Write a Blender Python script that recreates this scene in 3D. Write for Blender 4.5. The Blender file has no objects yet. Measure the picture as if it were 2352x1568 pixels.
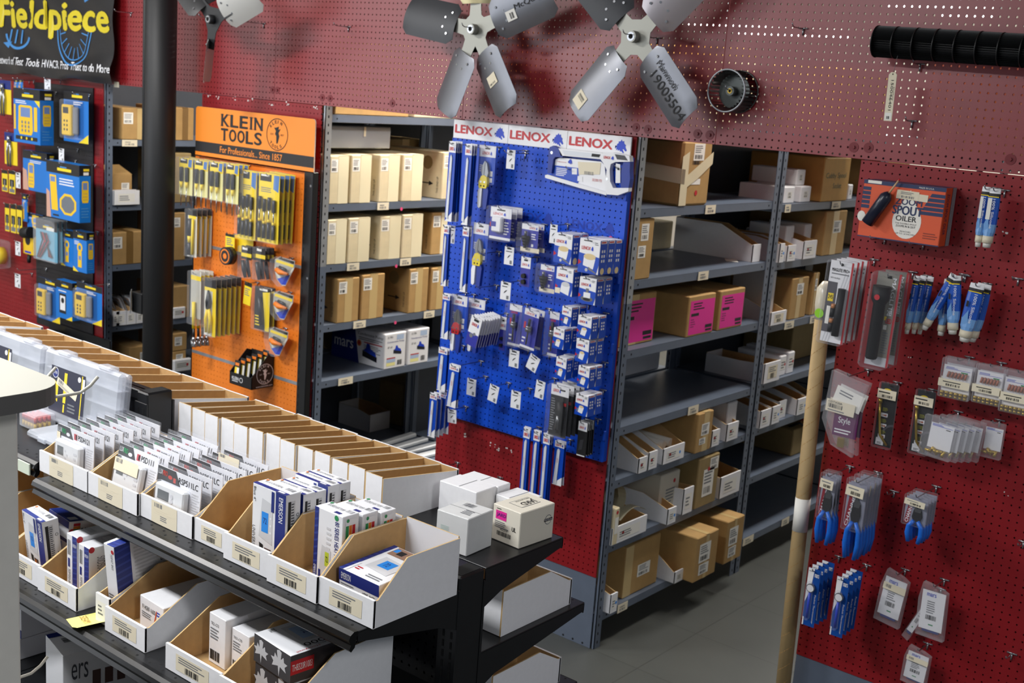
import bpy, bmesh, math, random
from mathutils import Vector, Matrix, Euler
random.seed(7)
S = bpy.context.scene
COL = S.collection
PI = math.pi
# ------------------------------------------------------------------ camera
FPX = 2757.67
CAM = Vector((0.0, -3.855, 2.245))
def _basis():
    ya, pi_, ro = math.radians(-38.4728), math.radians(-12.0028), math.radians(4.25738)
    f = Vector((math.sin(ya)*math.cos(pi_), math.cos(ya)*math.cos(pi_), math.sin(pi_)))
    r = Vector((math.cos(ya), -math.sin(ya), 0)); u = r.cross(f)
    c, s = math.cos(ro), math.sin(ro)
    return c*r + s*u, -s*r + c*u, f
RGT, UPV, FWD = _basis()
cam = bpy.data.cameras.new('camera'); camo = bpy.data.objects.new('camera', cam); COL.objects.link(camo)
cam.sensor_width = 36; cam.sensor_fit = 'HORIZONTAL'; cam.lens = FPX/2352*36
cam.clip_start = .05; cam.clip_end = 60
M3 = Matrix((RGT, UPV, -FWD)).transposed()
camo.matrix_world = Matrix.Translation(CAM) @ M3.to_4x4()
cam.dof.use_dof = True; cam.dof.focus_distance = 2.55; cam.dof.aperture_fstop = 9.0
S.camera = camo
def on(axis, val, px, py):
    """the point of the plane axis=val seen along the given direction of the photograph"""
    d = FWD + RGT*((px-1176)/FPX) - UPV*((py-784)/FPX)
    return CAM + d*((val-CAM[axis])/d[axis])
def proj(P):
    d = P-CAM; z = d.dot(FWD)
    return 1176+FPX*d.dot(RGT)/z, 784-FPX*d.dot(UPV)/z
def fitr(axis, val, bb, tilt=0.0):
    """centre, width, height of an upright rectangle on a wall or shelf plane that spans the measured box"""
    P = on(axis, val, (bb[0]+bb[2])/2, (bb[1]+bb[3])/2)
    h = Vector((1,0,0)) if axis == 1 else Vector((0,1,0)); v = Vector((0,0,1))
    c, s = math.cos(tilt), math.sin(tilt)
    e1 = h*c+v*s; e2 = v*c-h*s; e = 1e-3
    p0 = proj(P); p1 = proj(P+e1*e); p2 = proj(P+e2*e)
    a, b = abs(p1[0]-p0[0])/e, abs(p2[0]-p0[0])/e
    c_, d = abs(p1[1]-p0[1])/e, abs(p2[1]-p0[1])/e
    W, H = bb[2]-bb[0], bb[3]-bb[1]
    D = a*d-b*c_
    return P, max(.008, (W*d-b*H)/D), max(.008, (a*H-W*c_)/D)
# ------------------------------------------------------------------ view, world, lights
S.view_settings.view_transform = 'Standard'; S.view_settings.look = 'None'
S.view_settings.gamma = 1; S.view_settings.use_curve_mapping = False
S.view_settings.exposure = 0.16
wd = bpy.data.worlds.new('world'); S.world = wd; wd.use_nodes = True
wd.node_tree.nodes['Background'].inputs[0].default_value = (.80, .88, 1, 1)
wd.node_tree.nodes['Background'].inputs[1].default_value = 0.20
def area(name, loc, sx, sy, power, col=(1, .97, .92), rot=(0,0,0)):
    l = bpy.data.lights.new(name, 'AREA'); l.shape = 'RECTANGLE'; l.size = sx; l.size_y = sy
    l.energy = power; l.color = col
    o = bpy.data.objects.new(name, l); COL.objects.link(o); o.location = loc; o.rotation_euler = rot
    return o
# ceiling fluorescents of the shop floor and of the stock room behind, plus one added fill
area('overhead_light', (-4.9, -2.4, 3.45), .9, .35, 92, (1, .98, .96))
area('overhead_light', (-2.9, -3.5, 3.4), 1.2, .35, 92, (.97, .98, 1))
area('overhead_light', (-7.0, -2.2, 3.5), 1.2, .35, 45, (1, .98, .96))
area('overhead_light', (1.5, -3.2, 3.3), 1.2, .35, 52, (.97, .98, 1))  # added fill lamp, brightens faces turned to the right
# daylight from the shop windows behind the camera, to the left
area('shop_window', (-8.6, -6.3, 1.9), 4.6, 2.2, 130, (.90, .94, 1), (PI/2, 0, 0))
area('stock_light', (-3.75, .9, 3.5), .3, 1.8, 105, (1, .93, .82))
area('stock_light', (-2.0, 1.2, 3.5), .3, 2.0, 52, (1, .96, .90))
area('stock_light', (-5.7, 1.6, 3.5), .3, 1.8, 16, (1, .93, .82))
area('stock_light', (-3.0, 4.6, 3.5), 2.4, .3, 320, (1, .96, .90))
# ------------------------------------------------------------------ materials
def lin(c):
    return tuple(((v/255)/12.92 if v/255 <= .04045 else (((v/255)+.055)/1.055)**2.4) for v in c) + (1,)
_M = {}
def mat(name, rgb, rough=.5, metal=0.0, spec=.5, noise=0.0, nscale=30, bump=0.0, coat=0.0):
    if name in _M: return _M[name]
    m = bpy.data.materials.new(name); m.use_nodes = True
    nt = m.node_tree; b = nt.nodes['Principled BSDF']
    b.inputs['Base Color'].default_value = lin(rgb); b.inputs['Roughness'].default_value = rough
    b.inputs['Metallic'].default_value = metal; b.inputs['Specular IOR Level'].default_value = spec
    b.inputs['Coat Weight'].default_value = coat
    if noise or bump:
        tc = nt.nodes.new('ShaderNodeTexCoord'); nz = nt.nodes.new('ShaderNodeTexNoise')
        nz.inputs['Scale'].default_value = nscale; nz.inputs['Detail'].default_value = 4
        nt.links.new(tc.outputs['Object'], nz.inputs['Vector'])
        if noise:
            mx = nt.nodes.new('ShaderNodeMix'); mx.data_type = 'RGBA'
            mx.inputs['A'].default_value = lin([max(0, v*(1-noise)) for v in rgb])
            mx.inputs['B'].default_value = lin([min(255, v*(1+noise)) for v in rgb])
            nt.links.new(nz.outputs['Fac'], mx.inputs['Factor']); nt.links.new(mx.outputs['Result'], b.inputs['Base Color'])
        if bump:
            bp = nt.nodes.new('ShaderNodeBump'); bp.inputs['Strength'].default_value = bump; bp.inputs['Distance'].default_value = .002
            nt.links.new(nz.outputs['Fac'], bp.inputs['Height']); nt.links.new(bp.outputs['Normal'], b.inputs['Normal'])
    _M[name] = m; return m
def pegmat(name, rgb, rough, px, pz, r=.0031, spec=.5, noise=.05):
    """painted hardboard pierced by a one inch grid of holes that one can see through"""
    if name in _M: return _M[name]
    m = bpy.data.materials.new(name); m.use_nodes = True; nt = m.node_tree; b = nt.nodes['Principled BSDF']; out = nt.nodes['Material Output']
    b.inputs['Roughness'].default_value = rough; b.inputs['Specular IOR Level'].default_value = spec
    tc = nt.nodes.new('ShaderNodeTexCoord'); sp = nt.nodes.new('ShaderNodeSeparateXYZ'); nt.links.new(tc.outputs['Object'], sp.inputs[0])
    nz = nt.nodes.new('ShaderNodeTexNoise'); nz.inputs['Scale'].default_value = 6; nt.links.new(tc.outputs['Object'], nz.inputs['Vector'])
    mx = nt.nodes.new('ShaderNodeMix'); mx.data_type = 'RGBA'
    mx.inputs['A'].default_value = lin([v*(1-noise) for v in rgb]); mx.inputs['B'].default_value = lin([v*(1+noise) for v in rgb])
    nt.links.new(nz.outputs['Fac'], mx.inputs['Factor']); nt.links.new(mx.outputs['Result'], b.inputs['Base Color'])
    def mth(op, a, bb=None):
        n = nt.nodes.new('ShaderNodeMath'); n.operation = op
        for i, v in enumerate((a, bb)):
            if v is None: continue
            if isinstance(v, (int, float)): n.inputs[i].default_value = v
            else: nt.links.new(v, n.inputs[i])
        return n.outputs[0]
    def cell(o, ph): return mth('SUBTRACT', mth('MODULO', mth('ADD', o, 25.4-ph+.0127), .0254), .0127)
    cx, cz = cell(sp.outputs['X'], px), cell(sp.outputs['Z'], pz)
    d = mth('SQRT', mth('ADD', mth('MULTIPLY', cx, cx), mth('MULTIPLY', cz, cz)))
    hole = mth('LESS_THAN', d, r)
    tr = nt.nodes.new('ShaderNodeBsdfTransparent'); ms = nt.nodes.new('ShaderNodeMixShader')
    nt.links.new(hole, ms.inputs[0]); nt.links.new(b.outputs[0], ms.inputs[1]); nt.links.new(tr.outputs[0], ms.inputs[2])
    nt.links.new(ms.outputs[0], out.inputs['Surface'])
    _M[name] = m; return m
def clearmat(name, tint, amount, rough=.12, edge=.45):
    if name in _M: return _M[name]
    m = bpy.data.materials.new(name); m.use_nodes = True; nt = m.node_tree; b = nt.nodes['Principled BSDF']; out = nt.nodes['Material Output']
    b.inputs['Base Color'].default_value = lin(tint); b.inputs['Roughness'].default_value = rough
    tr = nt.nodes.new('ShaderNodeBsdfTransparent'); tr.inputs[0].default_value = (.97, .97, .98, 1)
    lw = nt.nodes.new('ShaderNodeLayerWeight'); lw.inputs['Blend'].default_value = .35
    ad = nt.nodes.new('ShaderNodeMath'); ad.operation = 'ADD'; ad.use_clamp = True; ad.inputs[1].default_value = amount
    ml = nt.nodes.new('ShaderNodeMath'); ml.operation = 'MULTIPLY'; ml.inputs[1].default_value = edge
    ms = nt.nodes.new('ShaderNodeMixShader')
    nt.links.new(lw.outputs['Facing'], ml.inputs[0]); nt.links.new(ml.outputs[0], ad.inputs[0]); nt.links.new(ad.outputs[0], ms.inputs[0])
    nt.links.new(tr.outputs[0], ms.inputs[1]); nt.links.new(b.outputs[0], ms.inputs[2]); nt.links.new(ms.outputs[0], out.inputs['Surface'])
    _M[name] = m; return m
RED = (138, 20, 28)
WHITE = mat('white_card', (232, 233, 236), .55)
PAPER = mat('paper_label', (240, 238, 230), .7)
CREAM = mat('cream_label', (232, 222, 196), .7)
INK = mat('black_ink', (28, 28, 30), .6)
GREYINK = mat('grey_ink', (120, 122, 126), .7)
REDINK = mat('red_ink', (190, 32, 44), .5)
BLUEINK = mat('blue_ink', (24, 62, 190), .5)
NAVY = mat('navy_print', (28, 44, 120), .45)
SKYSCR = mat('blue_screen', (40, 140, 230), .4)
YEL = mat('yellow_print', (244, 214, 40), .45)
GRN = mat('green_print', (40, 140, 84), .5)
KRAFT = mat('kraft_board', (172, 132, 78), .85, noise=.06, nscale=60)
KRAFTIN = mat('kraft_inside', (188, 152, 102), .85, noise=.06, nscale=60)
KRAFTEDGE = mat('kraft_edge', (206, 174, 122), .9)
CARTON = mat('carton_board', (178, 142, 88), .85, noise=.07, nscale=25)
CARTON2 = mat('carton_pale', (220, 206, 170), .85, noise=.05, nscale=25)
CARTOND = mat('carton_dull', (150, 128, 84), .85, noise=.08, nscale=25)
TAPE = mat('packing_tape', (206, 178, 124), .22)
TAPEP = mat('clear_tape', (226, 214, 180), .2)
BWHITE = mat('bin_white', (238, 238, 240), .6, noise=.02, nscale=80)
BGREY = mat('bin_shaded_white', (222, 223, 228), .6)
STEEL = mat('painted_steel', (96, 106, 122), .38, spec=.5, noise=.06, nscale=14)
STEELD = mat('painted_steel_dark', (58, 63, 73), .42, noise=.08, nscale=14)
GALV = mat('galvanised', (168, 172, 176), .38, metal=.55, noise=.10, nscale=25)
CHROME = mat('chrome_wire', (176, 178, 182), .25, metal=.9)
BLACKM = mat('black_metal', (22, 23, 25), .36, spec=.5, noise=.15, nscale=20)
RAILM = mat('rail_gloss', (11, 11, 12), .34, spec=.3)
BLACKD = mat('black_matte', (18, 18, 20), .6)
HOLE = mat('slot_dark', (8, 8, 9), .9)
ORANGE = mat('orange_board', (236, 128, 36), .5, noise=.03)
ORSIGN = mat('orange_sign', (244, 142, 40), .4)
LBLUE = mat('display_blue', (4, 72, 196), .4, noise=.04)
CARDBLUE = mat('card_blue', (10, 70, 184), .35)
FPBLUE = mat('pack_blue', (28, 118, 204), .3)
FPYEL = mat('tool_yellow', (238, 196, 40), .4)
BLIST = clearmat('clear_blister', (235, 238, 244), .015, .08, .22)
BAG = clearmat('clear_bag', (240, 240, 244), .08, .10, .3)
FROST = clearmat('frosted_plastic', (222, 227, 235), .26, .25, .35)
# ------------------------------------------------------------------ mesh builder
class F:
    """a flat frame: origin, across, up; its normal points out of the printed side"""
    def __init__(s, o, u, v):
        s.o, s.u, s.v = Vector(o), Vector(u).normalized(), Vector(v).normalized(); s.n = s.u.cross(s.v)
    def p(s, a, b, l=0.0): return s.o + s.u*a + s.v*b + s.n*l
    def rot(s, ang, a=0, b=0):
        c, k = math.cos(ang), math.sin(ang)
        return F(s.p(a, b), s.u*c+s.v*k, s.v*c-s.u*k)
_TX = {}
def txt(s):
    if s in _TX: return _TX[s]
    cu = bpy.data.curves.new('t', 'FONT'); cu.body = s; cu.resolution_u = 3; cu.size = 1
    ob = bpy.data.objects.new('t', cu); me = ob.to_mesh()
    vs = [(v.co.x, v.co.y) for v in me.vertices]; fs = [tuple(p.vertices) for p in me.polygons]
    ob.to_mesh_clear(); bpy.data.objects.remove(ob); bpy.data.curves.remove(cu)
    x0 = min(v[0] for v in vs); x1 = max(v[0] for v in vs); y0 = min(v[1] for v in vs); y1 = max(v[1] for v in vs)
    vs = [((x-x0)/(x1-x0+1e-9), (y-y0)/(y1-y0+1e-9)) for x, y in vs]
    _TX[s] = (vs, fs); return _TX[s]
class MB:
    def __init__(s): s.v = []; s.f = []; s.m = []; s.ms = []; s.sm = []
    def mi(s, m):
        if m not in s.ms: s.ms.append(m)
        return s.ms.index(m)
    def face(s, pts, m, sm=False):
        i = len(s.v); s.v += [tuple(p) for p in pts]; s.f.append(tuple(range(i, i+len(pts)))); s.m.append(s.mi(m)); s.sm.append(sm)
    def box(s, x0, y0, z0, x1, y1, z1, m, c=0.0, fm={}):
        """box with chamfered edges; fm gives single faces (front back left right top bottom) a material of their own"""
        x0, x1 = min(x0, x1), max(x0, x1); y0, y1 = min(y0, y1), max(y0, y1); z0, z1 = min(z0, z1), max(z0, z1)
        c = min(c, .3*min(x1-x0, y1-y0, z1-z0)); i0 = len(s.v)
        mm = [s.mi(fm.get(k, m)) for k in ('left', 'right', 'front', 'back', 'bottom', 'top')]
        if c <= 0:
            s.v += [(x, y, z) for x in (x0, x1) for y in (y0, y1) for z in (z0, z1)]
            for k, q in enumerate(((0,1,3,2), (4,6,7,5), (0,4,5,1), (2,3,7,6), (0,2,6,4), (1,5,7,3))):
                s.f.append(tuple(i0+t for t in q)); s.m.append(mm[k]); s.sm.append(False)
            return
        idx = {}
        for a in (0, 1):
            for b in (0, 1):
                for d in (0, 1):
                    X, Y, Z = (x0, x1)[a], (y0, y1)[b], (z0, z1)[d]; ix, iy, iz = (c, -c)[a], (c, -c)[b], (c, -c)[d]
                    for k, q in enumerate(((X, Y+iy, Z+iz), (X+ix, Y, Z+iz), (X+ix, Y+iy, Z))):
                        idx[a, b, d, k] = len(s.v); s.v.append(q)
        def ad(q, m_): s.f.append(tuple(q)); s.m.append(m_); s.sm.append(False)
        ad([idx[0,b,d,0] for b, d in ((0,0),(0,1),(1,1),(1,0))], mm[0]); ad([idx[1,b,d,0] for b, d in ((0,0),(1,0),(1,1),(0,1))], mm[1])
        ad([idx[a,0,d,1] for a, d in ((0,0),(1,0),(1,1),(0,1))], mm[2]); ad([idx[a,1,d,1] for a, d in ((0,0),(0,1),(1,1),(1,0))], mm[3])
        ad([idx[a,b,0,2] for a, b in ((0,0),(0,1),(1,1),(1,0))], mm[4]); ad([idx[a,b,1,2] for a, b in ((0,0),(1,0),(1,1),(0,1))], mm[5])
        mb = s.mi(m)
        for t in (0, 1):
            for w in (0, 1):
                ad([idx[t,w,0,0], idx[t,w,0,1], idx[t,w,1,1], idx[t,w,1,0]][::(1 if t == w else -1)], mb)
                ad([idx[t,0,w,0], idx[t,0,w,2], idx[t,1,w,2], idx[t,1,w,0]][::(-1 if t == w else 1)], mb)
                ad([idx[0,t,w,1], idx[0,t,w,2], idx[1,t,w,2], idx[1,t,w,1]][::(1 if t == w else -1)], mb)
                for d in (0, 1): ad([idx[t,w,d,0], idx[t,w,d,1], idx[t,w,d,2]][::(1 if (t+w+d) % 2 else -1)], mb)
    def prism(s, fr, poly, th, m, back=None, rim=None, l=0.0):
        """polygon on a frame, given thickness behind it"""
        if sum(a[0]*b[1]-b[0]*a[1] for a, b in zip(poly, poly[1:]+poly[:1])) < 0: poly = poly[::-1]
        A = [fr.p(a, b, l) for a, b in poly]; B = [fr.p(a, b, l-th) for a, b in poly]; n = len(poly)
        s.face(A, m); s.face(B[::-1], back or m)
        for i in range(n): s.face([A[i], B[i], B[(i+1) % n], A[(i+1) % n]], rim or m)
    def rect(s, fr, x0, y0, x1, y1, m, l=.0005):
        x0, x1 = min(x0, x1), max(x0, x1); y0, y1 = min(y0, y1), max(y0, y1)
        s.face([fr.p(x0,y0,l), fr.p(x1,y0,l), fr.p(x1,y1,l), fr.p(x0,y1,l)], m)
    def poly(s, fr, pts, m, l=.0005):
        if sum(a[0]*b[1]-b[0]*a[1] for a, b in zip(pts, pts[1:]+pts[:1])) < 0: pts = pts[::-1]
        s.face([fr.p(a, b, l) for a, b in pts], m)
    def disc(s, fr, x, y, r, m, l=.0005, n=20, ry=None):
        s.poly(fr, [(x+r*math.cos(2*PI*i/n), y+(ry or r)*math.sin(2*PI*i/n)) for i in range(n)], m, l)
    def ring(s, fr, x, y, r0, r1, m, l=.0005, n=24, k=1.0, a0=0, a1=2*PI):
        for i in range(n):
            a, b = a0+(a1-a0)*i/n, a0+(a1-a0)*(i+1)/n
            s.face([fr.p(x+r0*math.cos(a)*k, y+r0*math.sin(a), l), fr.p(x+r1*math.cos(a)*k, y+r1*math.sin(a), l),
                    fr.p(x+r1*math.cos(b)*k, y+r1*math.sin(b), l), fr.p(x+r0*math.cos(b)*k, y+r0*math.sin(b), l)], m)
    def text(s, fr, t, x0, y0, x1, y1, m, l=.0008, bold=0.0, shear=0.0):
        vs, fs = txt(t); dx, dy = x1-x0, y1-y0; k = s.mi(m)
        offs = [(0, 0)] if not bold else [(-bold*dy, 0), (bold*dy, 0), (0, bold*dy*.6), (0, -bold*dy*.6)]
        for j, (ox, oy) in enumerate(offs):
            i = len(s.v)
            s.v += [tuple(fr.p(x0+a*dx+ox+shear*b*dy, y0+b*dy+oy, l+j*2e-5)) for a, b in vs]
            for q in fs: s.f.append(tuple(i+t_ for t_ in q)); s.m.append(k); s.sm.append(False)
    def lines(s, fr, x0, y0, x1, y1, n, m, l=.0008, fill=.45):
        st = (y1-y0)/n
        for i in range(n):
            b = y1-st*(i+1)+st*.2; w = (x1-x0)*(.65+.35*random.random())
            s.rect(fr, x0, b, x0+w, b+st*fill, m, l)
    def bars(s, fr, x0, y0, x1, y1, m=None, n=14, l=.0008):
        m = m or INK; st = (x1-x0)/n
        for i in range(n): s.rect(fr, x0+st*i, y0, x0+st*i+st*random.choice((.3, .5, .75)), y1, m, l)
    def tube(s, pts, r, m, n=8, cap=True):
        pts = [Vector(p) for p in pts]; rs = r if isinstance(r, (list, tuple)) else [r]*len(pts); rings = []
        D_ = pts[-1]-pts[0]; up = Vector((0, 0, 1)) if abs(D_.z) < .75*max(D_.length, 1e-9) else Vector((1, 0, 0))
        for i, p in enumerate(pts):
            t = (pts[min(i+1, len(pts)-1)]-pts[max(i-1, 0)])
            t = t.normalized() if t.length > 1e-9 else Vector((0, 0, 1))
            a = t.cross(up)
            if a.length < 1e-3: a = t.cross(Vector((.2, 1, .1)))
            a.normalize(); b = a.cross(t)
            i0 = len(s.v)
            s.v += [tuple(p+(a*math.cos(2*PI*k/n)+b*math.sin(2*PI*k/n))*rs[i]) for k in range(n)]
            rings.append(i0)
        k_ = s.mi(m)
        for i in range(len(rings)-1):
            for k in range(n):
                s.f.append((rings[i]+k, rings[i]+(k+1) % n, rings[i+1]+(k+1) % n, rings[i+1]+k)); s.m.append(k_); s.sm.append(True)
        if cap:
            s.f.append(tuple(rings[0]+k for k in range(n))[::-1]); s.m.append(k_); s.sm.append(False)
            s.f.append(tuple(rings[-1]+k for k in range(n))); s.m.append(k_); s.sm.append(False)
    def build(s, name, parent=None, **tags):
        me = bpy.data.meshes.new(name); me.from_pydata(s.v, [], s.f)
        for m in s.ms: me.materials.append(m)
        me.polygons.foreach_set('material_index', s.m); me.polygons.foreach_set('use_smooth', s.sm)
        me.update()
        o = bpy.data.objects.new(name, me); COL.objects.link(o)
        if parent: o.parent = parent
        for k, v in tags.items():
            if v is not None: o[k] = v
        return o
def tag(o, label, cat, group=None):
    o['label'] = label; o['category'] = cat
    if group: o['group'] = group
    return o
_LAB = {}
def thing(name, label, cat, loc=(0,0,0), rot=(0,0,0), group=None):
    o = bpy.data.objects.new(name, None); COL.objects.link(o); o.empty_display_size = .02
    o.location = loc; o.rotation_euler = rot
    return tag(o, label, cat, group)
KIDS = {}
def part(mb, name, root, label=None):
    o = mb.build(name, root)
    if label: o['label'] = label
    return o
def dup(root, loc, rot, label, group=None):
    r = root.copy(); COL.objects.link(r); r.location = loc; r.rotation_euler = rot; r['label'] = label
    if group: r['group'] = group
    for ch in [c for c in COL.objects if c.parent == root]:
        c = ch.copy(); COL.objects.link(c); c.parent = r
        for g in [q for q in COL.objects if q.parent == ch]:
            d = g.copy(); COL.objects.link(d); d.parent = c
    return r
def struct(mb, name, loc=None, parent=None):
    o = mb.build(name, parent)
    if not parent: o['kind'] = 'structure'
    if loc: o.location = loc
    return o
ORD = ['front', 'second from the front', 'third from the front', 'fourth from the front', 'fifth from the front', 'sixth from the front', 'seventh from the front', 'eighth from the front']
def nth(i, n):
    return ORD[0] if i == 0 else ('rearmost' if i == n-1 else ORD[min(i, 7)])
# ================================================================== the setting
XF = {0: -6.085, 1: -4.275, 2: -2.518, 3: -.715}      # aisle faces of the four shelf rows
XL = {0: -7.62, 1: -5.20, 2: -3.452, 3: -1.642}       # far sides of their end panels
FLOOR = mat('floor_tile', (76, 78, 75), .35, noise=.05, nscale=5)
nt = FLOOR.node_tree; bk = nt.nodes.new('ShaderNodeTexBrick'); bk.offset = 0
bk.inputs['Scale'].default_value = 1; bk.inputs['Brick Width'].default_value = .46; bk.inputs['Row Height'].default_value = .46; bk.inputs['Mortar Size'].default_value = .0022
bk.inputs['Color1'].default_value = (1,1,1,1); bk.inputs['Color2'].default_value = (.93,.93,.93,1); bk.inputs['Mortar'].default_value = (.62,.62,.62,1)
tcn = nt.nodes.new('ShaderNodeTexCoord'); mxn = nt.nodes.new('ShaderNodeMix'); mxn.data_type = 'RGBA'; mxn.blend_type = 'MULTIPLY'; mxn.inputs['Factor'].default_value = 1
bs = nt.nodes['Principled BSDF']; src = bs.inputs['Base Color'].links[0].from_socket
nt.links.new(tcn.outputs['Object'], bk.inputs['Vector']); nt.links.new(src, mxn.inputs['A']); nt.links.new(bk.outputs['Color'], mxn.inputs['B']); nt.links.new(mxn.outputs['Result'], bs.inputs['Base Color'])
m = MB(); m.box(-10.5, -6.5, -.06, 3.2, 7.5, 0, FLOOR); struct(m, 'floor')
CEIL = mat('ceiling_tile', (206, 205, 200), .9, noise=.03)
m = MB(); m.box(-10.5, -6.5, 3.62, 3.2, 7.5, 3.70, CEIL); struct(m, 'ceiling')
WALLP = mat('painted_wall', (214, 208, 196), .85, noise=.03, nscale=3)
m = MB(); m.box(-10.5, 7.4, 0, 3.2, 7.5, 3.62, WALLP); struct(m, 'wall_rear')
m = MB(); m.box(-10.5, -6.5, 0, -10.4, 7.4, 3.62, WALLP); struct(m, 'wall_left')
# red pegboard fascia over the aisles
PX = {-5.86: -4.243, -4.64: -4.243, -3.42: -1.925-.004, -2.20: -1.925, -.98: -1.93}
WASH = mat('painted_washer', (118, 26, 34), .4)
fa = MB(); fa.box(-8.3, .05, 2.10, .9, .09, 2.14, STEELD); fa.box(-8.3, .05, 3.1, .9, .09, 3.14, STEELD); fascia = struct(fa, 'wall_back')
xs = [-8.30, -7.08, -5.86, -4.64, -3.42, -2.20, -.98, .24, .9]
for a, b in zip(xs, xs[1:]):
    pm = pegmat('red_fascia_%d' % (len(_M)), RED, .40, PX.get(a, -4.243), 2.2522, .0036, spec=.95)
    m = MB(); m.box(a+.0008, 0, 2.0905, b-.0008, .005, 3.5, pm, .0008); o = m.build('pegboard_panel', fascia)
for px, py in ((740, 224), (758, 226), (901, 237), (1497, 203), (1461, 293), (1488, 297), (1602, 307), (1630, 310), (1961, 338), (1995, 339), (2321, 366), (637, 207), (626, 206)):
    P = on(1, 0, px, py); m = MB(); fr = F(P, (1,0,0), (0,0,1))
    m.prism(fr, [(.017*math.cos(i*PI/8), .017*math.sin(i*PI/8)) for i in range(16)], .002, WASH, l=.0015)
    m.prism(fr, [(.006*math.cos(i*PI/3), .006*math.sin(i*PI/3)) for i in range(6)], .004, WASH, l=.006); m.build('screw_washer', fascia)
# round black column with conduit and outlets
COLM = mat('column_paint', (27, 28, 30), .55, noise=.08, nscale=8)
cx, cy = -5.292, -.19; cr = .077
m = MB(); m.tube([(cx, cy, 0), (cx, cy, 3.62)], cr, COLM, 40); colo = struct(m, 'column')
bx = on(1, cy-.05, 337, 700)
t = thing('outlet_box', 'black steel outlet box with four sockets on the round black column', 'outlet', (cx-cr-.02, cy-.045, bx.z))
m = MB(); m.box(-.045, -.02, -.055, .045, .045, .055, BLACKM, .004); part(m, 'box', t)
m = MB(); m.tube([(0, .02, .05), (0, .02, 2.6)], .013, COLM, 12); part(m, 'conduit', t)
m = MB(); fr = F((-.048, -.024, 0), (.80, -.60, 0), (0, 0, 1)); m.prism(fr, [(-.062, -.055), (.04, -.055), (.04, .055), (-.062, .055)], .003, GALV)
for a in (-.036, .012):
    for b in (-.026, .026):
        m.disc(fr, a, b, .018, BLACKD, .001, 16)
        for q in (-.006, .006): m.rect(fr, a+q-.0015, b-.004, a+q+.0015, b+.006, GREYINK, .0015)
part(m, 'cover_plate', t)
# ------------------------------------------------------------------ shelving rows
def post_mesh(x, y, sx, sy, split=None, h=2.129):
    """slotted angle post standing with its corner at x, y; its flanges run towards sx, sy"""
    mb = MB()
    def seg(z0, z1, m_):
        mb.box(x, y, z0, x+sx*.012, y+sy*.004, z1, m_); mb.box(x, y, z0, x+sx*.0025, y+sy*.042, z1, m_)
        z = z0+.02
        n = 1 if sx < 0 else -1
        while z < z1-.02:
            xx = x-sx*.0004
            mb.face([(xx, y+sy*.017, z), (xx, y+sy*.024, z), (xx, y+sy*.024, z+.012), (xx, y+sy*.017, z+.012)][::n], HOLE); z += .038
    if split: seg(0, split, STEEL); seg(split, h, GALV)
    else: seg(0, h, STEEL)
    return mb
LBLPX = {}
def deck(x0, x1, y0, y1, z, face):
    """steel shelf: sheet with a folded rim; its top lies at z"""
    mb = MB(); mb.box(x0, y0, z-.003, x1, y1, z, STEEL); e = .0018
    for a in (x0, x1-.012): 
        mb.box(a, y0, z-.036, a+.012, y1, z-.0005, STEEL, .002)
    mb.box(x0, y0, z-.036, x1, y0+.003, z, STEEL); mb.box(x0, y1-.003, z-.036, x1, y1, z, STEEL)
    fr = F((x1, 0, 0), (0, 1, 0), (0, 0, 1))
    for yy in (y0+.07, y1-.07): mb.disc(fr, yy, z-.018, .0045, HOLE, .0006, 8)
    return mb
def unit(row, y0, y1, zs, label, right=True, split=None, brace=False, dep=.455, back=False):
    xf = XF[row] if right else XL[row]+.005+dep
    xb = xf-dep
    t = thing('shelving_unit', label, 'shelves', (xf-dep/2, (y0+y1)/2, 0)); o = Vector(t.location)
    def P(mb, n, l=None):
        mb.v = [(a-o.x, b-o.y, c-o.z) for a, b, c in mb.v]; return part(mb, n, t, l)
    for x, sx in ((xf, -1), (xb, 1)):
        for y, sy in ((y0, 1), (y1, -1)):
            P(post_mesh(x, y, sx, sy, split if (y == y0 and sx < 0) else None), 'post', None)
    for z in zs:
        s = P(deck(xb+.004, xf-.003, y0+.006, y1-.006, z, 1), 'shelf')
        s['zz'] = z
    if brace:
        for a, b in (((y0+.02, .75), (y1-.02, 1.25)), ((y1-.02, .75), (y0+.02, 1.25))):
            mb = MB(); mb.tube([(xb+.004, a[0], a[1]), (xb+.004, b[0], b[1])], .012, STEELD, 4); P(mb, 'cross_brace')
    if back:
        mb = MB(); mb.box(xb-.002, y0+.004, .10, xb-.0005, y1-.004, 2.12, STEELD); P(mb, 'added_back_sheet')  # dark sheet added to keep the view through the shelves dark
    return t
Z0 = (1.782, 1.412, 1.062, .703, .372, .12)
Z1 = (2.05, 1.628, 1.335, 1.038, .756, .175)
Z2 = (2.13, 1.818, 1.538, 1.258, .943, .720, .444, .148)
Z2b = (2.13, 1.80, 1.529, 1.230, .948, .724, .480, .165)
U0 = unit(0, .005, 1.18, Z0, 'grey shelving behind the round black column, beside the blue tool packs', back=True)
U1 = unit(1, .005, 1.18, Z1, 'grey shelving with cream cartons beside the orange tool board', split=1.33)
U2 = unit(2, .005, 1.18, Z2, 'grey shelving with magenta-labelled cartons right of the blue saw blade board', split=1.45, brace=True)
U2b = unit(2, 1.19, 2.35, Z2b, 'grey shelving deeper in the right aisle, ending behind the long cardboard tube', back=True)
unit(2, 2.36, 3.5, Z2b, 'grey shelving at the far end of the right aisle beside the red panel', back=True)
U1b = unit(1, 1.19, 2.35, Z1, 'grey shelving deeper behind the cream cartons, seen through the blade board row', back=True)
unit(0, .005, 1.18, Z0, 'grey shelving behind the blue meter packs on the far left end panel', right=False, back=True)
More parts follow.
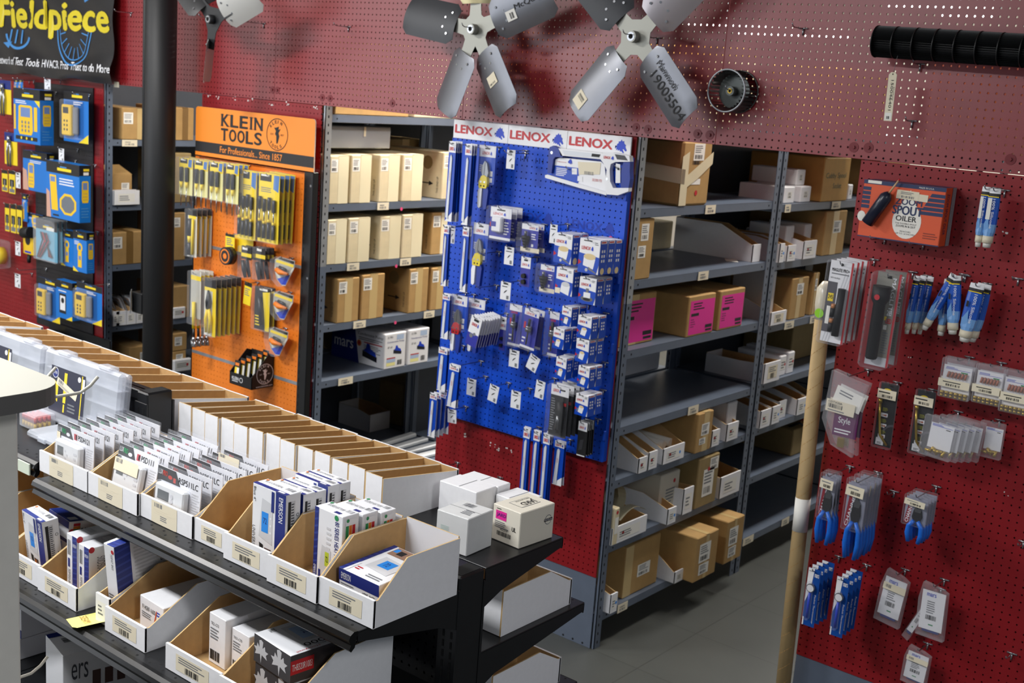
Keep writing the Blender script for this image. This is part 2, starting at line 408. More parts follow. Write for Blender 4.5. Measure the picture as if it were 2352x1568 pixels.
unit(1, .005, 1.18, Z1, 'grey shelving behind the orange tool board with dark uprights', right=False, back=True)
unit(1, 1.19, 2.35, Z1, 'grey shelving deep behind the white bin on the bottom shelf', right=False, back=True)
unit(2, .005, 1.18, Z2, 'grey shelving directly behind the blue saw blade board', right=False)
unit(3, .005, 1.18, Z2[:1]+Z2[2:], 'grey shelving behind the red panel with flashlights and silicone tubes', right=False, split=2.0)
# price labels on the shelf fronts (they travel with the shelf)
def shelf_of(u, z): 
    return min((c for c in u.children if c.name.startswith('shelf')), key=lambda c: abs(c['zz']-z))
def price(u, X, z, px0, px1, py, m_=CREAM):
    Y0 = on(0, X, px0, py).y; Y1 = on(0, X, px1, py).y; o = u.location
    mb = MB(); fr = F((X-o.x+.0015, Y0-o.y, z-.034), (0,1,0), (0,0,1)); w = Y1-Y0
    mb.prism(fr, [(0, -.003), (w, -.003), (w, .034), (0, .034)], .001, m_); mb.bars(fr, w*.2, .004, w*.8, .014, GREYINK, 8); mb.lines(fr, w*.2, .018, w*.7, .026, 1, GREYINK)
    mb.build('price_label', shelf_of(u, z))
for z, a, b, y in ((Z1[1], 867, 893, 464), (Z1[2], 797, 825, 606), (Z1[2], 919, 944, 592), (Z1[3], 812, 840, 735), (Z1[3], 974, 998, 710), (Z1[4], 777, 810, 872)): price(U1, XF[1], z, a, b, y)
for z, a, b, y in ((Z2[1], 1622, 1645, 462), (Z2[2], 1604, 1627, 627), (Z2[4], 1582, 1605, 925), (Z2[7], 1420, 1442, 1377)): price(U2, XF[2], z, a, b, y)
for z, a, b, y in ((Z2b[1], 1804, 1817, 467), (Z2b[1], 1911, 1931, 463), (Z2b[3], 1802, 1823, 743), (Z2b[3], 1861, 1881, 729), (Z2b[7], 1708, 1731, 1228), (Z2b[7], 1797, 1813, 1185), (Z2b[7], 1830, 1840, 1165)): price(U2b, XF[2], z, a, b, y)
for z, a, b, y in ((Z0[0], 280, 315, 322),): price(U0, XF[0], z, a, b, y)
# pink stickers under the shelf rims
for z, a, y in ((Z1[1], 922, 472), (Z1[2], 910, 604), (Z1[3], 908, 731)):
    P = on(0, XF[1], a, y); o = U1.location; mb = MB(); mb.disc(F((XF[1]-o.x+.0015, P.y-o.y, z-.036), (0,1,0), (0,0,1)), 0, 0, .009, mat('pink_dot', (236, 74, 130), .6)); mb.build('pink_sticker', shelf_of(U1, z))
# end panels of the rows: red pegboard above a steel foot
EDGE = mat('board_edge', (150, 120, 84), .8)
def end_panel(row, x0, x1, px, pz, label, foot=True, zt=2.0885):
    t = thing('end_panel', label, 'end panel', ((x0+x1)/2, 0, 0)); o = t.location
    pm = pegmat('red_panel_%d' % row, RED, .42, px-o.x, pz, .003)
    m = MB(); m.box(x0-o.x, -.004, .312, x1-o.x, .002, zt, pm, .0006); part(m, 'pegboard', t)
    m = MB(); m.box(x0+.03-o.x, .0026, .30, x1-.03-o.x, .0042, zt, STEELD); part(m, 'added_dark_sheet', t)  # dark sheet added so the peg holes do not show bright
    m = MB(); m.box(x0-o.x, -.0015, .0, x1-o.x, .0025, .311, STEEL, .0008)
    n = int((x1-x0)/.05); fr = F((x0-o.x, -.0015, 0), (1,0,0), (0,0,1))
    for i in range(n):
        m.disc(fr, .03+i*.05, .012, .005, HOLE, .0006, 8)
    part(m, 'steel_foot', t); return t
EP1 = end_panel(1, XL[1], -4.292, -4.243, 2.2522, 'red pegboard end panel behind the orange tool board')
EP2 = end_panel(2, XL[2], -2.534, -3.084, 1.830, 'red pegboard end panel carrying the blue saw blade board')
EP3 = end_panel(3, XL[3], -.70, -1.302, 1.114, 'red pegboard end panel with flashlights and silicone tubes on the right')
EP0 = end_panel(0, XL[0], -6.10, -4.243, 2.2522, 'red pegboard end panel under the black banner on the far left')
CHIP = mat('chipped_paint', (226, 222, 218), .8)
def chips(ep, pts, n=5):
    m = MB(); o = ep.location
    for px, py in pts:
        P = on(1, -.004, px, py); fr = F((P.x-o.x, -.0042, P.z), (1,0,0), (0,0,1))
        for i in range(n):
            a, b, r = random.uniform(-.02, .02), random.uniform(-.009, .009), random.uniform(.002, .006)
            m.poly(fr, [(a+r*random.uniform(.5, 1.3)*math.cos(q*PI/3), b+r*random.uniform(.4, 1.2)*math.sin(q*PI/3)) for q in range(6)], CHIP, .0004)
    m.build('paint_chips', ep)
chips(EP1, ((481, 219), (500, 222), (540, 225), (575, 230), (622, 237), (663, 239), (727, 247)), 4)
chips(EP2, ((1130, 1020), (1140, 1028), (1075, 1002), (1170, 1032)), 4)
chips(EP3, ((2300, 530), (2270, 700), (2092, 826), (2310, 1135)), 2)
# ------------------------------------------------------------------ black double-sided gondola in front
GX1, GXM, GX0 = -1.653, -2.872, -5.31
g = thing('gondola_shelving', 'black double-sided gondola shelving full of white parts bins in front', 'shelves', (-3.0, -1.855, 0)); go = g.location
def G(mb, n): mb.v = [(a-go.x, b-go.y, c-go.z) for a, b, c in mb.v]; return part(mb, n, g)
def upright(x0, x1, zt):
    m = MB(); m.box(x0, -1.898, 0, x1, -1.812, zt, BLACKM, .004); m.box(x0+.006, -1.888, zt-.02, x1-.006, -1.822, zt+.001, HOLE)
    m.box(x0-.004, -1.902, 0, x1+.002, -1.896, zt-.03, BLACKM, .001); m.box(x0-.004, -1.814, 0, x1+.002, -1.806, zt-.03, BLACKM, .001)
    xc = (x0+x1)/2
    z = .1
    while z < zt-.04:
        for fr in (F((xc, -1.9022, z), (1,0,0), (0,0,1)), F((xc, -1.8058, z), (-1,0,0), (0,0,1))):
            for q in (-.014, .010): m.rect(fr, q, 0, q+.006, .017, HOLE, .0006)
        z += .0254
    G(m, 'upright')
upright(GX1-.052, GX1, 1.143); upright(GXM-.052, GXM, 1.306); upright(GXM-1.219-.052, GXM-1.219, 1.306); upright(GX0-.052, GX0, 1.306)
BPEG = pegmat('black_peg', (26, 26, 30), .5, -1.651-go.x, 1.0, .0034)
for x0, x1, zt in ((GXM, GX1-.052, 1.135), (GXM-1.219, GXM-.052, 1.30), (GX0, GXM-1.271, 1.30)):
    m = MB(); m.box(x0, -1.862, .12, x1, -1.856, zt, BPEG); G(m, 'back_panel')
    m = MB(); m.box(x0, -1.88, zt-.03, x1, -1.835, zt, BLACKM, .003); G(m, 'top_rail')
    m = MB(); m.box(x0, -2.34, 0, x1+.05, -2.33, .11, BLACKM, .002); m.box(x0, -1.38, 0, x1+.05, -1.37, .11, BLACKM, .002); G(m, 'kick_plate')
def gdeck(x0, x1, yb, yf, z, rail=True):
    """metal deck with rolled price rail, perforated near its front edge"""
    s = 1 if yf < yb else -1
    m = MB(); m.box(x0, yf, z-.004, x1, yb, z, BLACKM, .001)
    pr = [(0, .001), (.012, .002), (.022, -.004), (.026, -.014), (.019, -.026), (.024, -.036), (.018, -.042), (.008, -.034), (.004, -.012), (0, -.010)]
    if rail:
        fr = F((x1, yf, z), (0, -s, 0), (0, 0, 1))
        A = [(yf-s*a, z+b) for a, b in pr]
        for i in range(len(A)):
            p, q = A[i], A[(i+1) % len(A)]
            q4 = [(x0, p[0], p[1]), (x1, p[0], p[1]), (x1, q[0], q[1]), (x0, q[0], q[1])]
            m.face(q4 if s > 0 else q4[::-1], RAILM)
        for x in (x0, x1):
            q4 = [(x, a, b) for a, b in A]; m.face(q4 if (x == x1) == (s > 0) else q4[::-1], RAILM)
    else:
        m.box(x0, yf, z-.03, x1, yf+s*.004, z, BLACKM, .001)
    fr = F((0, 0, z), (1, 0, 0), (0, 1, 0)); x = x0+.02; k = 0
    while x < x1-.01:
        m.disc(fr, x, yf+s*(.012 if k % 2 else .026), .0034, HOLE, .0005, 8); x += .0254; k += 1
    for x in (x0+.0, x1-.003):
        q = [(yb, z-.004), (yf, z-.004), (yf, z-.024), (yb-s*.06, z-.075), (yb, z-.10)]
        fr = F((x+.003, 0, 0), (0, 1, 0), (0, 0, 1)); m.prism(fr, q, .003, BLACKM)
    G(m, 'shelf')
YB, YR = -1.90, -1.808
D1, D2, D3 = 1.115, .855, .565
gdeck(GXM-.026, GX1, YB, -2.215, D1); gdeck(GXM-.026, GX1, YB, -2.325, D2); gdeck(GXM-.026, GX1, YB, -2.33, D3); gdeck(GXM-.026, GX1, YB, -2.33, .16)
DL = 1.136
gdeck(GXM-1.245, GXM-.085, YB, -2.175, DL); gdeck(GXM-1.245, GXM-.03, YB, -2.325, D2); gdeck(GXM-1.245, GXM-.03, YB, -2.33, D3)
R1z, R2z, R3z = 1.142, .928, .70
gdeck(GXM-.026, GX1, YR, -1.507, R1z, False); gdeck(GXM-.026, GX1, YR, -1.385, R2z, False); gdeck(GXM-.026, GX1, YR, -1.385, R3z, False); gdeck(GXM-.026, GX1, YR, -1.385, .16, False)
gdeck(GXM-1.245, GXM-.03, YR, -1.507, R1z, False); gdeck(GX0, GXM-1.25, YR, -1.507, R1z, False); gdeck(GX0, GXM-.03, YR, -1.385, .80, False)
# pale tag in the rail of the left shelf
m = MB(); P = on(1, -2.2, 58, 1062); m.box(P.x-.03, -2.206, DL-.036, P.x+.03, -2.202, DL-.004, mat('pale_tag', (216, 226, 206), .4)); G(m, 'rail_tag')
# ------------------------------------------------------------------ grey rack close to the camera at the left edge
CAPM = mat('laminate_top', (190, 188, 176), .5); CAPE = mat('rack_edge', (96, 94, 92), .5, noise=.04); RACKP = mat('rack_panel_grey', (226, 223, 214), .55, noise=.03)
zc = 1.70; E_ = on(2, zc, 118, 893); Bk = on(2, zc, 40, 836)
t = thing('display_rack', 'grey display rack with pale rounded top, blurred close at the left edge', 'rack', (E_.x-.5, Bk.y-.2, 0)); o = t.location
xr, yb = E_.x, Bk.y; R = .075
ol = [(xr-1.0, yb-.42), (xr-R, yb-.42)]+[(xr-R+R*math.cos(a*PI/16-PI/2), yb-.42+R+R*math.sin(a*PI/16-PI/2)) for a in range(1, 9)]+[(xr-R+R*math.cos(a*PI/16), yb-R+R*math.sin(a*PI/16)) for a in range(0, 9)]+[(xr-1.0, yb)]
m = MB(); m.prism(F((-o.x, -o.y, zc), (1,0,0), (0,1,0)), ol, .032, CAPM, rim=CAPE); part(m, 'rack_top', t)
yp = yb-.055; xp = on(1, yp, 46, 1250).x
m = MB(); m.box(xp-.95-o.x, yp-.05-o.y, 0, xp-o.x, yp-o.y, zc-.033, RACKP, .004); part(m, 'rack_panel', t)
RH = mat('rack_hook_wire', (212, 208, 194), .45)
for px, py, nm in ((42, 925, 'upper'), (-52, 900, 'upper'), (-60, 1592, 'lower')):
    P = on(1, yp, px, py); m = MB()
    k = (P.x-o.x, P.y-o.y, P.z)
    m.tube([k, (k[0], k[1]+.115, k[2]), (k[0], k[1]+.135, k[2]+.010), (k[0], k[1]+.150, k[2]+.024)], .0030, RH, 8); part(m, 'rack_hook', t)
# ================================================================== cartons and bins
R90 = (0, 0, PI/2)
def sides(w, d, h):
    return dict(front=F((0,0,0),(1,0,0),(0,0,1)), right=F((w,0,0),(0,1,0),(0,0,1)), left=F((0,d,0),(0,-1,0),(0,0,1)), top=F((0,0,h),(1,0,0),(0,1,0)), back=F((w,d,0),(-1,0,0),(0,0,1)))
def ship(mb, fr, x, z, w, h):
    mb.rect(fr, x, z, x+w, z+h, PAPER, .0006); mb.lines(fr, x+w*.1, z+h*.45, x+w*.9, z+h*.92, 4, GREYINK, .0009); mb.bars(fr, x+w*.12, z+h*.1, x+w*.8, z+h*.34, INK, 10, .0009)
def carton(label, loc, w, d, h, m=CARTON, rot=R90, name='carton', cat='carton', group=None, tape=None, labs=(), tm=None, deco=None, c=.004, seam=True):
    """cardboard box; local front face at y=0, x to its right; labs are (side, x, z, w, h) as fractions"""
    t = thing(name, label, cat, loc, rot, group); sd = sides(w, d, h); mb = MB()
    mb.box(0, 0, 0, w, d, h, m, c)
    if seam:
        mb.rect(sd['top'], w*.5-.0012, .004, w*.5+.0012, d-.004, KRAFTEDGE if m is not BWHITE else GREYINK, .0004)
    if deco: deco(mb, sd, w, d, h)
    part(mb, 'box_body', t)
    if tape:
        a, b = tape; tb = MB(); tm = tm or TAPE
        tb.rect(sd['front'], w*a, .002, w*b, h-.001, tm, .0005); tb.rect(sd['top'], w*a, -.0005, w*b, d, tm, .0008); part(tb, 'packing_tape', t)
    for q in labs:
        s_, x, z, lw, lh = q[:5]; fw = w if s_ in ('front', 'back', 'top') else d; fh = h if s_ != 'top' else d
        lb = MB(); ship(lb, sd[s_], x*fw, z*fh, lw*fw, lh*fh); part(lb, 'shipping_label', t)
    return t
def ais(X, z, bb):
    P, w, h = fitr(0, X, bb); zs = Z0 if X < -5.5 else Z1 if X < -3.5 else Z2 if P.y < 1.185 else Z2b
    up = min([q for q in zs if q > z+.05]+[9.])-.039
    lo, hi = (.05, 1.132) if P.y < 1.185 else (1.238, 2.30)
    a, b = P.y-w/2, P.y+w/2
    if a < lo: a = lo
    if b > hi: a, b = min(a, hi-.06), hi
    return (X, a, z+.0006), max(.03, b-a), min(max(.02, P.z+h/2-z), up-z-.002)
def parts_bin(label, loc, w, d=.29, hf=.055, hb=.13, rot=(0,0,0), group=None, lab='card', ys=.42, dots=()):
    """white corrugated bin: low front, sides rising to a high back"""
    t = thing('parts_bin', label, 'parts bin', loc, rot, group); e = .0035; mb = MB(); y1 = d*ys
    pr = [(0, 0), (0, hf), (.012, hf), (y1, hb), (d, hb), (d, 0)]
    mb.prism(F((0,0,0),(0,-1,0),(0,0,1)), [(-a, b) for a, b in pr], e, BWHITE, KRAFTIN, KRAFTEDGE)
    mb.prism(F((w,0,0),(0,1,0),(0,0,1)), pr, e, BWHITE, KRAFTIN, KRAFTEDGE)
    mb.prism(F((e,-.0015,0),(1,0,0),(0,0,1)), [(-e, .0012), (w-e, .0012), (w-e, hf+.002), (-e, hf+.002)], .0065, BWHITE, KRAFTIN, BWHITE)
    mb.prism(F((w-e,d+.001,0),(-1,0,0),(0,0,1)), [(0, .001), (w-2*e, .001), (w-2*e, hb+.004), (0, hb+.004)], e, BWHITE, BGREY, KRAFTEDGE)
    mb.box(e, .005, .001, w-e, d-e, .0045, KRAFTIN); part(mb, 'bin_body', t)
    fr = F((0, -.0015, 0), (1,0,0), (0,0,1))
    if lab == 'card':
        lb = MB(); a, b = w*.2, w*.8; z0, z1 = hf*.2, hf*.85
        lb.rect(fr, a, z0, b, z1, CREAM, .0006); lb.lines(fr, a+.01, z0+(z1-z0)*.5, b-.012, z1-.003, 3, GREYINK, .0009); lb.bars(fr, a+(b-a)*.28, z0+.002, b-(b-a)*.3, z0+(z1-z0)*.42, INK, 14, .0009); part(lb, 'bin_label', t)
    elif lab == 'long':
        lb = MB(); a, b = w*.22, w*.72
        lb.poly(fr, [(a, hf), (b, hf), (b, .002), (b-.01, .0008), (a+.02, .0012), (a, .002)], CREAM, .0008); lb.bars(fr, a+.012, hf*.75, a+.045, hf*.93, GREYINK, 8, .001); lb.lines(fr, a+.01, hf*.45, b-.01, hf*.7, 3, CREAM, .001); lb.lines(fr, a+(b-a)*.35, hf*.2, a+(b-a)*.65, hf*.45, 3, GREYINK, .001); part(lb, 'bin_label', t)
    elif lab == 'small':
        lb = MB(); lb.rect(fr, w*.15, hf*.2, w*.8, hf*.8, PAPER, .0006); lb.lines(fr, w*.2, hf*.3, w*.6, hf*.7, 3, GREYINK, .0009)
        if 'r' in dots: lb.disc(fr, w*.3, hf*.55, min(.008, hf*.16), REDINK, .0009, 12)
        if 'b' in dots: lb.disc(fr, w*.78, hf*.5, min(.007, hf*.15), SKYSCR, .0009, 12)
        part(lb, 'bin_label', t)
    return t
def paperbits(mb, sd, w, d, h):
    mb.rect(sd['front'], w*.1, h*.3, w*.9, h*.8, PAPER, .0006); mb.lines(sd['front'], w*.15, h*.35, w*.8, h*.75, 3, GREYINK); mb.disc(sd['front'], w*.75, h*.55, min(w, h)*.12, REDINK, .0009, 10)
# ---- cream cartons in the aisle right of the orange board
G1 = 'labelled cartons in the aisle right of the orange tool board'
X1 = XF[1]-.004
wh = ['first from the post', 'second from the post', 'third from the post', 'fourth from the post', 'fifth from the post']
rowsR1 = ((Z1[1], 'top', (CARTON2,)*5, ((755,358,803,458), (804,356,855,456), (869,356,920,455), (922,355,974,453), (1014,350,1056,449)), (0, 0, .002, .0, .02), 'cream'),
          (Z1[2], 'second', (CARTON2, CARTON2, CARTON2, CARTON2, CARTON), ((745,503,798,602), (798,499,852,597), (870,495,923,589), (922,491,973,583), (989,487,1040,578)), (0, 0, .006, 0, .02), 'cream'),
          (Z1[3], 'third', (CARTON,)*4, ((773,636,828,732), (829,627,886,725), (937,614,987,709), (988,612,1032,700)), (0, 0, .0, 0), 'brown'))
for z, nm, ms, bbs, sets, cn in rowsR1:
    for i, bb in enumerate(bbs):
        loc, w, h = ais(X1-sets[i], z, bb)
        def arr(mb, sd, w, d, h, i=i):
            fr = sd['left']
            mb.text(fr, 'THIS END UP', d-.05, h*.12, d-.035, h*.12+.012, INK) if False else None
            mb.rect(fr, d*.62, h*.30, d*.76, h*.325, INK); mb.poly(fr, [(d*.76, h*.26), (d*.84, h*.3125), (d*.76, h*.365)], INK); mb.disc(fr, d*.72, h*.75, d*.09, CARTOND, .0006, 14)
            f2 = F(fr.p(d*.93, h*.12), fr.v, -fr.u); mb.text(f2, 'THIS END UP', 0, 0, h*.35, h*.05, INK)
        carton('%s carton on the %s shelf by the orange board, %s' % (cn, nm, wh[i]), loc, w-.002, .40, h, ms[i], group=G1, deco=arr,
               tape=((.46, 1.0) if nm != 'third' else (.34, .68)), tm=mat('cream_tape', (236, 226, 192), .45) if nm != 'third' else TAPE,
               labs=(('front', .06, .66, .36, .27),))
loc, w, h = ais(X1-.05, Z1[1], (757,304,904,353))
P0 = on(0, X1-.05, 757, 350); 
carton('long grey box with metal clip lying across the row of cream cartons', (X1-.06, P0.y, Z1[1]+.262), w*.98, .10, .105, mat('grey_carton', (150, 154, 160), .7), name='long_box', seam=False, deco=lambda mb, sd, w, d, h: (mb.rect(sd['front'], w*.55, h*.55, w*.585, h, CREAM), mb.rect(sd['front'], w*.535, h*.5, w*.55, h, GREYINK)))
PUMPD = mat('pump_black', (22, 24, 34), .5)
def pump(mb, fr, x, y, s):
    mb.poly(fr, [(x, y+.02*s), (x+.9*s, y-.12*s), (x+.9*s, y+.12*s), (x, y+.3*s)], PUMPD, .0006); mb.poly(fr, [(x+.04*s, y+.28*s), (x+.86*s, y+.1*s), (x+.8*s, y+.3*s), (x+.5*s, y+.42*s), (x+.42*s, y+.62*s), (x+.25*s, y+.62*s), (x+.2*s, y+.4*s)], BLUEINK, .0008)
def pumpfront(mb, sd, w, d, h):
    f = sd['front']; mb.text(f, '21781', w*.12, h*.86, w*.36, h*.92, INK); mb.rect(f, w*.55, h*.80, w*.88, h*.94, mat('pale_print', (176, 196, 224), .5)); mb.text(f, 'Condensate Pump', w*.12, h*.72, w*.9, h*.78, NAVY)
    mb.text(f, '20\' Lift', w*.14, h*.58, w*.36, h*.64, INK)
    pump(mb, f, w*.42, h*.42, w*.42); mb.rect(f, w*.12, h*.28, w*.52, h*.31, REDINK); mb.rect(f, w*.12, h*.18, w*.52, h*.27, mat('pale_print', (176, 196, 224), .5)); mb.rect(f, w*.12, h*.08, w*.52, h*.17, mat('pale_yellow', (240, 234, 160), .5)); mb.bars(f, w*.62, h*.08, w*.84, h*.22)
def pumpside(mb, sd, w, d, h):
    pumpfront(mb, sd, w, d, h); f = sd['left']
    mb.poly(f, [(0, 0), (d*.54, 0), (d*.44, h), (0, h)], NAVY, .0006); mb.text(f, 'mars', d*.06, h*.36, d*.42, h*.58, WHITE, .0009, .02)
    mb.text(f, 'Condensate Pump', d*.5, h*.80, d*.97, h*.90, INK); mb.lines(f, d*.52, h*.68, d*.96, h*.78, 2, GREYINK); mb.rect(f, d*.62, h*.62, d*.96, h*.65, REDINK); mb.disc(f, d*.53, h*.58, h*.09, mat('orange_seal', (214, 120, 40), .5), .0007, 16); mb.disc(f, d*.53, h*.58, h*.05, REDINK, .001, 16)
    mb.lines(f, d*.62, h*.36, d*.96, h*.58, 5, GREYINK); pump(mb, f, d*.60, h*.22, d*.30)
GP = 'white and blue condensate pump boxes'
for k, (bb, dc) in enumerate((((881,760,935,845), pumpside), ((936,751,988,837), pumpfront))):
    loc, w, h = ais(X1, Z1[4], bb)
    carton(('white condensate pump box showing its navy side panel, the left of two' , 'white condensate pump box, the right of two below the brown cartons')[k], loc, w-.002, .40, h, WHITE, name='pump_box', cat='box', group=GP, deco=dc, seam=True)
loc, w, h = ais(X1-.30, Z1[4], (940,728,1050,832))
carton('grey lettered box standing behind the white condensate pump boxes', (loc[0], loc[1]+.28, loc[2]), .5, .1, .24, mat('grey_carton', (150, 154, 160), .7), name='equipment_box', cat='box', deco=lambda mb, sd, w, d, h: mb.text(sd['front'], 'BACHARACH', .02, h*.6, w*.9, h*.85, mat('teal_print', (40, 92, 110), .5), .0006, .01))
# bottom shelf of that aisle
loc, w, h = ais(X1-.02, Z1[5], (845,925,900,985))
t = parts_bin('white bin far back on the bottom shelf behind the gondola', (-4.885, 1.0, Z1[5]+.0006), .165, .27, .105, .125, R90, lab=None)
carton('open brown box behind the white bin on the bottom shelf', (-4.86, 1.24, Z1[5]+.0006), .24, .2, .26, CARTOND, name='open_box', cat='box', seam=False)
STRIP = mat('white_plastic', (214, 218, 222), .35)
for k in range(4):
    m = MB(); y = .60; m.box(-.024, 0, 0, .024, .52, .024, STRIP, .006)
    o = m.build('plastic_strip'); o.location = (-4.37-.085*k, y+.015*k, Z1[5]+.0006); o.rotation_euler = (0, 0, .05*(k-1)); tag(o, 'white plastic trim strip on the bottom shelf behind the gondola, %s' % ('nearest the shelf front', 'second from the shelf front', 'third from the shelf front', 'farthest from the shelf front')[k], 'plastic strip', 'trim strips on the bottom shelf')
m = MB(); m.tube([(0,0,.055), (0,.11,.055)], .055, BLACKM, 20); m.tube([(0,-.03,.055),(0,0,.055)], .012, CHROME, 10); o = m.build('motor'); o.location = (-4.70, .30, Z1[5]+.0006); tag(o, 'dark round motor on the bottom shelf near the post', 'motor')
# boxes on the far half of the same row, seen between the uprights
fx = XL[1]+.04
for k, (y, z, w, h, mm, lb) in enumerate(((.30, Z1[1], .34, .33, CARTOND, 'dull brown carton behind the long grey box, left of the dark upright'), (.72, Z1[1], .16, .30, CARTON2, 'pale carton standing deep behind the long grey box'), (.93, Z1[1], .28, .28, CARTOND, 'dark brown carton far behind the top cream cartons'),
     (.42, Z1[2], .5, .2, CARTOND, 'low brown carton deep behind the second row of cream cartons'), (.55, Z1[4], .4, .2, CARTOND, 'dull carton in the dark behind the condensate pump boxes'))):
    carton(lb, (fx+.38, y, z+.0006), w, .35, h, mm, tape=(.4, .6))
# ---- the aisle right of the saw blade board
X2 = XF[2]-.004
loc, w, h = ais(X2, Z2[1], (1559,326,1640,460))
def bigtaped(mb, sd, w, d, h):
    f = sd['front']; mb.disc(f, w*.55, h*.2, .011, REDINK, .0012, 14); mb.rect(f, w*.3, h*.33, w*.66, h*.42, PAPER, .001); mb.bars(f, w*.34, h*.64, w*.62, h*.70, INK, 10, .001)
t = carton('big dented carton wrapped in clear tape on the top shelf beside the saw board', loc, w, .42, .262, CARTON, deco=bigtaped, labs=(('front', .36, .70, .36, .26),), c=.01)
m = MB(); sd = sides(w, .42, .262)
for a0, a1, b0, b1 in ((-.03, .22, .0, .3), (.0, .16, w+.004, .21), (-.002, .10, .10, .02)):
    pass
m.face([sd['front'].p(*q, .003) for q in ((-.004, .10), (w*.5, .16), (w+.004, .22), (w+.004, .17), (w*.55, .11), (-.004, .055))], TAPEP)
m.face([sd['front'].p(*q, .004) for q in ((-.004, .20), (.045, .22), (.05, .003), (-.004, .003))], TAPEP)
m.face([sd['left'].p(*q, .002) for q in ((.0, .12), (.44, .09), (.44, .15), (.0, .18))], TAPEP); part(m, 'packing_tape', t)
loc, w, h = ais(X2-.004, Z2[2], (1451,482,1507,628))
carton('tall tan carton with a long white label beside the right post of the saw board', (loc[0], .052, loc[2]), loc[1]+w-.052, .36, h, CARTON, labs=(('front', .22, .64, .46, .28), ('front', .12, .36, .46, .2)))
m = MB(); m.box(0, 0, 0, .055, .09, .0008, PAPER); o = m.build('paper_scrap'); P = on(2, Z2[2]+.001, 1668, 600); o.location = P; o.rotation_euler = (0,0,.6); tag(o, 'scrap of white paper lying on the empty second shelf', 'paper')
P = on(0, X2-.06, 1640, 590)
def bin_px(label, X, z, bb, d=.32, hb=None, **k):
    loc, w, h = ais(X, z, bb); h = max(h, .03)
    return parts_bin(label, loc, max(w, .042), d, h, hb or max(.11, h*2.1), R90, **k)
bin_px('long white bin at the far end of the second shelf behind the upright', X2-.03, Z2[2], (1728,560,1758,592), d=.42, hb=.155, lab=None)
GM = 'cartons with magenta labels on the third shelf'
MAG = mat('magenta_label', (232, 40, 152), .5)
def magenta(mb, sd, w, d, h):
    f = sd['front']; mb.rect(f, w*.07, h*.05, w*.97, h*.88, MAG, .0006); mb.lines(f, w*.18, h*.64, w*.62, h*.84, 3, INK); mb.rect(f, w*.12, h*.5, w*.4, h*.57, INK, .0009)
    mb.lines(f, w*.12, h*.22, w*.3, h*.45, 4, mat('magenta_dark', (150, 24, 100), .5)); mb.rect(f, w*.68, h*.16, w*.93, h*.24, INK, .0009); mb.rect(f, w*.7, h*.08, w*.93, h*.13, INK, .0009)
for k, bb in enumerate(((1432,668,1511,758), (1577,671,1647,757), (1649,659,1714,743))):
    loc, w, h = ais(X2-(.05 if k == 0 else 0), Z2[3], bb)
    if k == 0: w -= .052-loc[1]; loc = (loc[0], .052, loc[2])
    carton(('carton with magenta label nearest the post, set back on the third shelf', 'carton with magenta label in the middle of the third shelf', 'carton with magenta label at the far end of the third shelf')[k], loc, w-.002, .40, h, CARTON, group=GM, deco=magenta, tape=((.3, .5) if k == 0 else None))
GB = 'white parts bins in the aisle right of the saw board'
Z = Z2[5]
bin_px('white parts bin nearest the post on the fifth shelf', X2+.012, Z, (1466,1048,1487,1085), group=GB, lab='small', dots='r', hb=.12)
bin_px('white parts bin second from the post on the fifth shelf', X2+.012, Z, (1489,1034,1511,1074), group=GB, lab='small', dots='r', hb=.12)
bin_px('wide white bin holding white paper rolls on the fifth shelf', X2+.012, Z, (1523,1016,1573,1059), group=GB, lab='small', dots='rb', hb=.12)
for k in range(3):
    m = MB(); y = on(0, X2, 1530+15*k, 1030).y; m.tube([(X2-.05, y+.01, Z+.055), (X2-.30, y, Z+.06)], .019, PAPER, 14); tag(m.build('paper_roll'), 'rolled white paper in the wide bin on the fifth shelf, %s' % ('left', 'middle', 'right')[k], 'paper roll', 'paper rolls in the wide bin')
loc, w, h = ais(X2+.02, Z, (1596,930,1642,1040)); carton('tall tan carton among the white bins on the fifth shelf', loc, w, .38, h, CARTON, tape=(.4, .75), labs=(('front', .28, .42, .5, .3), ('front', .2, .2, .4, .16)))
bin_px('narrow white bin right of the tall tan carton on the fifth shelf', X2+.012, Z, (1634,985,1654,1021), group=GB, lab='small', dots='r', hb=.12)
bin_px('white bin at the far end of the fifth shelf with a white box in it', X2+.012, Z, (1669,967,1697,1003), group=GB, lab='small', dots='r', hb=.12)
loc, w, h = ais(X2-.02, Z, (1655,940,1688,985)); carton('white box standing in the last bin of the fifth shelf', (loc[0], loc[1]+.05, Z+.006), .09, .2, .165, BWHITE, name='white_box', cat='box')
Z = Z2[6]
t = bin_px('wide white bin with a coiled pale strap on the sixth shelf', X2+.012, Z, (1407,1182,1487,1228), group=GB, lab='small', dots='r', hb=.09)
m = MB(); y = on(0, X2, 1450, 1190).y; STRAP = mat('pale_strap', (196, 190, 164), .6)
for k, r in enumerate((.10, .085, .07)):
    pts = [(X2-.14+.02*k, y+r*math.cos(a*PI/12), Z+.13+r*math.sin(a*PI/12)) for a in range(-3, 20)]
    for p, q in zip(pts, pts[1:]):
        m.face([(p[0]-.02, p[1], p[2]), (p[0]+.02, p[1], p[2]), (q[0]+.02, q[1], q[2]), (q[0]-.02, q[1], q[2])], STRAP, True)
pts = [(X2-.02, y-.05+.025*k, Z+.075+.035*math.sin(k*PI/8)) for k in range(9)]
for p, q in zip(pts, pts[1:]): m.face([(p[0]-.04, p[1], p[2]), (p[0], p[1], p[2]), (q[0], q[1], q[2]), (q[0]-.04, q[1], q[2])], STRAP, True)
tag(m.build('strap_coil'), 'coil of pale flat strap sitting in the wide bin on the sixth shelf', 'strap')
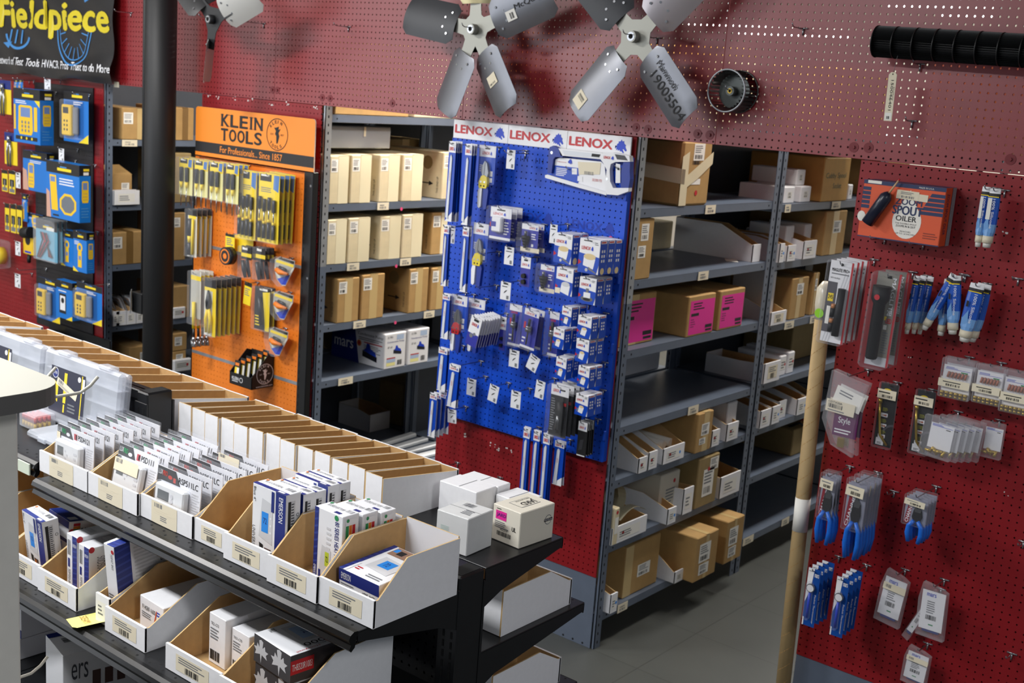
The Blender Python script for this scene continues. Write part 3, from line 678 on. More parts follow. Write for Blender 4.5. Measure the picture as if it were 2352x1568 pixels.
loc, w, h = ais(X2+.016, Z, (1396,1138,1408,1228)); carton('thin cream box on end beside the post on the sixth shelf', (loc[0], .051, Z+.0006), .035, .2, .16, CARTON2, name='thin_box', cat='box', deco=lambda mb, sd, w, d, h: (mb.rect(sd['front'], w*.15, h*.3, w*.85, h*.75, PAPER), mb.disc(sd['front'], w*.5, h*.88, .008, REDINK, .0006, 10)))
bin_px('white bin pulled forward in the middle of the sixth shelf', X2+.035, Z, (1533,1163,1554,1198), group=GB, lab='small', dots='b', hb=.11)
loc, w, h = ais(X2, Z, (1526,1084,1576,1162)); carton('white carton with red dot in the middle of the sixth shelf', (loc[0]-.04, loc[1]+.02, loc[2]), w, .3, h, mat('dull_white_board', (206, 200, 184), .7), deco=lambda mb, sd, w, d, h: (mb.disc(sd['front'], w*.72, h*.78, .01, REDINK), mb.lines(sd['front'], w*.3, h*.2, w*.8, h*.65, 6, GREYINK)))
bin_px('small white bin right of the white carton on the sixth shelf', X2+.012, Z, (1570,1116,1594,1150), group=GB, lab='small', hb=.11)
loc, w, h = ais(X2+.012, Z, (1598,1038,1655,1138)); carton('olive carton covered in white labels on the sixth shelf', loc, w, .36, h, CARTOND, labs=(('front', .28, .2, .5, .55), ('front', .55, .7, .4, .25)), deco=lambda mb, sd, w, d, h: mb.disc(sd['front'], w*.5, h*.75, .01, REDINK, .002))
bin_px('open white bin at the far end of the sixth shelf', X2+.012, Z, (1655,1080,1702,1119), group=GB, lab='small', hb=.12)
Z = Z2[7]
bin_px('white bin at the foot of the post on the bottom shelf', X2+.03, Z, (1402,1360,1419,1396), group=GB, lab='small', dots='b', hb=.12)
loc, w, h = ais(X2-.02, Z, (1431,1222,1520,1352)); carton('brown carton with pale tape and one label on the bottom shelf', loc, w, .36, h, CARTON, tape=(.0, .22), tm=TAPE, labs=(('front', .38, .3, .36, .24),))
bin_px('white bin jutting out between the two bottom cartons', X2+.045, Z, (1549,1303,1575,1337), group=GB, lab='small', hb=.14, d=.34)
for k, (bb, dx) in enumerate((((1592,1213,1653,1332), .10), ((1661,1181,1712,1300), .085))):
    loc, w, h = ais(X2+dx, Z, bb); carton(('brown carton jutting past the bottom shelf edge, nearer the post', 'brown carton jutting past the bottom shelf edge, nearer the floor gap')[k], loc, w, .42, h, CARTON, group='brown cartons jutting off the bottom shelf', labs=(('front', .16, .4, .5, .42), ('front', .2, .12, .44, .24)), tape=(.42, .56))
# deeper bay
GD = 'boxes and bins on the deeper shelves of the right aisle'
Z = Z2b[1]
loc, w, h = ais(X2, Z, (1885,362,1957,457))
def handwr(mb, sd, w, d, h):
    f = sd['front']; g_ = mat('marker_green', (60, 90, 70), .6); mb.text(f, 'Cubby Spool', w*.1, h*.5, w*.86, h*.66, g_, .0008, 0, .1); mb.text(f, 'Socket', w*.4, h*.3, w*.72, h*.42, g_, .0008, 0, .1)
carton('tan carton with handwritten marker lettering on the deeper top shelf', loc, w, .4, h, mat('carton_yellowish', (196, 152, 84), .8, noise=.05), deco=handwr)
bx = (((1829,388,1852,420), 'white box on top of the little stack, deeper top shelf', .078), ((1801,417,1829,458), 'white box at the lower left of the little stack, deeper top shelf', 0), ((1838,425,1865,456), 'white box with red mark at the lower right of the little stack', 0), ((1947,428,1960,455), 'white box behind the handwritten carton at the panel edge', 0))
for bb, lb, dz in bx:
    loc, w, h = ais(X2-(.05 if dz else .02), Z, bb); carton(lb, (loc[0], loc[1], Z+.0006+dz*1.0), max(.05, w), .24, .077 if not dz else .075, BWHITE, name='white_box', cat='box', group='little stack of white boxes', labs=(('front', .3, .3, .4, .4),))
Z = Z2b[2]
bin_px('white bin nearest the upright on the deeper second shelf', X2+.01, Z, (1790,560,1800,592), group=GD, lab='small', dots='b', hb=.11)
bin_px('white bin with upright box, middle of the deeper second shelf', X2+.01, Z, (1808,563,1829,590), group=GD, lab='small', dots='rb', hb=.11)
bin_px('wide white bin with red dots on the deeper second shelf', X2+.01, Z, (1845,552,1877,585), group=GD, lab='small', dots='r', hb=.11)
for k, bb in enumerate(((1802,530,1828,562), (1846,522,1868,555))):
    loc, w, h = ais(X2-.06, Z, bb); carton(('white box standing in the middle bin of the deeper second shelf', 'white box standing in the wide bin of the deeper second shelf')[k], (loc[0], loc[1], Z+.006), w*.85, .2, .15, BWHITE, name='white_box', cat='box', group='white boxes standing in bins')
loc, w, h = ais(X2, Z, (1888,482,1948,578)); carton('large tan carton with taped front on the deeper second shelf', loc, w, .42, h, CARTON, tape=(.35, .62), labs=(('front', .4, .5, .36, .28),))
Z = Z2b[3]
bin_px('white bin with a standing white box on the deeper third shelf', X2+.012, Z, (1761,712,1807,743), group=GD, lab='card', hb=.11)
loc, w, h = ais(X2-.05, Z, (1762,640,1785,710)); carton('tall white box leaning in the bin of the deeper third shelf', (loc[0], loc[1], Z+.006), .06, .2, .24, BWHITE, name='white_box', cat='box')
for k, bb in enumerate(((1812,634,1860,728), (1861,625,1884,714))):
    loc, w, h = ais(X2-.01, Z, bb); carton(('tan carton in front on the deeper third shelf', 'tan carton half hidden on the deeper third shelf')[k], loc, w, .34, h, CARTON, group='tan cartons on the deeper third shelf', tape=(.35, .6), labs=(('front', .3, .58, .4, .28),))
m = MB(); m.box(-.02, 0, 0, 0, .26, .26, BLACKM)
for k in range(10): m.box(0, .01+.025*k, 0, .008, .022+.025*k, .26, BLACKM, .002)
o = m.build('ribbed_panel'); o.location = (X2-.30, 1.95, Z+.0006); tag(o, 'black ribbed panel standing at the back of the deeper third shelf', 'panel')
Z = Z2b[4]
bin_px('white bin in front on the deeper fourth shelf', X2+.012, Z, (1744,827,1794,868), group=GD, lab='card', hb=.09)
for k, bb in enumerate(((1792,815,1808,840), (1810,806,1827,834))):
    loc, w, h = ais(X2-.02, Z, bb); carton(('small white box left of a pair on the deeper fourth shelf', 'small white box right of a pair on the deeper fourth shelf')[k], loc, w, .24, h, BWHITE, name='white_box', cat='box', group='pair of small white boxes', deco=paperbits)
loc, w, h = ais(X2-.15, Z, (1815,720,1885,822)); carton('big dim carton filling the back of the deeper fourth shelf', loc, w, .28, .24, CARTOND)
Z = Z2b[5]
for k, bb in enumerate(((1746,938,1771,973), (1772,930,1793,966), (1788,918,1807,947), (1830,911,1855,946), (1853,904,1872,932))):
    bin_px('white parts bin on the deeper fifth shelf, %s' % ('nearest the upright', 'second from the upright', 'third from the upright', 'fourth from the upright', 'last by the cardboard tube')[k], X2+.012-(.03 if k in (2, 4) else 0), Z, bb, group='row of white bins on the deeper fifth shelf', lab='small', dots='rb'[k % 2], hb=.11)
Z = Z2b[6]
loc, w, h = ais(X2-.03, Z, (1818,975,1856,1037)); t = carton('brown box with cables spilling out on the deeper sixth shelf', loc, .26, .36, .14, CARTOND, seam=False)
m = MB()
for k in range(5):
    m.tube([(.05+.04*k, .06, .135), (.06+.04*k, .0+.01*k, .17), (.10+.03*k, -.03, .13), (.12+.03*k, -.02, .08)], .006, (BLACKD, mat('copper_wire', (176, 120, 70), .4), REDINK, GREYINK, BLACKD)[k], 6)
part(m, 'cables', t)
for k, (z, y, w, h, mm) in enumerate(((1, 2.45, .3, .2, CARTON), (2, 2.42, .4, .18, CARTON2), (3, 2.45, .3, .2, CARTON), (4, 2.42, .4, .16, CARTOND))):
    carton('carton beyond the handwritten one at the far end of the aisle, %s shelf' % ('top', 'second', 'third', 'fourth')[k], (X2-.01, y, Z2b[z]+.0006), w, .36, h, mm, group=GD)
# ---- aisle behind the black column
X0 = XF[0]-.004
GA = 'boxes on the shelves behind the black column'
for lb, z, bb, mm, kw in (('brown carton with paper label left of the column on the top shelf', Z0[0], (280,248,344,313), CARTON, dict(labs=(('front', .06, .5, .34, .36),), tape=(.55, .8))), ('brown carton with brown tape right of the column on the top shelf', Z0[0], (392,247,446,315), CARTON, dict(tape=(.5, .75), tm=mat('brown_tape', (130, 98, 52), .4))),
    ('small tan carton with lifted flaps on the second shelf behind the column', Z0[1], (243,386,304,463), CARTON, dict(labs=(('front', .5, .4, .36, .32),))), ('brown carton right of the column on the second shelf', Z0[1], (396,352,440,462), CARTOND, {}),
    ('long brown carton with tape and label on the third shelf', Z0[2], (244,530,338,600), CARTON, dict(tape=(.40, .6), tm=mat('brown_tape', (130, 98, 52), .4), labs=(('front', .02, .5, .26, .36),))), ('tall brown carton right of the column on the third shelf', Z0[2], (394,488,427,590), CARTON, dict(labs=(('front', .15, .7, .45, .2),))),
    ('brown carton right of the column on the fourth shelf', Z0[3], (392,655,436,722), CARTON, {}), ('brown carton left of the column on the bottom shelf', Z0[4], (298,792,345,842), CARTON, dict(labs=(('front', .5, .4, .3, .4),))),
    ('upper brown carton of two stacked right of the column', Z0[4], (396,743,430,787), CARTON, dict(labs=(('front', .15, .3, .5, .5),))), ('lower brown carton of two stacked right of the column', Z0[4], (396,790,428,845), CARTON, dict(labs=(('front', .25, .4, .5, .45),)))):
    loc, w, h = ais(X0-(.02 if 'small tan' in lb else 0), z, bb)
    if 'upper' in lb: loc = (loc[0], loc[1], loc[2]+.125); h = .11
    if 'lower' in lb: h = .122
    t = carton(lb, loc, w, .36, h if 'small tan' not in lb else .17, mm, group=GA, **kw)
    if 'small tan' in lb:
        m = MB(); m.face([(0, .36, .17), (w, .36, .17), (w*.98, .22, .215), (w*.02, .22, .215)], CARTON); part(m, 'flap', t); m = MB(); m.face([(0, 0, .17), (w, 0, .17), (w*.98, .13, .215), (w*.02, .13, .215)], CARTON); part(m, 'flap', t)
loc, w, h = ais(X0+.006, Z0[1], (243,437,318,464)); parts_bin('flat white tray in front of the small tan carton on the second shelf', (loc[0]+.012, loc[1], loc[2]), w, .03, h, h, R90, lab='small')
GC = 'white bins of bagged cables behind the column'
for k, bb in enumerate(((243,716,266,741), (267,714,290,740), (291,713,312,738), (313,712,335,737))):
    t = bin_px('white bin of bagged cables on the fourth shelf, %s' % ('by the post', 'second from the post', 'third from the post', 'by the outlet box')[k], X0+.01, Z0[3], bb, group=GC, lab='small', hb=.10)
    m = MB(); c0 = Vector(t.location)
    for q in range(4): m.tube([(c0.x-.05, c0.y+.018+.008*q, c0.z+.05), (c0.x-.12, c0.y+.02+.008*q, c0.z+.11+.02*(q % 2)), (c0.x-.20, c0.y+.018+.008*q, c0.z+.14), (c0.x-.26, c0.y+.03, c0.z+.06)], .005, (BLACKD, STRIP, mat('copper_wire', (176,120,70), .4), GREYINK)[q], 6)
    m.tube([(c0.x-.04, c0.y+.032, c0.z+.05), (c0.x-.14, c0.y+.032, c0.z+.13), (c0.x-.25, c0.y+.032, c0.z+.11)], [.014, .022, .018], BAG, 10); tag(m.build('bagged_cable'), 'clear bag of cable in the white bin, %s on the fourth shelf' % ('by the post', 'second from the post', 'third from the post', 'by the outlet box')[k], 'bag', GC)
loc, w, h = ais(X0+.012, Z0[3], (398,698,414,722)); carton('tiny white box in front of the brown carton right of the column', loc, .09, .1, .07, BWHITE, name='white_box', cat='box', deco=paperbits)
loc, w, h = ais(X0+.012, Z0[4], (396,818,436,846)); carton('white box in front of the stacked cartons right of the column', (loc[0]+.02, loc[1], Z0[4]+.0006), w, .03, .075, BWHITE, name='white_box', cat='box', deco=paperbits)
# far half of the saw board row, seen between its uprights; lowest dull cartons added to darken the openings
fx = XL[2]+.445
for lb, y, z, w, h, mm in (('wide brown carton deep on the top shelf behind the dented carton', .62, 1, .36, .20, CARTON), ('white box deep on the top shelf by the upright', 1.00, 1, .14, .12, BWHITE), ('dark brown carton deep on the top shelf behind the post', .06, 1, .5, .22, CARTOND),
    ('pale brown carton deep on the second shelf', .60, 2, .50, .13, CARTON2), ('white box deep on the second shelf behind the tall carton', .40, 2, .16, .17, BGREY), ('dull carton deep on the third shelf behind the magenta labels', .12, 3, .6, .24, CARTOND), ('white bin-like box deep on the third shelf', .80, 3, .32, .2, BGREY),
    ('dull carton deep on the empty fourth shelf, left', .10, 4, .36, .2, CARTOND), ('white box deep on the empty fourth shelf, right', .60, 4, .5, .15, BGREY), ('dull filler carton added to darken the depth of the fifth shelf', .15, 5, .9, .17, CARTOND), ('dull filler carton added to darken the depth of the sixth shelf', .15, 6, .9, .2, CARTOND), ('dull filler carton added to darken the depth of the bottom shelf', .15, 7, .9, .24, CARTOND)):
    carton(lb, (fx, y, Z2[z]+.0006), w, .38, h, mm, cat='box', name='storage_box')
# cartons on top of the rows and against the rear wall, glimpsed through the fascia holes
for k, (x, y, w, d, h, mm) in enumerate(((-4.715, .08, .42, .5, .36, CARTON), (-4.715, .62, .42, .4, .3, CARTON2), (-5.14, .4, .36, .5, .34, CARTOND), (-3.4, .2, .45, .5, .34, CARTON), (-2.95, .5, .4, .4, .28, CARTON2), (-3.3, .95, .5, .4, .36, CARTON), (-1.55, .25, .4, .5, .30, CARTON2), (-2.75, 1.4, .4, .5, .3, CARTON))):
    carton('carton stored on top of the shelving behind the red fascia, %s' % ('first over the orange board', 'second over the orange board', 'third over the orange board', 'first over the saw board', 'second over the saw board', 'third over the saw board', 'over the flashlight panel', 'over the deeper right shelves')[k], (x, y, (2.0515 if k < 3 else 2.1315)), w, d, h, mm, rot=(0,0,0), group='cartons on top of the shelving', tape=(.4, .6))
# ================================================================== goods on the gondola
LUXG = mat('lux_green', (30, 150, 90), .5); LUXR = mat('lux_red', (196, 60, 44), .5)
DEVW = mat('thermostat_white', (226, 228, 228), .45); SCRN = mat('lcd_grey', (86, 92, 92), .3); PRNT = mat('pale_table', (206, 207, 210), .6)
GREENTXT = mat('emerson_table', (70, 72, 78), .6)
def thermo_pack(label, loc, rx, code, red, group, sticker=None):
    w, h = .184, .136
    t = thing('thermostat_pack', label, 'thermostat pack', loc, (rx, 0, 0), group)
    m = MB(); m.box(-w/2+.003, .006, .002, w/2-.003, .0085, h-.010, WHITE)
    fr = F((-w/2+.003, .006, .002), (1,0,0), (0,0,1)); W, H = w-.006, h-.012
    m.poly(fr, [(0, H), (.060, H), (.078, H-.030), (0, H-.030)] if not red else [(0, H), (.074, H), (.096, H-.034), (0, H-.034)], INK, .0006)
    m.text(fr, 'LUX', .004, H-.020, .022, H-.007, WHITE, .001); m.text(fr, 'PRO', .023, H-.021, .041, H-.008, LUXR if red else LUXG, .001, .03)
    m.disc(fr, .053, H-.020, .009, WHITE if not red else LUXR, .001, 14, .005)
    if not red: m.rect(fr, .082, H-.027, .097, H-.010, REDINK, .0008); m.rect(fr, .090, H-.025, .096, H-.012, INK, .001)
    else: m.rect(fr, .066, H-.030, .076, H-.018, LUXR, .0008)
    m.text(fr, code, .102 if not red else .088, H-.026, .156 if not red else .166, H-.011, INK, .001, .01)
    m.rect(fr, 0, 0, .017, H-.032, INK, .0006)
    for k in range(3): m.disc(fr, .0085, H-.046-.022*k, .0045, LUXR if red else LUXG, .001, 8)
    m.lines(fr, W-.034, .012, W-.004, H-.034, 12, PRNT, .0008); part(m, 'card', t)
    m = MB(); m.box(.022-w/2, -.014, .008, w/2-.044, .005, h-.046, DEVW, .004); fr = F((.022-w/2, -.014, .008), (1,0,0), (0,0,1))
    m.rect(fr, .014, .044, .014+(.030 if not red else .046), .044+.024, SCRN, .0006)
    if red: m.disc(fr, .072, .060, .006, PRNT, .0008, 10); m.disc(fr, .072, .048, .006, PRNT, .0008, 10); m.rect(fr, .056, .004, .108, .014, REDINK, .0008); m.lines(fr, .060, .006, .104, .012, 1, WHITE, .001)
    else:
        for q in ((.054, .060), (.062, .050), (.054, .040)): m.disc(fr, q[0], q[1], .003, PRNT, .0008, 8)
        m.lines(fr, .094, .014, .110, .068, 4, PRNT, .0008)
    part(m, 'thermostat', t)
    m = MB(); m.box(-w/2, .005, 0, w/2, .0095, h, BLIST, .004); m.box(.018-w/2, -.0155, .004, w/2-.038, .006, h-.042, BLIST, .005); part(m, 'clear_blister', t)
    if sticker:
        m = MB(); a, b, c, d = sticker; k_ = b < .09; fr = F((-w/2, -.017 if c > .05 and k_ else .004, 0), (1,0,0), (0,0,1)); m.rect(fr, a, b, a+c, b+d, CREAM, .0005); m.bars(fr, a+.006, b+d*.6, a+c*.35, b+d*.92, GREYINK, 8); part(m, 'price_sticker', t)
    return t
Yf = -2.188
# top row of bins, from the free end of the gondola leftwards
def fbin(lb, x0, x1, dy=0, hf=.062, hb=.135, d=.262, lab='card', z=None, grp='white parts bins along the top front shelf', ys=.36):
    return parts_bin(lb, (x0, Yf+dy, (z or D1)+.0006), x1-x0, d, hf, hb, (0,0,0), grp, lab, ys)
fbin('end bin on the top front shelf holding one flat blue and white box', -1.806, -1.638)
fbin('bin of heat pump thermostat boxes, next to the end bin', -1.972, -1.808, -.006)
fbin('bin of upright blue-striped thermostat boxes on the top front shelf', -2.140, -1.976, .003)
fbin('bin labelled contactor between the red-print packs and striped boxes', -2.274, -2.143, .02, .055, .13)
fbin('bin of red-print thermostat packs on the top front shelf', -2.488, -2.278, .014, .058, .10, lab='long')
fbin('bin of green-print thermostat packs in the middle of three', -2.711, -2.492, .004, .058, .10, lab='long')
fbin('leftmost bin of green-print packs on the top front shelf', -2.950, -2.715, .003, .058, .10, lab='long')
GG1, GG2, GG3 = 'thermostat packs in the leftmost bin', 'thermostat packs in the middle bin', 'thermostat packs in the red-print bin'
n = 8
for k in range(n): thermo_pack('green-print thermostat pack in the leftmost bin, %s' % nth(k, n), (-2.842+.005*k/7, -2.152+.0285*k, D1+.008), -.05+random.uniform(-.02, .02), 'PSDH121', False, GG1, (.003, .02, .016, .085) if k == 0 else None)
n = 7
for k in range(n): thermo_pack('green-print thermostat pack in the middle bin, %s' % nth(k, n), (-2.600+.004*random.uniform(-1, 1), -2.134+.030*k, D1+.008), -.20, 'PSD111', False, GG2, (.026, .062, .105, .034) if k == 0 else None)
n = 7
for k in range(n): thermo_pack('red-print thermostat pack in the red-print bin, %s' % nth(k, n), (-2.382+.004*random.uniform(-1, 1), -2.152+.034*k, D1+.008), -.07+random.uniform(-.02, .02), 'RSP511LC', True, GG3, (.03, .108, .085, .024) if k == 5 else None)
# printed thermostat boxes
STRP = mat('stripe_navy', (48, 66, 146), .4)
def striped(mb, fr, x0, y0, x1, y1, along_x=True):
    mb.rect(fr, x0, y0, x1, y1, NAVY, .0005); n = 10
    for i in range(n):
        a = i/n
        if along_x: mb.poly(fr, [(x0+(x1-x0)*a, y0), (x0+(x1-x0)*(a+.04), y0), (x0+(x1-x0)*(a+.07), y1), (x0+(x1-x0)*(a+.03), y1)], STRP, .0007)
        else: mb.poly(fr, [(x0, y0+(y1-y0)*a), (x1, y0+(y1-y0)*(a+.03)), (x1, y0+(y1-y0)*(a+.06)), (x0, y0+(y1-y0)*(a+.03))], STRP, .0007)
PHOTOD = mat('photo_dark', (88, 62, 56), .5)
def vtext(m, fr, t, x, y, w, l, mt, b=0.0, lift=.0008):
    """lettering that runs down a face: w across, l long"""
    f2 = F(fr.p(x, y), -fr.v, fr.u); m.text(f2, t, 0, 0, l, w, mt, lift, b)
def em_front(mb, f, w, h):
    mb.rect(f, w*.70, 0, w, h, NAVY, .0005); vtext(mb, f, 'EMERSON', w*.80, h*.94, w*.12, h*.34, WHITE, .01)
    mb.poly(f, [(w*.22, h*.30), (w*.62, h*.24), (w*.62, h*.80), (w*.30, h*.84)], PRNT, .0006); mb.rect(f, w*.30, h*.38, w*.50, h*.66, SKYSCR, .0009); mb.text(f, '72', w*.35, h*.50, w*.46, h*.58, NAVY, .0012)
    for k in range(3): mb.disc(f, w*.57, h*(.40+.1*k), w*.025, WHITE, .001, 10)
    vtext(mb, f, 'Blue 4"', w*.04, h*.96, w*.07, h*.20, INK); vtext(mb, f, 'UNIVERSAL', w*.02, h*.42, w*.09, h*.36, GREYINK)
    mb.rect(f, w*.58, h*.70, w*.66, h*.98, NAVY, .0012); mb.poly(f, [(w*.24, h*.22), (w*.36, h*.2), (w*.36, h*.06), (w*.26, h*.1)], INK, .0008); mb.rect(f, w*.4, h*.03, w*.6, h*.17, PHOTOD, .0008); mb.rect(f, w*.44, h*.08, w*.5, h*.14, mat('orange_seal', (214, 120, 40), .5), .001)
def em_side(mb, f, w, h, col=INK):
    mb.rect(f, w*.15, h*.02, w*.62, h*.90, PRNT, .0005); mb.rect(f, w*.15, h*.02, w*.34, h*.90, col, .0007); mb.lines(f, w*.36, h*.04, w*.6, h*.88, 22, GREENTXT, .0008)
    mb.disc(f, w*.8, h*.7, w*.1, GREYINK, .0007, 12); mb.disc(f, w*.8, h*.7, w*.06, WHITE, .0009, 12)
    for k in range(6): mb.disc(f, w*.8, h*(.08+.055*k), w*.045, INK, .0007, 8)
def em_top(mb, f, w, d):
    striped(mb, f, 0, 0, w, d*.26); mb.text(f, 'BLUE UNIVERSAL', w*.1, d*.55, w*.62, d*.75, GREYINK); mb.bars(f, w*.7, d*.55, w*.95, d*.85, GREYINK, 10); mb.rect(f, w*.72, d*.05, w*.9, d*.2, WHITE, .0009); mb.disc(f, w*.08, d*.82, d*.1, mat('orange_seal', (214, 120, 40), .5), .0009, 10)
def em(mb, sd, w, d, h): em_front(mb, sd['front'], w, h); em_side(mb, sd['right'], d, h); em_top(mb, sd['top'], w, d)
GE = 'upright blue-striped thermostat boxes'
n = 5; yy = -2.135
for k in range(n):
    dd = .037 if k else .044
    carton('blue-striped thermostat box in the fifth bin, %s' % nth(k, n), (-2.103+.004*(k % 2), yy, D1+.006+(.004 if k == 0 else 0)), .118, dd, .176-.004*(k % 3), WHITE, (0, 0, random.uniform(-.02, .02)), 'thermostat_box', 'box', GE, deco=em, c=.0012, seam=False); yy += dd+.002
LIME = mat('lime_screen', (190, 206, 60), .4)
def hp(mb, sd, w, d, h):
    f = sd['front']; striped(mb, f, 0, 0, w*.14, h, False); vtext(mb, f, '80 SERIES HEAT PUMP', w*.74, h*.90, w*.14, h*.62, NAVY, .008); mb.lines(f, w*.45, h*.45, w*.62, h*.8, 5, PRNT)
    mb.poly(f, [(w*.2, h*.08), (w*.62, h*.06), (w*.62, h*.46), (w*.3, h*.5)], PRNT, .0006); mb.rect(f, w*.42, h*.22, w*.56, h*.42, LIME, .0009); mb.text(f, '72', w*.45, h*.28, w*.53, h*.36, INK, .0012); mb.disc(f, w*.78, h*.95, w*.07, GRN, .0008, 12)
    vtext(mb, f, 'EMERSON', w*.03, h*.18, w*.08, h*.17, WHITE, 0, .0012); mb.rect(f, w*.2, h*.02, w*.28, h*.14, NAVY, .001)
    f = sd['right']; em_side(mb, f, d, h); mb.rect(f, d*.15, h*.62, d*.8, h*.95, WHITE, .0009)
    for k, c in enumerate((GRN, mat('orange_seal', (214, 120, 40), .5), REDINK)): mb.rect(f, d*(.18+.2*k), h*.68, d*(.36+.2*k), h*.86, c, .0012)
    mb.disc(f, d*.3, h*.93, d*.09, GRN, .0012, 12)
    f = sd['top']; mb.text(f, '80 SERIES HEAT PUMP', w*.12, d*.5, w*.7, d*.72, GREYINK); mb.rect(f, w*.6, d*.1, w*.8, d*.3, NAVY); mb.bars(f, w*.75, d*.55, w*.95, d*.85, GREYINK, 8); mb.disc(f, w*.1, d*.85, d*.1, GRN, .0008, 10)
n = 3; yy = -2.105
for k in range(n):
    carton('heat pump thermostat box beside the end bin, %s' % nth(k, n), (-1.920+.006*k, yy, D1+.006), .094, .048, .168-.006*k, WHITE, (0, 0, -.03*(k == 0)), 'thermostat_box', 'box', 'heat pump thermostat boxes', deco=hp, c=.0012, seam=False); yy += .052
def flatbox(mb, sd, w, d, h):
    f = sd['front']; mb.rect(f, 0, h*.45, w, h, NAVY, .0005); mb.text(f, 'EMERSON', w*.06, h*.55, w*.3, h*.85, WHITE); mb.lines(f, w*.05, h*.08, w*.5, h*.4, 3, GREYINK); mb.text(f, '1F95-0671', w*.6, h*.1, w*.9, h*.35, INK)
    f = sd['left']; mb.rect(f, 0, 0, d, h, NAVY, .0005)
    f = sd['top']; striped(mb, f, 0, 0, w*.10, d, False); mb.rect(f, w*.10, 0, w*.16, d*.3, WHITE, .0008)
    mb.poly(f, [(w*.25, d*.28), (w*.82, d*.24), (w*.84, d*.62), (w*.27, d*.66)], PRNT, .0007); mb.rect(f, w*.4, d*.38, w*.68, d*.58, SKYSCR, .001); mb.text(f, '72', w*.48, d*.43, w*.58, d*.53, NAVY, .0012)
    mb.rect(f, w*.16, d*.74, w*.98, d*.98, mat('photo_warm', (150, 118, 100), .5), .0007); mb.rect(f, w*.3, d*.80, w*.45, d*.92, INK, .0009); mb.rect(f, w*.6, d*.76, w*.85, d*.84, NAVY, .0009); mb.rect(f, w*.18, d*.84, w*.28, d*.94, SKYSCR, .0009); mb.poly(f, [(w*.5, d*.86), (w*.7, d*.9), (w*.66, d*.97), (w*.52, d*.96)], PHOTOD, .0009)
    mb.lines(f, w*.55, d*.06, w*.9, d*.16, 2, GREYINK); mb.rect(f, w*.16, d*.06, w*.24, d*.24, REDINK, .0009) if False else mb.lines(f, w*.2, d*.12, w*.36, d*.22, 2, REDINK)
carton('flat blue and white thermostat box lying in the end bin', (-1.79, -2.145, D1+.03), .128, .165, .05, WHITE, (math.radians(3), 0, -.03), 'thermostat_box', 'box', deco=flatbox, c=.0012, seam=False)
m = MB(); m.box(0, 0, 0, .03, .02, .05, DEVW, .003); m.lines(F((0,0,0),(1,0,0),(0,0,1)), .005, .01, .025, .045, 4, GREYINK); o = m.build('contactor_box'); o.location = (-2.205, -2.06, D1+.006); tag(o, 'small white contactor part standing in the bin labelled contactor', 'contactor')
# ---- rear row of bins facing away, right section then left section
GR = 'rear row of white bins with their tall backs to the camera'
n = 13; bw = (2.862-2.003)/n
NUM = ['first', 'second', 'third', 'fourth', 'fifth', 'sixth', 'seventh', 'eighth', 'ninth', 'tenth', 'eleventh', 'twelfth', 'thirteenth']
for k in range(n):
    x1 = -2.003-bw*k
    parts_bin('white bin facing away on the rear top shelf, %s from the stacked white boxes' % NUM[k], (x1-.001+random.uniform(-.001, .001), -1.518+random.uniform(-.004, .004), R1z+.0006), bw-.002, .284, .088, .122+random.choice((0, .002, .004)), (0, 0, PI), GR, None, .98)
GL = 'rear bins beyond the tall back panel'
n = 14; bw = .118
for k in range(n):
    x1 = -2.895-bw*k-(.0 if k < 10 else .04)
    parts_bin('wider white bin behind the tall back panel, %s' % (NUM[k]+' left of the upright' if k < 13 else 'last at the far left'), (x1-.001, -1.512+random.uniform(-.004, .004), R1z+.0006), bw-.003, .285, .088, .128, (0, 0, PI), GL, None, .98)
# ---- white boxes on the free end of the rear top shelf
def atz(z, px, py): return on(2, z, px, py)
zz = R1z+.0006
def jard(mb, sd, w, d, h):
    f = sd['front']; mb.rect(f, w*.12, h*.62, w*.5, h*.86, mat('magenta_label', (232, 40, 152), .5), .0006); mb.text(f, 'JARD', w*.16, h*.68, w*.48, h*.80, NAVY, .001, .015); mb.lines(f, w*.1, h*.38, w*.6, h*.58, 4, GREYINK); mb.text(f, '40231P', w*.3, h*.33, w*.58, h*.39, INK); mb.bars(f, w*.2, h*.18, w*.7, h*.3, INK, 16); mb.text(f, 'UL', w*.72, h*.42, w*.86, h*.54, INK, .0008, .03); mb.rect(f, w*.14, h*.9, w*.3, h*.92, INK)
    f = sd['right']; mb.disc(f, d*.82, h*.58, h*.14, GREYINK, .0006, 16); mb.disc(f, d*.82, h*.58, h*.12, CREAMB, .0007, 16); mb.rect(f, d*.7, h*.54, d*.94, h*.62, INK, .0009); mb.text(f, 'McQuay', d*.71, h*.55, d*.93, h*.61, WHITE, .0012)
    f = sd['top']; f2 = F(f.p(w*.1, d*.80), -f.v, f.u); mb.rect(f2, 0, w*.14, d*.55, w*.62, GREYINK, .0006); mb.rect(f2, .001, w*.16, d*.55-.001, w*.60, CREAMB, .0007); mb.text(f2, 'JARD', d*.02, w*.28, d*.42, w*.56, INK, .001, .03); mb.text(f2, 'MARS CAPACITOR', d*.02, w*.18, d*.42, w*.25, INK, .001)
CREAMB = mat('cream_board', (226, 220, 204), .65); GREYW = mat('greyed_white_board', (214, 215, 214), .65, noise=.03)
P = atz(zz, 1193, 1258); Q = atz(zz, 1281, 1222)
carton('cream capacitor box with bold lettering at the end of the rear top shelf', (P.x-.088, P.y-.004, zz), .092, .128, .092, CREAMB, (0, 0, -.05), 'capacitor_box', 'box', deco=jard, c=.0018, seam=False)
P = atz(zz, 1067, 1281)
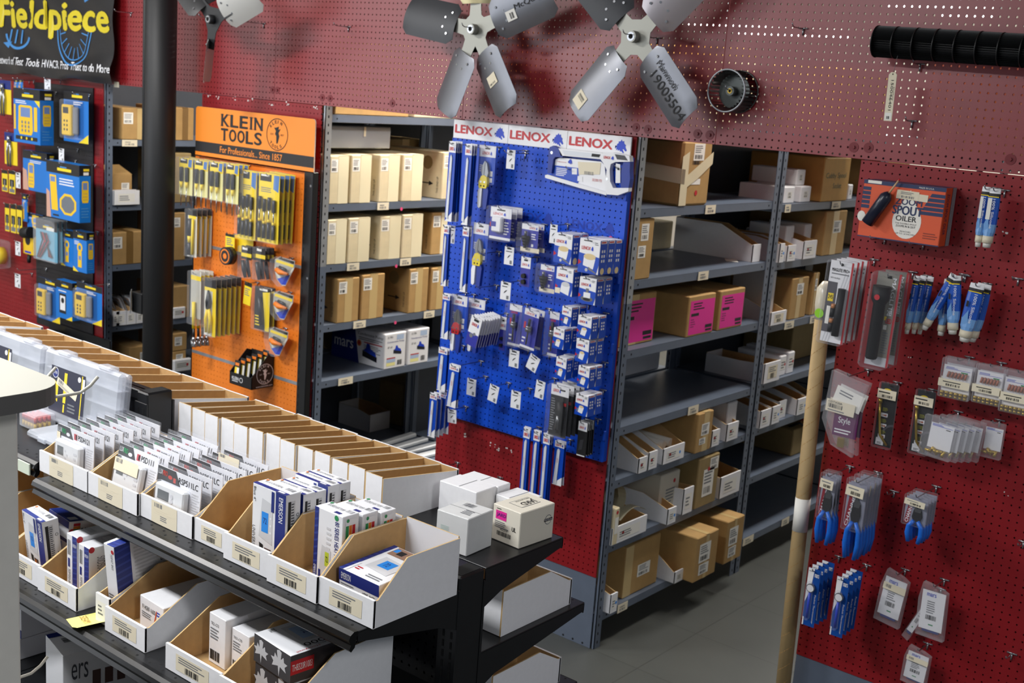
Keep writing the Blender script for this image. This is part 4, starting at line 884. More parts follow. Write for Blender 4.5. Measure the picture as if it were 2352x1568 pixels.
def scuff(mb, sd, w, d, h):
    mb.lines(sd['front'], w*.15, h*.35, w*.5, h*.65, 9, mat('scuff_green', (176, 196, 188), .7), .0006); f = sd['top']; mb.bars(f, w*.25, d*.66, w*.6, d*.88, GREYINK, 10); mb.lines(f, w*.55, d*.2, w*.9, d*.5, 4, GREYINK); mb.rect(f, 0, d*.5-.0006, w, d*.5+.0006, GREYINK, .0005)
carton('scuffed white box standing in front of the other white boxes on the rear shelf', (P.x-.098, P.y+.002, zz), .096, .10, .094, GREYW, (0, 0, .06), 'white_box', 'box', deco=scuff, c=.0018, seam=False)
P = atz(zz, 990, 1182)
GW = 'plain white boxes on the rear shelf'
carton('plain white box touching the last rear bin', (P.x+.012, P.y+.012, zz), .125, .08, .095, BWHITE, (0, 0, .02), 'white_box', 'box', GW, c=.0018)
carton('plain white box behind the one touching the last rear bin', (P.x+.014, P.y+.094, zz), .125, .052, .093, BWHITE, (0, 0, .02), 'white_box', 'box', GW, c=.0018)
carton('plain white box between the scuffed box and the capacitor box', (P.x+.142, P.y+.085, zz), .085, .085, .078, BWHITE, (0, 0, -.03), 'white_box', 'box', GW, c=.0018)
# ---- lower rear shelves
parts_bin('empty white bin facing away on the middle rear shelf', (-1.672, -1.425, R2z+.0006), .145, .285, .07, .118, (0, 0, PI), 'white bins on the lower rear shelves', None, .34)
parts_bin('empty white bin facing away on the lower rear shelf', (-1.685, -1.425, R3z+.0006), .145, .285, .07, .118, (0, 0, PI), 'white bins on the lower rear shelves', None, .34)
# ---- second front shelf
Y2 = -2.302
def f2(lb, x0, x1, dy=0, hf=.062, hb=.135, d=.33, lab='card', ys=.45): return parts_bin(lb, (x0, Y2+dy, D2+.0006), x1-x0, d, hf, hb, (0,0,0), 'white parts bins along the second front shelf', lab, ys)
f2('bin of dark maple leaf thermostat boxes at the end of the second shelf', -1.985, -1.775, -.008, .064, .145)
f2('bin of two white sensor boxes on the second front shelf', -2.195, -1.99, 0)
f2('bin of one white box with yellow dot on the second front shelf', -2.455, -2.288, .006)
f2('narrow bin holding the big tilted striped box', -2.515, -2.458, .018, .075, .13, lab='small')
f2('bin of two striped control boxes beside the yellow note', -2.772, -2.590, .008)
f2('bin of blue universal thermostat boxes near the grey rack', -2.955, -2.776, .014)
f2('bin half hidden behind the grey rack on the second front shelf', -3.14, -2.958, .014)
f2('bin mostly hidden behind the grey rack on the second front shelf', -3.33, -3.145, .014)
def leaf(mb, sd, w, d, h):
    dk = mat('dark_grey_print', (62, 62, 66), .4); lf = mat('pale_leaf', (196, 196, 198), .4); f = sd['front']
    mb.rect(f, 0, 0, w, h, dk, .0005)
    L = [(0, -.5), (.06, -.12), (.42, -.22), (.34, -.04), (.5, .1), (.3, .12), (.26, .3), (.1, .16), (.14, .44), (0, .5)]
    for x, z, s in ((w*.2, h*.48, h*.86), (w*.7, h*.5, h*.96)):
        mb.poly(f, [(x+a*s, z+b*s) for a, b in L]+[(x-a*s, z+b*s) for a, b in L[::-1][1:-1]], lf, .0008)
    f = sd['right']; mb.rect(f, 0, 0, d, h, dk, .0005); mb.rect(f, 0, h*.3, d*.3, h*.8, REDINK, .0008); mb.text(f, 'TH8320R1003', d*.02, h*.42, d*.28, h*.66, WHITE, .001); mb.text(f, 'FULL', d*.86, h*.5, d*.97, h*.8, WHITE, .001)
    f = sd['top']; mb.rect(f, 0, d*.72, w, d, REDINK, .0006); mb.lines(f, w*.08, d*.75, w*.9, d*.97, 6, mat('red_dark', (120, 20, 30), .5), .0009)
    mb.rect(f, w*.12, d*.28, w*.68, d*.68, PRNT, .0006); mb.rect(f, w*.2, d*.34, w*.62, d*.62, mat('pale_blue_screen', (166, 192, 224), .4), .0009); mb.text(f, '72', w*.36, d*.42, w*.48, d*.54, NAVY, .0012)
    f2 = F(f.p(w*.74, d*.30), f.v, -f.u); f3 = F(f.p(w*.98, d*.62), -f.u, -f.v)
    f4 = F(f.p(w*.76, d*.62), -f.v, f.u); mb.text(f4, '8000', 0, 0, d*.36, w*.11, INK, .001); mb.text(f4, 'VisionPRO', d*.0, w*.13, d*.22, w*.17, GREYINK, .001); f5 = F(f.p(w*.92, d*.40), -f.v, f.u); mb.text(f5, 'Honeywell', 0, 0, d*.30, w*.05, REDINK, .001); mb.text(f, 'PRO', w*.06, d*.14, w*.16, d*.22, INK, .001)
GH = 'stacked maple leaf thermostat boxes'
carton('upper dark maple leaf thermostat box of the stack in the end bin', (-1.960, -2.235, D2+.086), .140, .205, .066, WHITE, (0, 0, -.10), 'thermostat_box', 'box', GH, deco=leaf, c=.0012, seam=False)
carton('lower dark maple leaf thermostat box of the stack in the end bin', (-1.957, -2.232, D2+.006), .140, .205, .078, WHITE, (0, 0, -.08), 'thermostat_box', 'box', GH, deco=leaf, c=.0012, seam=False)
def sensor(mb, sd, w, d, h):
    f = sd['front']; mb.text(f, 'TR21-C70', w*.12, h*.78, w*.6, h*.84, INK); mb.lines(f, w*.1, h*.5, w*.6, h*.74, 4, GREYINK); mb.bars(f, w*.1, h*.08, w*.7, h*.28)
GS = 'white sensor boxes on the second front shelf'
carton('taller white sensor box, left of two in the second shelf bin', (-2.150, -2.215, D2+.006), .066, .215, .125, BWHITE, (0, 0, -.05), 'sensor_box', 'box', GS, deco=sensor, c=.0015, seam=False)
carton('shorter white sensor box, right of two in the second shelf bin', (-2.078, -2.205, D2+.006), .068, .215, .108, BWHITE, (0, 0, -.05), 'sensor_box', 'box', GS, deco=sensor, c=.0015, seam=False)
def yd(mb, sd, w, d, h):
    f = sd['front']; mb.text(f, 'F145RF-1600', w*.12, h*.62, w*.66, h*.76, INK); mb.lines(f, w*.1, h*.36, w*.6, h*.56, 3, GREYINK); mb.disc(f, w*.84, h*.22, w*.09, YEL, .0008, 14); mb.poly(f, [(w*.55, h*.05), (w*.6, h*.05), (w*.74, h*.78), (w*.70, h*.78)], mat('orange_stroke', (214, 96, 56), .5), .0008); mb.lines(f, w*.7, h*.62, w*.92, h*.8, 2, BLUEINK)
carton('white box with yellow dot and orange stroke in its bin', (-2.415, -2.225, D2+.006), .108, .19, .082, BWHITE, (0, 0, -.06), 'white_box', 'box', deco=yd, c=.0015, seam=False)
def tall(mb, sd, w, d, h):
    f = sd['right']; striped(mb, f, 0, 0, d*.30, h, False); mb.lines(f, d*.36, h*.3, d*.9, h*.92, 12, PRNT); vtext(mb, f, '50F47-843', d*.86, h*.90, d*.1, h*.34, INK, .01); mb.rect(f, d*.72, h*.06, d*.9, h*.16, NAVY, .001); mb.rect(f, d*.34, h*.06, d*.5, h*.1, YEL, .001)
    f = sd['front']; vtext(mb, f, '50F47 843', w*.6, h*.88, w*.2, h*.22, GREYINK); mb.disc(f, w*.82, h*.92, w*.13, REDINK, .0008, 12); mb.lines(f, w*.1, h*.06, w*.6, h*.3, 6, GREYINK)
    f = sd['top']; striped(mb, f, w*.3, 0, w, d*.9, False)
carton('big blue-striped control box tilted in the narrow second shelf bin', (-2.508, -2.250, D2+.018), .044, .15, .19, WHITE, (.10, 0, .02), 'control_box', 'box', deco=tall, c=.0012, seam=False)
def ctl(mb, sd, w, d, h):
    f = sd['front']; striped(mb, f, w*.55, 0, w, h, False); mb.text(f, 'EMERSON', w*.6, h*.8, w*.95, h*.86, WHITE, .001); mb.bars(f, w*.1, h*.62, w*.42, h*.9); vtext(mb, f, '50M50-843', w*.16, h*.36, w*.22, h*.32, GREYINK); mb.rect(f, w*.14, h*.4, w*.32, h*.56, NAVY, .0009)
    f = sd['right']; mb.text(f, '50M', d*.45, h*.66, d*.9, h*.86, INK, .001, .01); mb.disc(f, d*.32, h*.52, h*.10, REDINK, .0008, 16); mb.disc(f, d*.04, h*.96, h*.06, REDINK, .0008, 12); vtext(mb, f, '50D50-843', d*.12, h*.8, d*.12, h*.4, GREYINK); mb.rect(f, d*.06, h*.2, d*.16, h*.26, YEL, .001); mb.rect(f, d*.2, h*.2, d*.3, h*.26, GRN, .001)
    mb.lines(sd['top'], w*.1, d*.2, w*.9, d*.8, 3, PRNT)
GK = 'striped control boxes beside the yellow note'
for k in range(2): carton('blue-striped control box beside the yellow note, %s of the pair' % ('left' if not k else 'right'), (-2.732+.056*k, -2.235, D2+.006), .052, .19, .152-.012*k, WHITE, (0, 0, -.04), 'control_box', 'box', GK, deco=ctl, c=.0012, seam=False)
GU = 'blue universal thermostat boxes near the grey rack'
carton('blue universal thermostat box standing at the front near the grey rack', (-2.925, -2.238, D2+.02), .118, .046, .150, WHITE, (.10, 0, -.08), 'thermostat_box', 'box', GU, deco=em, c=.0012, seam=False)
def big(mb, sd, w, d, h):
    em_top(mb, sd['top'], w, d); mb.rect(sd['front'], 0, h*.62, w, h, NAVY, .0006); mb.rect(sd['front'], w*.3, h*.12, w*.5, h*.5, SKYSCR, .0008); f = sd['right']; mb.text(f, 'BIG BLUE UNIVERSAL', d*.15, h*.2, d*.85, h*.6, GREENTXT, .0008, .01); mb.disc(f, d*.06, h*.4, h*.2, REDINK, .0008, 12)
    for k, c in enumerate((REDINK, mat('orange_seal', (214, 120, 40), .5), GRN)): mb.rect(f, d*.08, h*(.62-.16*k+.12), d*.2, h*(.76-.16*k+.12), c, .001)
carton('blue universal thermostat box lying on top of another near the grey rack', (-2.930, -2.175, D2+.100), .122, .16, .052, WHITE, (-.10, 0, -.10), 'thermostat_box', 'box', GU, deco=big, c=.0012, seam=False)
carton('blue universal thermostat box lying lowest in the bin near the grey rack', (-2.930, -2.165, D2+.006), .125, .17, .046, WHITE, (0, 0, -.06), 'thermostat_box', 'box', GU, deco=big, c=.0012, seam=False)
carton('blue universal thermostat box lying in the middle of the stack', (-2.930, -2.165, D2+.053), .125, .17, .044, WHITE, (0, 0, -.08), 'thermostat_box', 'box', GU, deco=big, c=.0012, seam=False)
carton('tall striped thermostat box standing at the back under the shelf edge', (-2.960, -1.99, D2+.006), .055, .06, .15, WHITE, (0, 0, 0), 'thermostat_box', 'box', GU, deco=ctl, c=.0012, seam=False)
m = MB(); pts = [(0, 0, .001), (.05, 0, .001), (.078, .004, .010)]
NOTE = mat('sticky_yellow', (244, 236, 130), .8)
for p, q in zip(pts, pts[1:]): m.face([p, q, (q[0], q[1]+.075, q[2]+.002), (p[0], p[1]+.075, p[2]+.002)], NOTE, True)
m.text(F((.006, .03, .0025), (1,0,0), (0,1,0)), '50EAM1', 0, 0, .045, .018, mat('pencil_brown', (150, 100, 60), .8)); o = m.build('sticky_note'); P = on(2, D2+.001, 186, 1428); o.location = (P.x-.035, P.y-.02, D2+.0016); o.rotation_euler = (0, 0, -.25); tag(o, 'yellow sticky note lying on the second front shelf', 'note')
# ---- third front shelf, partly below the picture
def third(mb, sd, w, d, h):
    f = sd['front']; mb.rect(f, w*.2, 0, w, h*.22, NAVY, .0006); mb.lines(f, w*.3, h*.4, w*.8, h*.85, 6, INK); mb.text(f, 'EMERSON', w*.6, h*.05, w*.95, h*.16, WHITE, .001); mb.ring(f, w*.7, h*.5, w*.16, w*.2, mat('orange_stroke', (214, 96, 56), .5), .001, 12, 1, -1.4, .6)
def ros(mb, sd, w, d, h):
    f = sd['top']; mb.rect(f, 0, d*.0, w*.18, d, NAVY, .0006); mb.rect(f, w*.55, d*.3, w*.72, d*.62, NAVY, .0008); f2 = F(f.p(w*.60, d*.60), -f.v, f.u); mb.text(f2, 'RESCUE', 0, 0, d*.28, w*.08, WHITE, .001); mb.bars(f, w*.3, d*.12, w*.5, d*.3)
    f = sd['right']; mb.text(f, 'ers', d*.1, h*.5, d*.3, h*.8, GREENTXT)
    for k in range(4): mb.rect(f, d*(.35+.15*k), h*.3, d*(.45+.15*k), h*.6, PHOTOD, .0008)
    mb.rect(sd['left'], 0, h*.6, d, h, NAVY, .0006)
GT = 'white boxes on the third front shelf'
zt = D3+.0006
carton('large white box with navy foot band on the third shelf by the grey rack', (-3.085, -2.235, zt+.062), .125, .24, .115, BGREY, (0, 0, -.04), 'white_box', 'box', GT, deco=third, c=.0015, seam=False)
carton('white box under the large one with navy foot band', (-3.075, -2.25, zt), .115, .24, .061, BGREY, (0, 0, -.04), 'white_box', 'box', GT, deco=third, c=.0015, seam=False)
carton('white motor starter box with navy edge lying on the third shelf', (-2.78, -2.27, zt+.0), .14, .22, .15, WHITE, (0, 0, -.22), 'starter_box', 'box', deco=ros, c=.0012, seam=False)
carton('white box with navy corner behind the motor starter box', (-2.92, -2.12, zt), .10, .12, .17, WHITE, (0, 0, -.1), 'white_box', 'box', GT, deco=ros, c=.0012, seam=False)
# ---- left section: plastic organizers on the top shelf
OLAB = mat('organizer_label', (34, 36, 58), .4)
def organizer(label, loc, w, h, rot):
    t = thing('plastic_organizer', label, 'organizer box', loc, rot, 'clear plastic organizers on the top shelf'); d = .046
    m = MB(); m.box(0, 0, 0, w, d*.55, h, FROST, .012); m.box(.004, d*.6, .004, w-.004, d, h-.004, FROST, .012); part(m, 'shell', t)
    m = MB()
    for k in (1, 2, 3): m.box(.01, .004, h*k/4-.001, w-.01, d*.9, h*k/4+.001, FROST)
    m.box(w*.66, .004, .01, w*.663, d*.9, h-.01, FROST); part(m, 'dividers', t)
    for a in (.18, .72): m = MB(); m.box(w*a, -.003, h-.004, w*a+.06, d*.7, h+.010, FROST, .004); part(m, 'latch', t)
    m = MB(); fr = F((w*.12, -.001, h*.17), (1,0,0), (0,0,1)); W, H = w*.46, h*.64
    m.rect(fr, 0, 0, W, H, OLAB, .0005); m.disc(fr, W*.13, H*.86, W*.09, WHITE, .0008, 18); m.disc(fr, W*.13, H*.86, W*.078, NAVY, .001, 18); m.text(fr, '3700', W*.075, H*.83, W*.185, H*.89, WHITE, .0012); m.rect(fr, W*.40, H*.25, W*.48, H*.92, YEL, .0008); m.poly(fr, [(W*.1, H*.32), (W*.24, H*.22), (W*.24, H*.62), (W*.1, H*.70)], YEL, .0008)
    m.rect(fr, W*.9, H*.02, W*.925, H*.98, YEL, .0008); m.rect(fr, W*.93, H*.62, W*.99, H*.92, WHITE, .0008); m.disc(fr, W*.83, H*.88, W*.045, WHITE, .0008, 14); m.rect(fr, W*.42, H*.04, W*.46, H*.22, YEL, .0008); m.lines(fr, W*.55, H*.08, W*.8, H*.3, 3, GREYINK); part(m, 'printed_label', t)
    m = MB(); f2 = fr.rot(-.28, W*.18, H*.62); m.rect(f2, 0, 0, W*.62, H*.17, CREAM, .0014); m.bars(f2, W*.05, H*.08, W*.2, H*.15, GREYINK, 8, .0017); m.lines(f2, W*.05, H*.02, W*.55, H*.07, 2, GREYINK, .0017); part(m, 'price_sticker', t)
organizer('clear plastic organizer with dark label standing nearer the black upright', (-3.305, -1.985, DL+.018), .40, .212, (-.10, 0, 0))
organizer('clear plastic organizer with dark label partly cut by the picture edge', (-3.725, -1.985, DL+.018), .405, .212, (-.10, 0, 0))
P = on(2, DL, 60, 1003); m = MB(); m.box(0, 0, .002, .22, .12, .022, FROST, .006); t = thing('flat_organizer', 'flat frosted plastic box lying on the left top shelf', 'organizer box', (P.x, P.y, DL+.0006)); part(m, 'shell', t)
m = MB(); m.box(.07, -.006, .004, .11, .002, .018, FROST, .002); part(m, 'latch', t)
P = on(2, DL, 48, 995); t = thing('wire_nut_box', 'small clear box of red and yellow wire nuts on the left top shelf', 'parts box', (P.x-.075, P.y+.035, DL+.0006)); m = MB(); m.box(0, 0, 0, .09, .07, .046, FROST, .004); part(m, 'clear_box', t)
nr = mat('nut_red', (206, 60, 52), .5); ny = mat('nut_yellow', (236, 196, 60), .5)
m = MB()
for i in range(5):
    for j in range(4): m.tube([(.012+.016*i, .01+.015*j, .004), (.012+.016*i, .01+.015*j, .022)], [.0065, .004], ny, 8); m.tube([(.012+.016*i, .01+.015*j, .024), (.012+.016*i, .01+.015*j, .040)], [.0065, .004], nr, 8)
o = part(m, 'wire_nuts', t); o['kind'] = 'stuff'
# ================================================================== hanging goods: helpers
def hook(x, z, y1, label, y0=-.004, group=None, up=True, name='peg_hook'):
    """chrome peg hook: T clip in the board, arm, upturned tip"""
    m = MB(); L = y0-y1
    m.tube([(0, 0, 0), (0, -L+.014, 0), (0, -L+.003, .004), (0, -L-.004, .013)], .0021, CHROME, 6)
    t = thing(name, label, 'hook', (x, y0, z), (0,0,0), group); part(m, 'arm', t)
    m = MB(); m.tube([(-.016, -.003, .001), (.016, -.003, .001)], .0028, CHROME, 6); m.tube([(0, -.003, 0), (0, -.003, -.022)], .003, CHROME, 6); part(m, 'clip', t); return t
def hang(bb, Y, label, cat, name, maker, n=1, dy=.010, group=None, tilt=0.0, hk=True, y0=-.004, dx=.0, hl=None):
    P, w, h = fitr(1, Y, bb, tilt)
    t = thing(name, label if n == 1 else '%s, %s' % (label, nth(0, n)), cat, P, (0, -tilt, 0), group)
    maker(t, w, h)
    for k in range(1, n):
        dup(t, P+Vector((dx*k+random.uniform(-.0015, .0015), dy*k, random.uniform(-.002, .002))), (0, -tilt+random.uniform(-.03, .03), 0), '%s, %s' % (label, nth(k, n)), group)
    if hk:
        c = P+Vector((-math.sin(tilt)*h*.46, 0, math.cos(tilt)*h*.46))
        hook(c.x, c.z, Y-.018, hl or ('steel hook carrying the '+' '.join(label.replace('the ', '').split()[:12])), y0)
    return t
def fr0(w, h, y=0.0): return F((-w/2, y, -h/2), (1,0,0), (0,0,1))
def card(w, h, m, th=.0012, r=.0):
    mb = MB(); mb.box(-w/2, 0, -h/2, w/2, th, h/2, m); return mb
def eurohole(mb, f, w, h, s=.18): mb.rect(f, w*(.5-s), h-.0105, w*(.5+s), h-.0065, HOLE, .0006); mb.disc(f, w*.5, h-.008, .004, HOLE, .0007, 10)
# ------------------------------------------------------------------ far left panel: black board, banner, blue tool packs
t = EP0; o = t.location
m = MB(); x0 = on(1, -.012, 84, 640).x; m.box(x0-o.x, -.014, .60, on(1, -.012, 214, 640).x-o.x, -.006, 2.06, pegmat('black_board', (34, 32, 36), .4, 0, 0, .003)); part(m, 'black_board', t)
BAN = mat('banner_vinyl', (30, 29, 32), .28, spec=.6); BANY = mat('banner_yellow', (222, 202, 40), .35); BANB = mat('banner_blue', (70, 140, 205), .35)
t = thing('banner', 'black vinyl banner with yellow lettering hung over the far left fascia', 'banner', (-6.9, -.05, 2.1))
xr, xl, zb, zt = on(1, -.05, 264, 100).x, -8.2, 2.108, 2.74
def by(x, z): return -.0-.035*math.exp(-((z-2.16)/.05)**2)*(.6+.4*math.sin(x*9))-.012*math.sin((x+z*1.6)*7)**2
m = MB(); nx, nz = 46, 26; idx = {}
for i in range(nx+1):
    for j in range(nz+1):
        x = xl+(xr-xl)*i/nx; z = zb+(zt-zb)*j/nz-.016*abs(math.sin(x*6))*(j < 2)
        idx[i, j] = len(m.v); m.v.append((x+6.9, by(x, z)-.004, z-2.1))
for i in range(nx):
    for j in range(nz): m.f.append((idx[i,j], idx[i+1,j], idx[i+1,j+1], idx[i,j+1])); m.m.append(m.mi(BAN)); m.sm.append(True)
part(m, 'vinyl_sheet', t)
def btext(s, pxa, pxb, ya0, ya1, mt, bold=0.0):
    """lettering that follows the vinyl; spans the measured columns"""
    mb = MB(); A = on(1, -.06, pxa, ya1); B = on(1, -.06, pxb, ya1); h = on(1, -.06, pxa, ya0).z-A.z
    fr = F((0,0,0), (1,0,0), (0,0,1)); mb.text(fr, s, A.x, A.z, B.x, A.z+h, mt, 0, bold)
    mb.v = [(x+6.9, by(x, z)-.0065-.00003*(k % 3), z-2.1) for k, (x, y, z) in enumerate(mb.v)]; part(mb, 'lettering', t)
btext('Fieldpiece', 2, 250, 0, 80, BANY, .05)
btext('The Network of Test Tools HVACR Pros Trust to do More', -28, 261, 126, 143, WHITE, .012)
m = MB(); f = F((0,0,0), (1,0,0), (0,0,1)); c = on(1, -.06, 170, 68); R = .20
for r0, r1 in ((R*.95, R), (R*.82, R*.85)): m.ring(f, c.x, c.z, r0, r1, BANB, 0, 40, .9, PI, 2*PI)
for k in range(9):
    a = PI+PI*(k+.5)/9; m.poly(f, [(c.x+R*.82*.9*math.cos(a+q), c.z+R*.82*math.sin(a+q)) for q in (-.02, .02)]+[(c.x+R*.5*.9*math.cos(a+q), c.z+R*.5*math.sin(a+q)) for q in (.03, -.03)], BANB, 0)
for k in range(5):
    a = .3+.55*k; m.poly(f, [(c.x+R*.9*math.cos(a+q), c.z+.12+R*math.sin(a+q)) for q in (-.06, .06)]+[(c.x+R*.55*math.cos(a+q), c.z+.12+R*.6*math.sin(a+q)) for q in (.06, -.06)], BANB, 0)
d = on(1, -.06, 42, 88); m.ring(f, d.x, d.z+.05, .10, .115, BANB, 0, 16, 1.2, 3.4, 5.9); m.poly(f, [(d.x-.16, d.z-.03), (d.x-.06, d.z-.02), (d.x-.1, d.z-.06)], BANB, 0)
for k in range(3): m.poly(f, [(d.x-.08+.06*k, d.z+.05), (d.x-.065+.06*k, d.z+.05), (d.x-.08+.06*k, d.z-.03), (d.x-.095+.06*k, d.z-.03)], BANB, 0)
m.v = [(x+6.9, by(x, z)-.006, z-2.1) for x, y, z in m.v]; part(m, 'wheel_emblem', t)
m = MB(); m.box(0, 0, 0, .045, .002, .03, mat('cream_label', (232, 222, 196), .7)); o_ = m.build('yellowed_tag'); o_.location = on(1, -.012, 262, 200); tag(o_, 'small yellowed paper tag under the banner corner', 'tag')
PKH = mat('pack_header', (30, 30, 34), .35); SCRB = mat('meter_screen', (110, 136, 186), .4)
def meter(mb, f, x, y, w, h, cl=FPYEL):
    mb.poly(f, [(x+w*.1, y), (x+w*.9, y), (x+w, y+h*.15), (x+w*.96, y+h*.95), (x+w*.85, y+h), (x+w*.15, y+h), (x+w*.04, y+h*.95), (x, y+h*.15)], cl, .0009); mb.rect(f, x+w*.18, y+h*.6, x+w*.82, y+h*.92, SCRB, .0012)
    for i in range(3):
        for j in range(3): mb.disc(f, x+w*(.28+.22*i), y+h*(.14+.14*j), w*.06, GREYINK, .0012, 8)
def header(mb, f, w, h, k=.80):
    mb.rect(f, 0, h*k, w, h, PKH, .0006); mb.rect(f, w*.34, h*(k+.05), w*.76, h*(k+.10), YEL, .0009); mb.rect(f, w*.42, h*(k+.11), w*.62, h*(k+.13), BANB, .0009)
def fp_box(dep, deco):
    def mk(t, w, h):
        mb = MB(); mb.box(-w/2, 0, -h/2, w/2, dep, h/2, FPBLUE, .002); f = fr0(w, h); header(mb, f, w, h); deco(mb, f, w, h)
        r = F((w/2, 0, -h/2), (0,1,0), (0,0,1)); mb.rect(r, 0, h*.82, dep, h, PKH, .0006); mb.rect(r, dep*.35, h*.9, dep*.85, h*.94, YEL, .0009); mb.rect(r, dep*.35, h*.83, dep*.8, h*.88, PAPER, .0009); meter(mb, r, dep*.2, h*.35, dep*.6, h*.38); mb.lines(r, dep*.15, h*.08, dep*.85, h*.28, 4, BANB); part(mb, 'printed_box', t)
    return mk
def d_big(mb, f, w, h):
    meter(mb, f, w*.18, h*.16, w*.56, h*.54); mb.rect(f, w*.02, h*.24, w*.09, h*.7, FPYEL, .0009); mb.rect(f, w*.78, h*.24, w*.9, h*.68, FPYEL, .0009); mb.lines(f, w*.08, h*.72, w*.6, h*.79, 2, WHITE); mb.rect(f, w*.08, h*.06, w*.9, h*.13, PKH, .0009)
    for k in range(3): mb.disc(f, w*(.3+.2*k), h*.095, w*.03, YEL, .0012, 8)
    mb.poly(f, [(w*.8, h*.8), (w, h*.8), (w, h*.68)], YEL, .0012)
def d_probe(mb, f, w, h): meter(mb, f, w*.22, h*.08, w*.26, h*.62); mb.lines(f, w*.3, h*.70, w*.8, h*.78, 2, WHITE); mb.poly(f, [(0, 0), (w*.24, 0), (w*.16, h*.5), (0, h*.55)], mat('hand_skin', (206, 160, 140), .5), .0007)
def d_mirror(mb, f, w, h):
    mb.poly(f, [(0, 0), (w*.14, 0), (w*.10, h*.45), (0, h*.5)], mat('hand_skin', (206, 160, 140), .5), .0007); mb.poly(f, [(w*.16, h*.14), (w*.36, h*.14), (w*.30, h*.76), (w*.10, h*.76)], FPYEL, .0009); mb.rect(f, w*.13, h*.64, w*.27, h*.73, SCRB, .0012)
    o8 = [(w*.66+w*.27*math.cos(PI*(k+.5)/4), h*.28+h*.20*math.sin(PI*(k+.5)/4)) for k in range(8)]; mb.poly(f, o8, FPYEL, .001); mb.poly(f, [(w*.66+(a-w*.66)*.78, h*.28+(b-h*.28)*.78) for a, b in o8], mat('mirror_grey', (110, 116, 124), .2), .0013); mb.lines(f, w*.4, h*.6, w*.9, h*.74, 3, WHITE); mb.rect(f, w*.2, h*.04, w*.38, h*.07, PKH, .001)
def d_clamp(mb, f, w, h): mb.ring(f, w*.5, h*.6, w*.10, w*.2, FPYEL, .001, 16); mb.rect(f, w*.36, h*.12, w*.64, h*.5, FPYEL, .0009); mb.rect(f, w*.42, h*.3, w*.58, h*.4, SCRB, .0012); mb.lines(f, w*.1, h*.66, w*.5, h*.76, 3, WHITE); mb.poly(f, [(0, 0), (w*.4, 0), (0, h*.12)], YEL, .0009)
def d_phone(mb, f, w, h): mb.rect(f, w*.2, h*.14, w*.62, h*.66, INK, .0008); mb.rect(f, w*.25, h*.22, w*.57, h*.60, WHITE, .001); mb.disc(f, w*.41, h*.48, w*.1, PKH, .0013, 10); mb.lines(f, w*.15, h*.70, w*.85, h*.76, 1, WHITE); mb.poly(f, [(w*.6, 0), (w, 0), (w, h*.12)], YEL, .001)
def fp_clam(t, w, h):
    mb = card(w, h, FPBLUE); f = fr0(w, h); header(mb, f, w, h, .84); mb.lines(f, w*.4, h*.74, w*.8, h*.82, 2, WHITE); mb.poly(f, [(w*.62, 0), (w, 0), (w, h*.18)], YEL, .0009); part(mb, 'card', t)
    mb = MB(); mb.box(-w*.42, -.028, -h*.38, -w*.05, -.002, h*.24, FPYEL, .006); f2 = F((-w*.42, -.028, -h*.38), (1,0,0), (0,0,1)); W, H = w*.37, h*.62; mb.rect(f2, W*.2, H*.72, W*.8, H*.92, INK, .0006)
    for i in range(2):
        for j in range(3): mb.disc(f2, W*(.35+.3*i), H*(.2+.14*j), W*.08, INK, .0006, 8)
    part(mb, 'meter', t); mb = MB(); mb.box(0, -.024, -h*.34, w*.16, -.002, h*.2, GREYINK, .006); part(mb, 'probe', t)
    mb = MB(); mb.box(-w*.48, -.034, -h*.44, w*.34, .0, h*.34, BLIST, .008); part(mb, 'clear_blister', t)
yw = -.016
hang((30,200,92,334), -.20, 'large blue box picturing a yellow gauge meter, top row under the banner', 'tool pack', 'meter_box', fp_box(.085, d_big), y0=yw)
hang((146,208,203,331), -.10, 'blue clamshell with a yellow probe, right of the gauge meter box', 'tool pack', 'probe_clamshell', fp_clam, y0=yw)
hang((52,343,108,445), -.12, 'blue box with a hand holding a yellow probe, left of the mirror box', 'tool pack', 'probe_box', fp_box(.05, d_probe), y0=yw)
hang((106,366,182,512), -.22, 'big blue box showing a yellow octagonal mirror', 'tool pack', 'mirror_box', fp_box(.07, d_mirror), y0=yw)
hang((140,525,168,615), -.10, 'narrow blue clamp meter box beside the test leads', 'tool pack', 'clamp_meter_box', fp_box(.04, d_clamp), y0=yw)
hang((168,527,199,629), -.13, 'wider blue clamp meter box under the mirror box', 'tool pack', 'clamp_meter_box', fp_box(.05, d_clamp), y0=yw)
hang((88,634,138,744), -.12, 'blue clamshell with a chunky yellow meter, lowest row, left', 'tool pack', 'meter_clamshell', fp_clam, y0=yw)
hang((129,640,166,738), -.14, 'blue box picturing a white phone, lowest row, middle', 'tool pack', 'phone_box', fp_box(.05, d_phone), y0=yw)
hang((176,644,234,750), -.14, 'blue clamshell with a slim yellow meter, lowest row, by the steel post', 'tool pack', 'meter_clamshell', fp_clam, y0=yw)
def leads(t, w, h):
    mb = card(w, h, mat('lead_card', (120, 190, 214), .4)); f = fr0(w, h); header(mb, f, w, h, .74); mb.rect(f, w*.5, h*.74, w*.85, h*.82, PAPER, .001); part(mb, 'card', t)
    mb = MB()
    for k in range(4): mb.tube([(-w*.4+.01*k, -.006, -h*.46), (w*(.1*k-.1), -.012, 0), (-w*.2+.02*k, -.010, h*.18), (w*.3-.012*k, -.006, -h*.4)], .0045, REDINK if k % 2 else INK, 6)
    part(mb, 'leads', t); mb = MB(); mb.box(-w/2-.002, -.018, -h/2-.004, w/2+.002, .0, h/2, BAG, .003); part(mb, 'clear_bag', t)
hang((82,498,132,604), -.15, 'bag of red and black test leads', 'tool pack', 'test_lead_pack', leads, 3, .030, 'test lead bags on one hook', y0=yw)
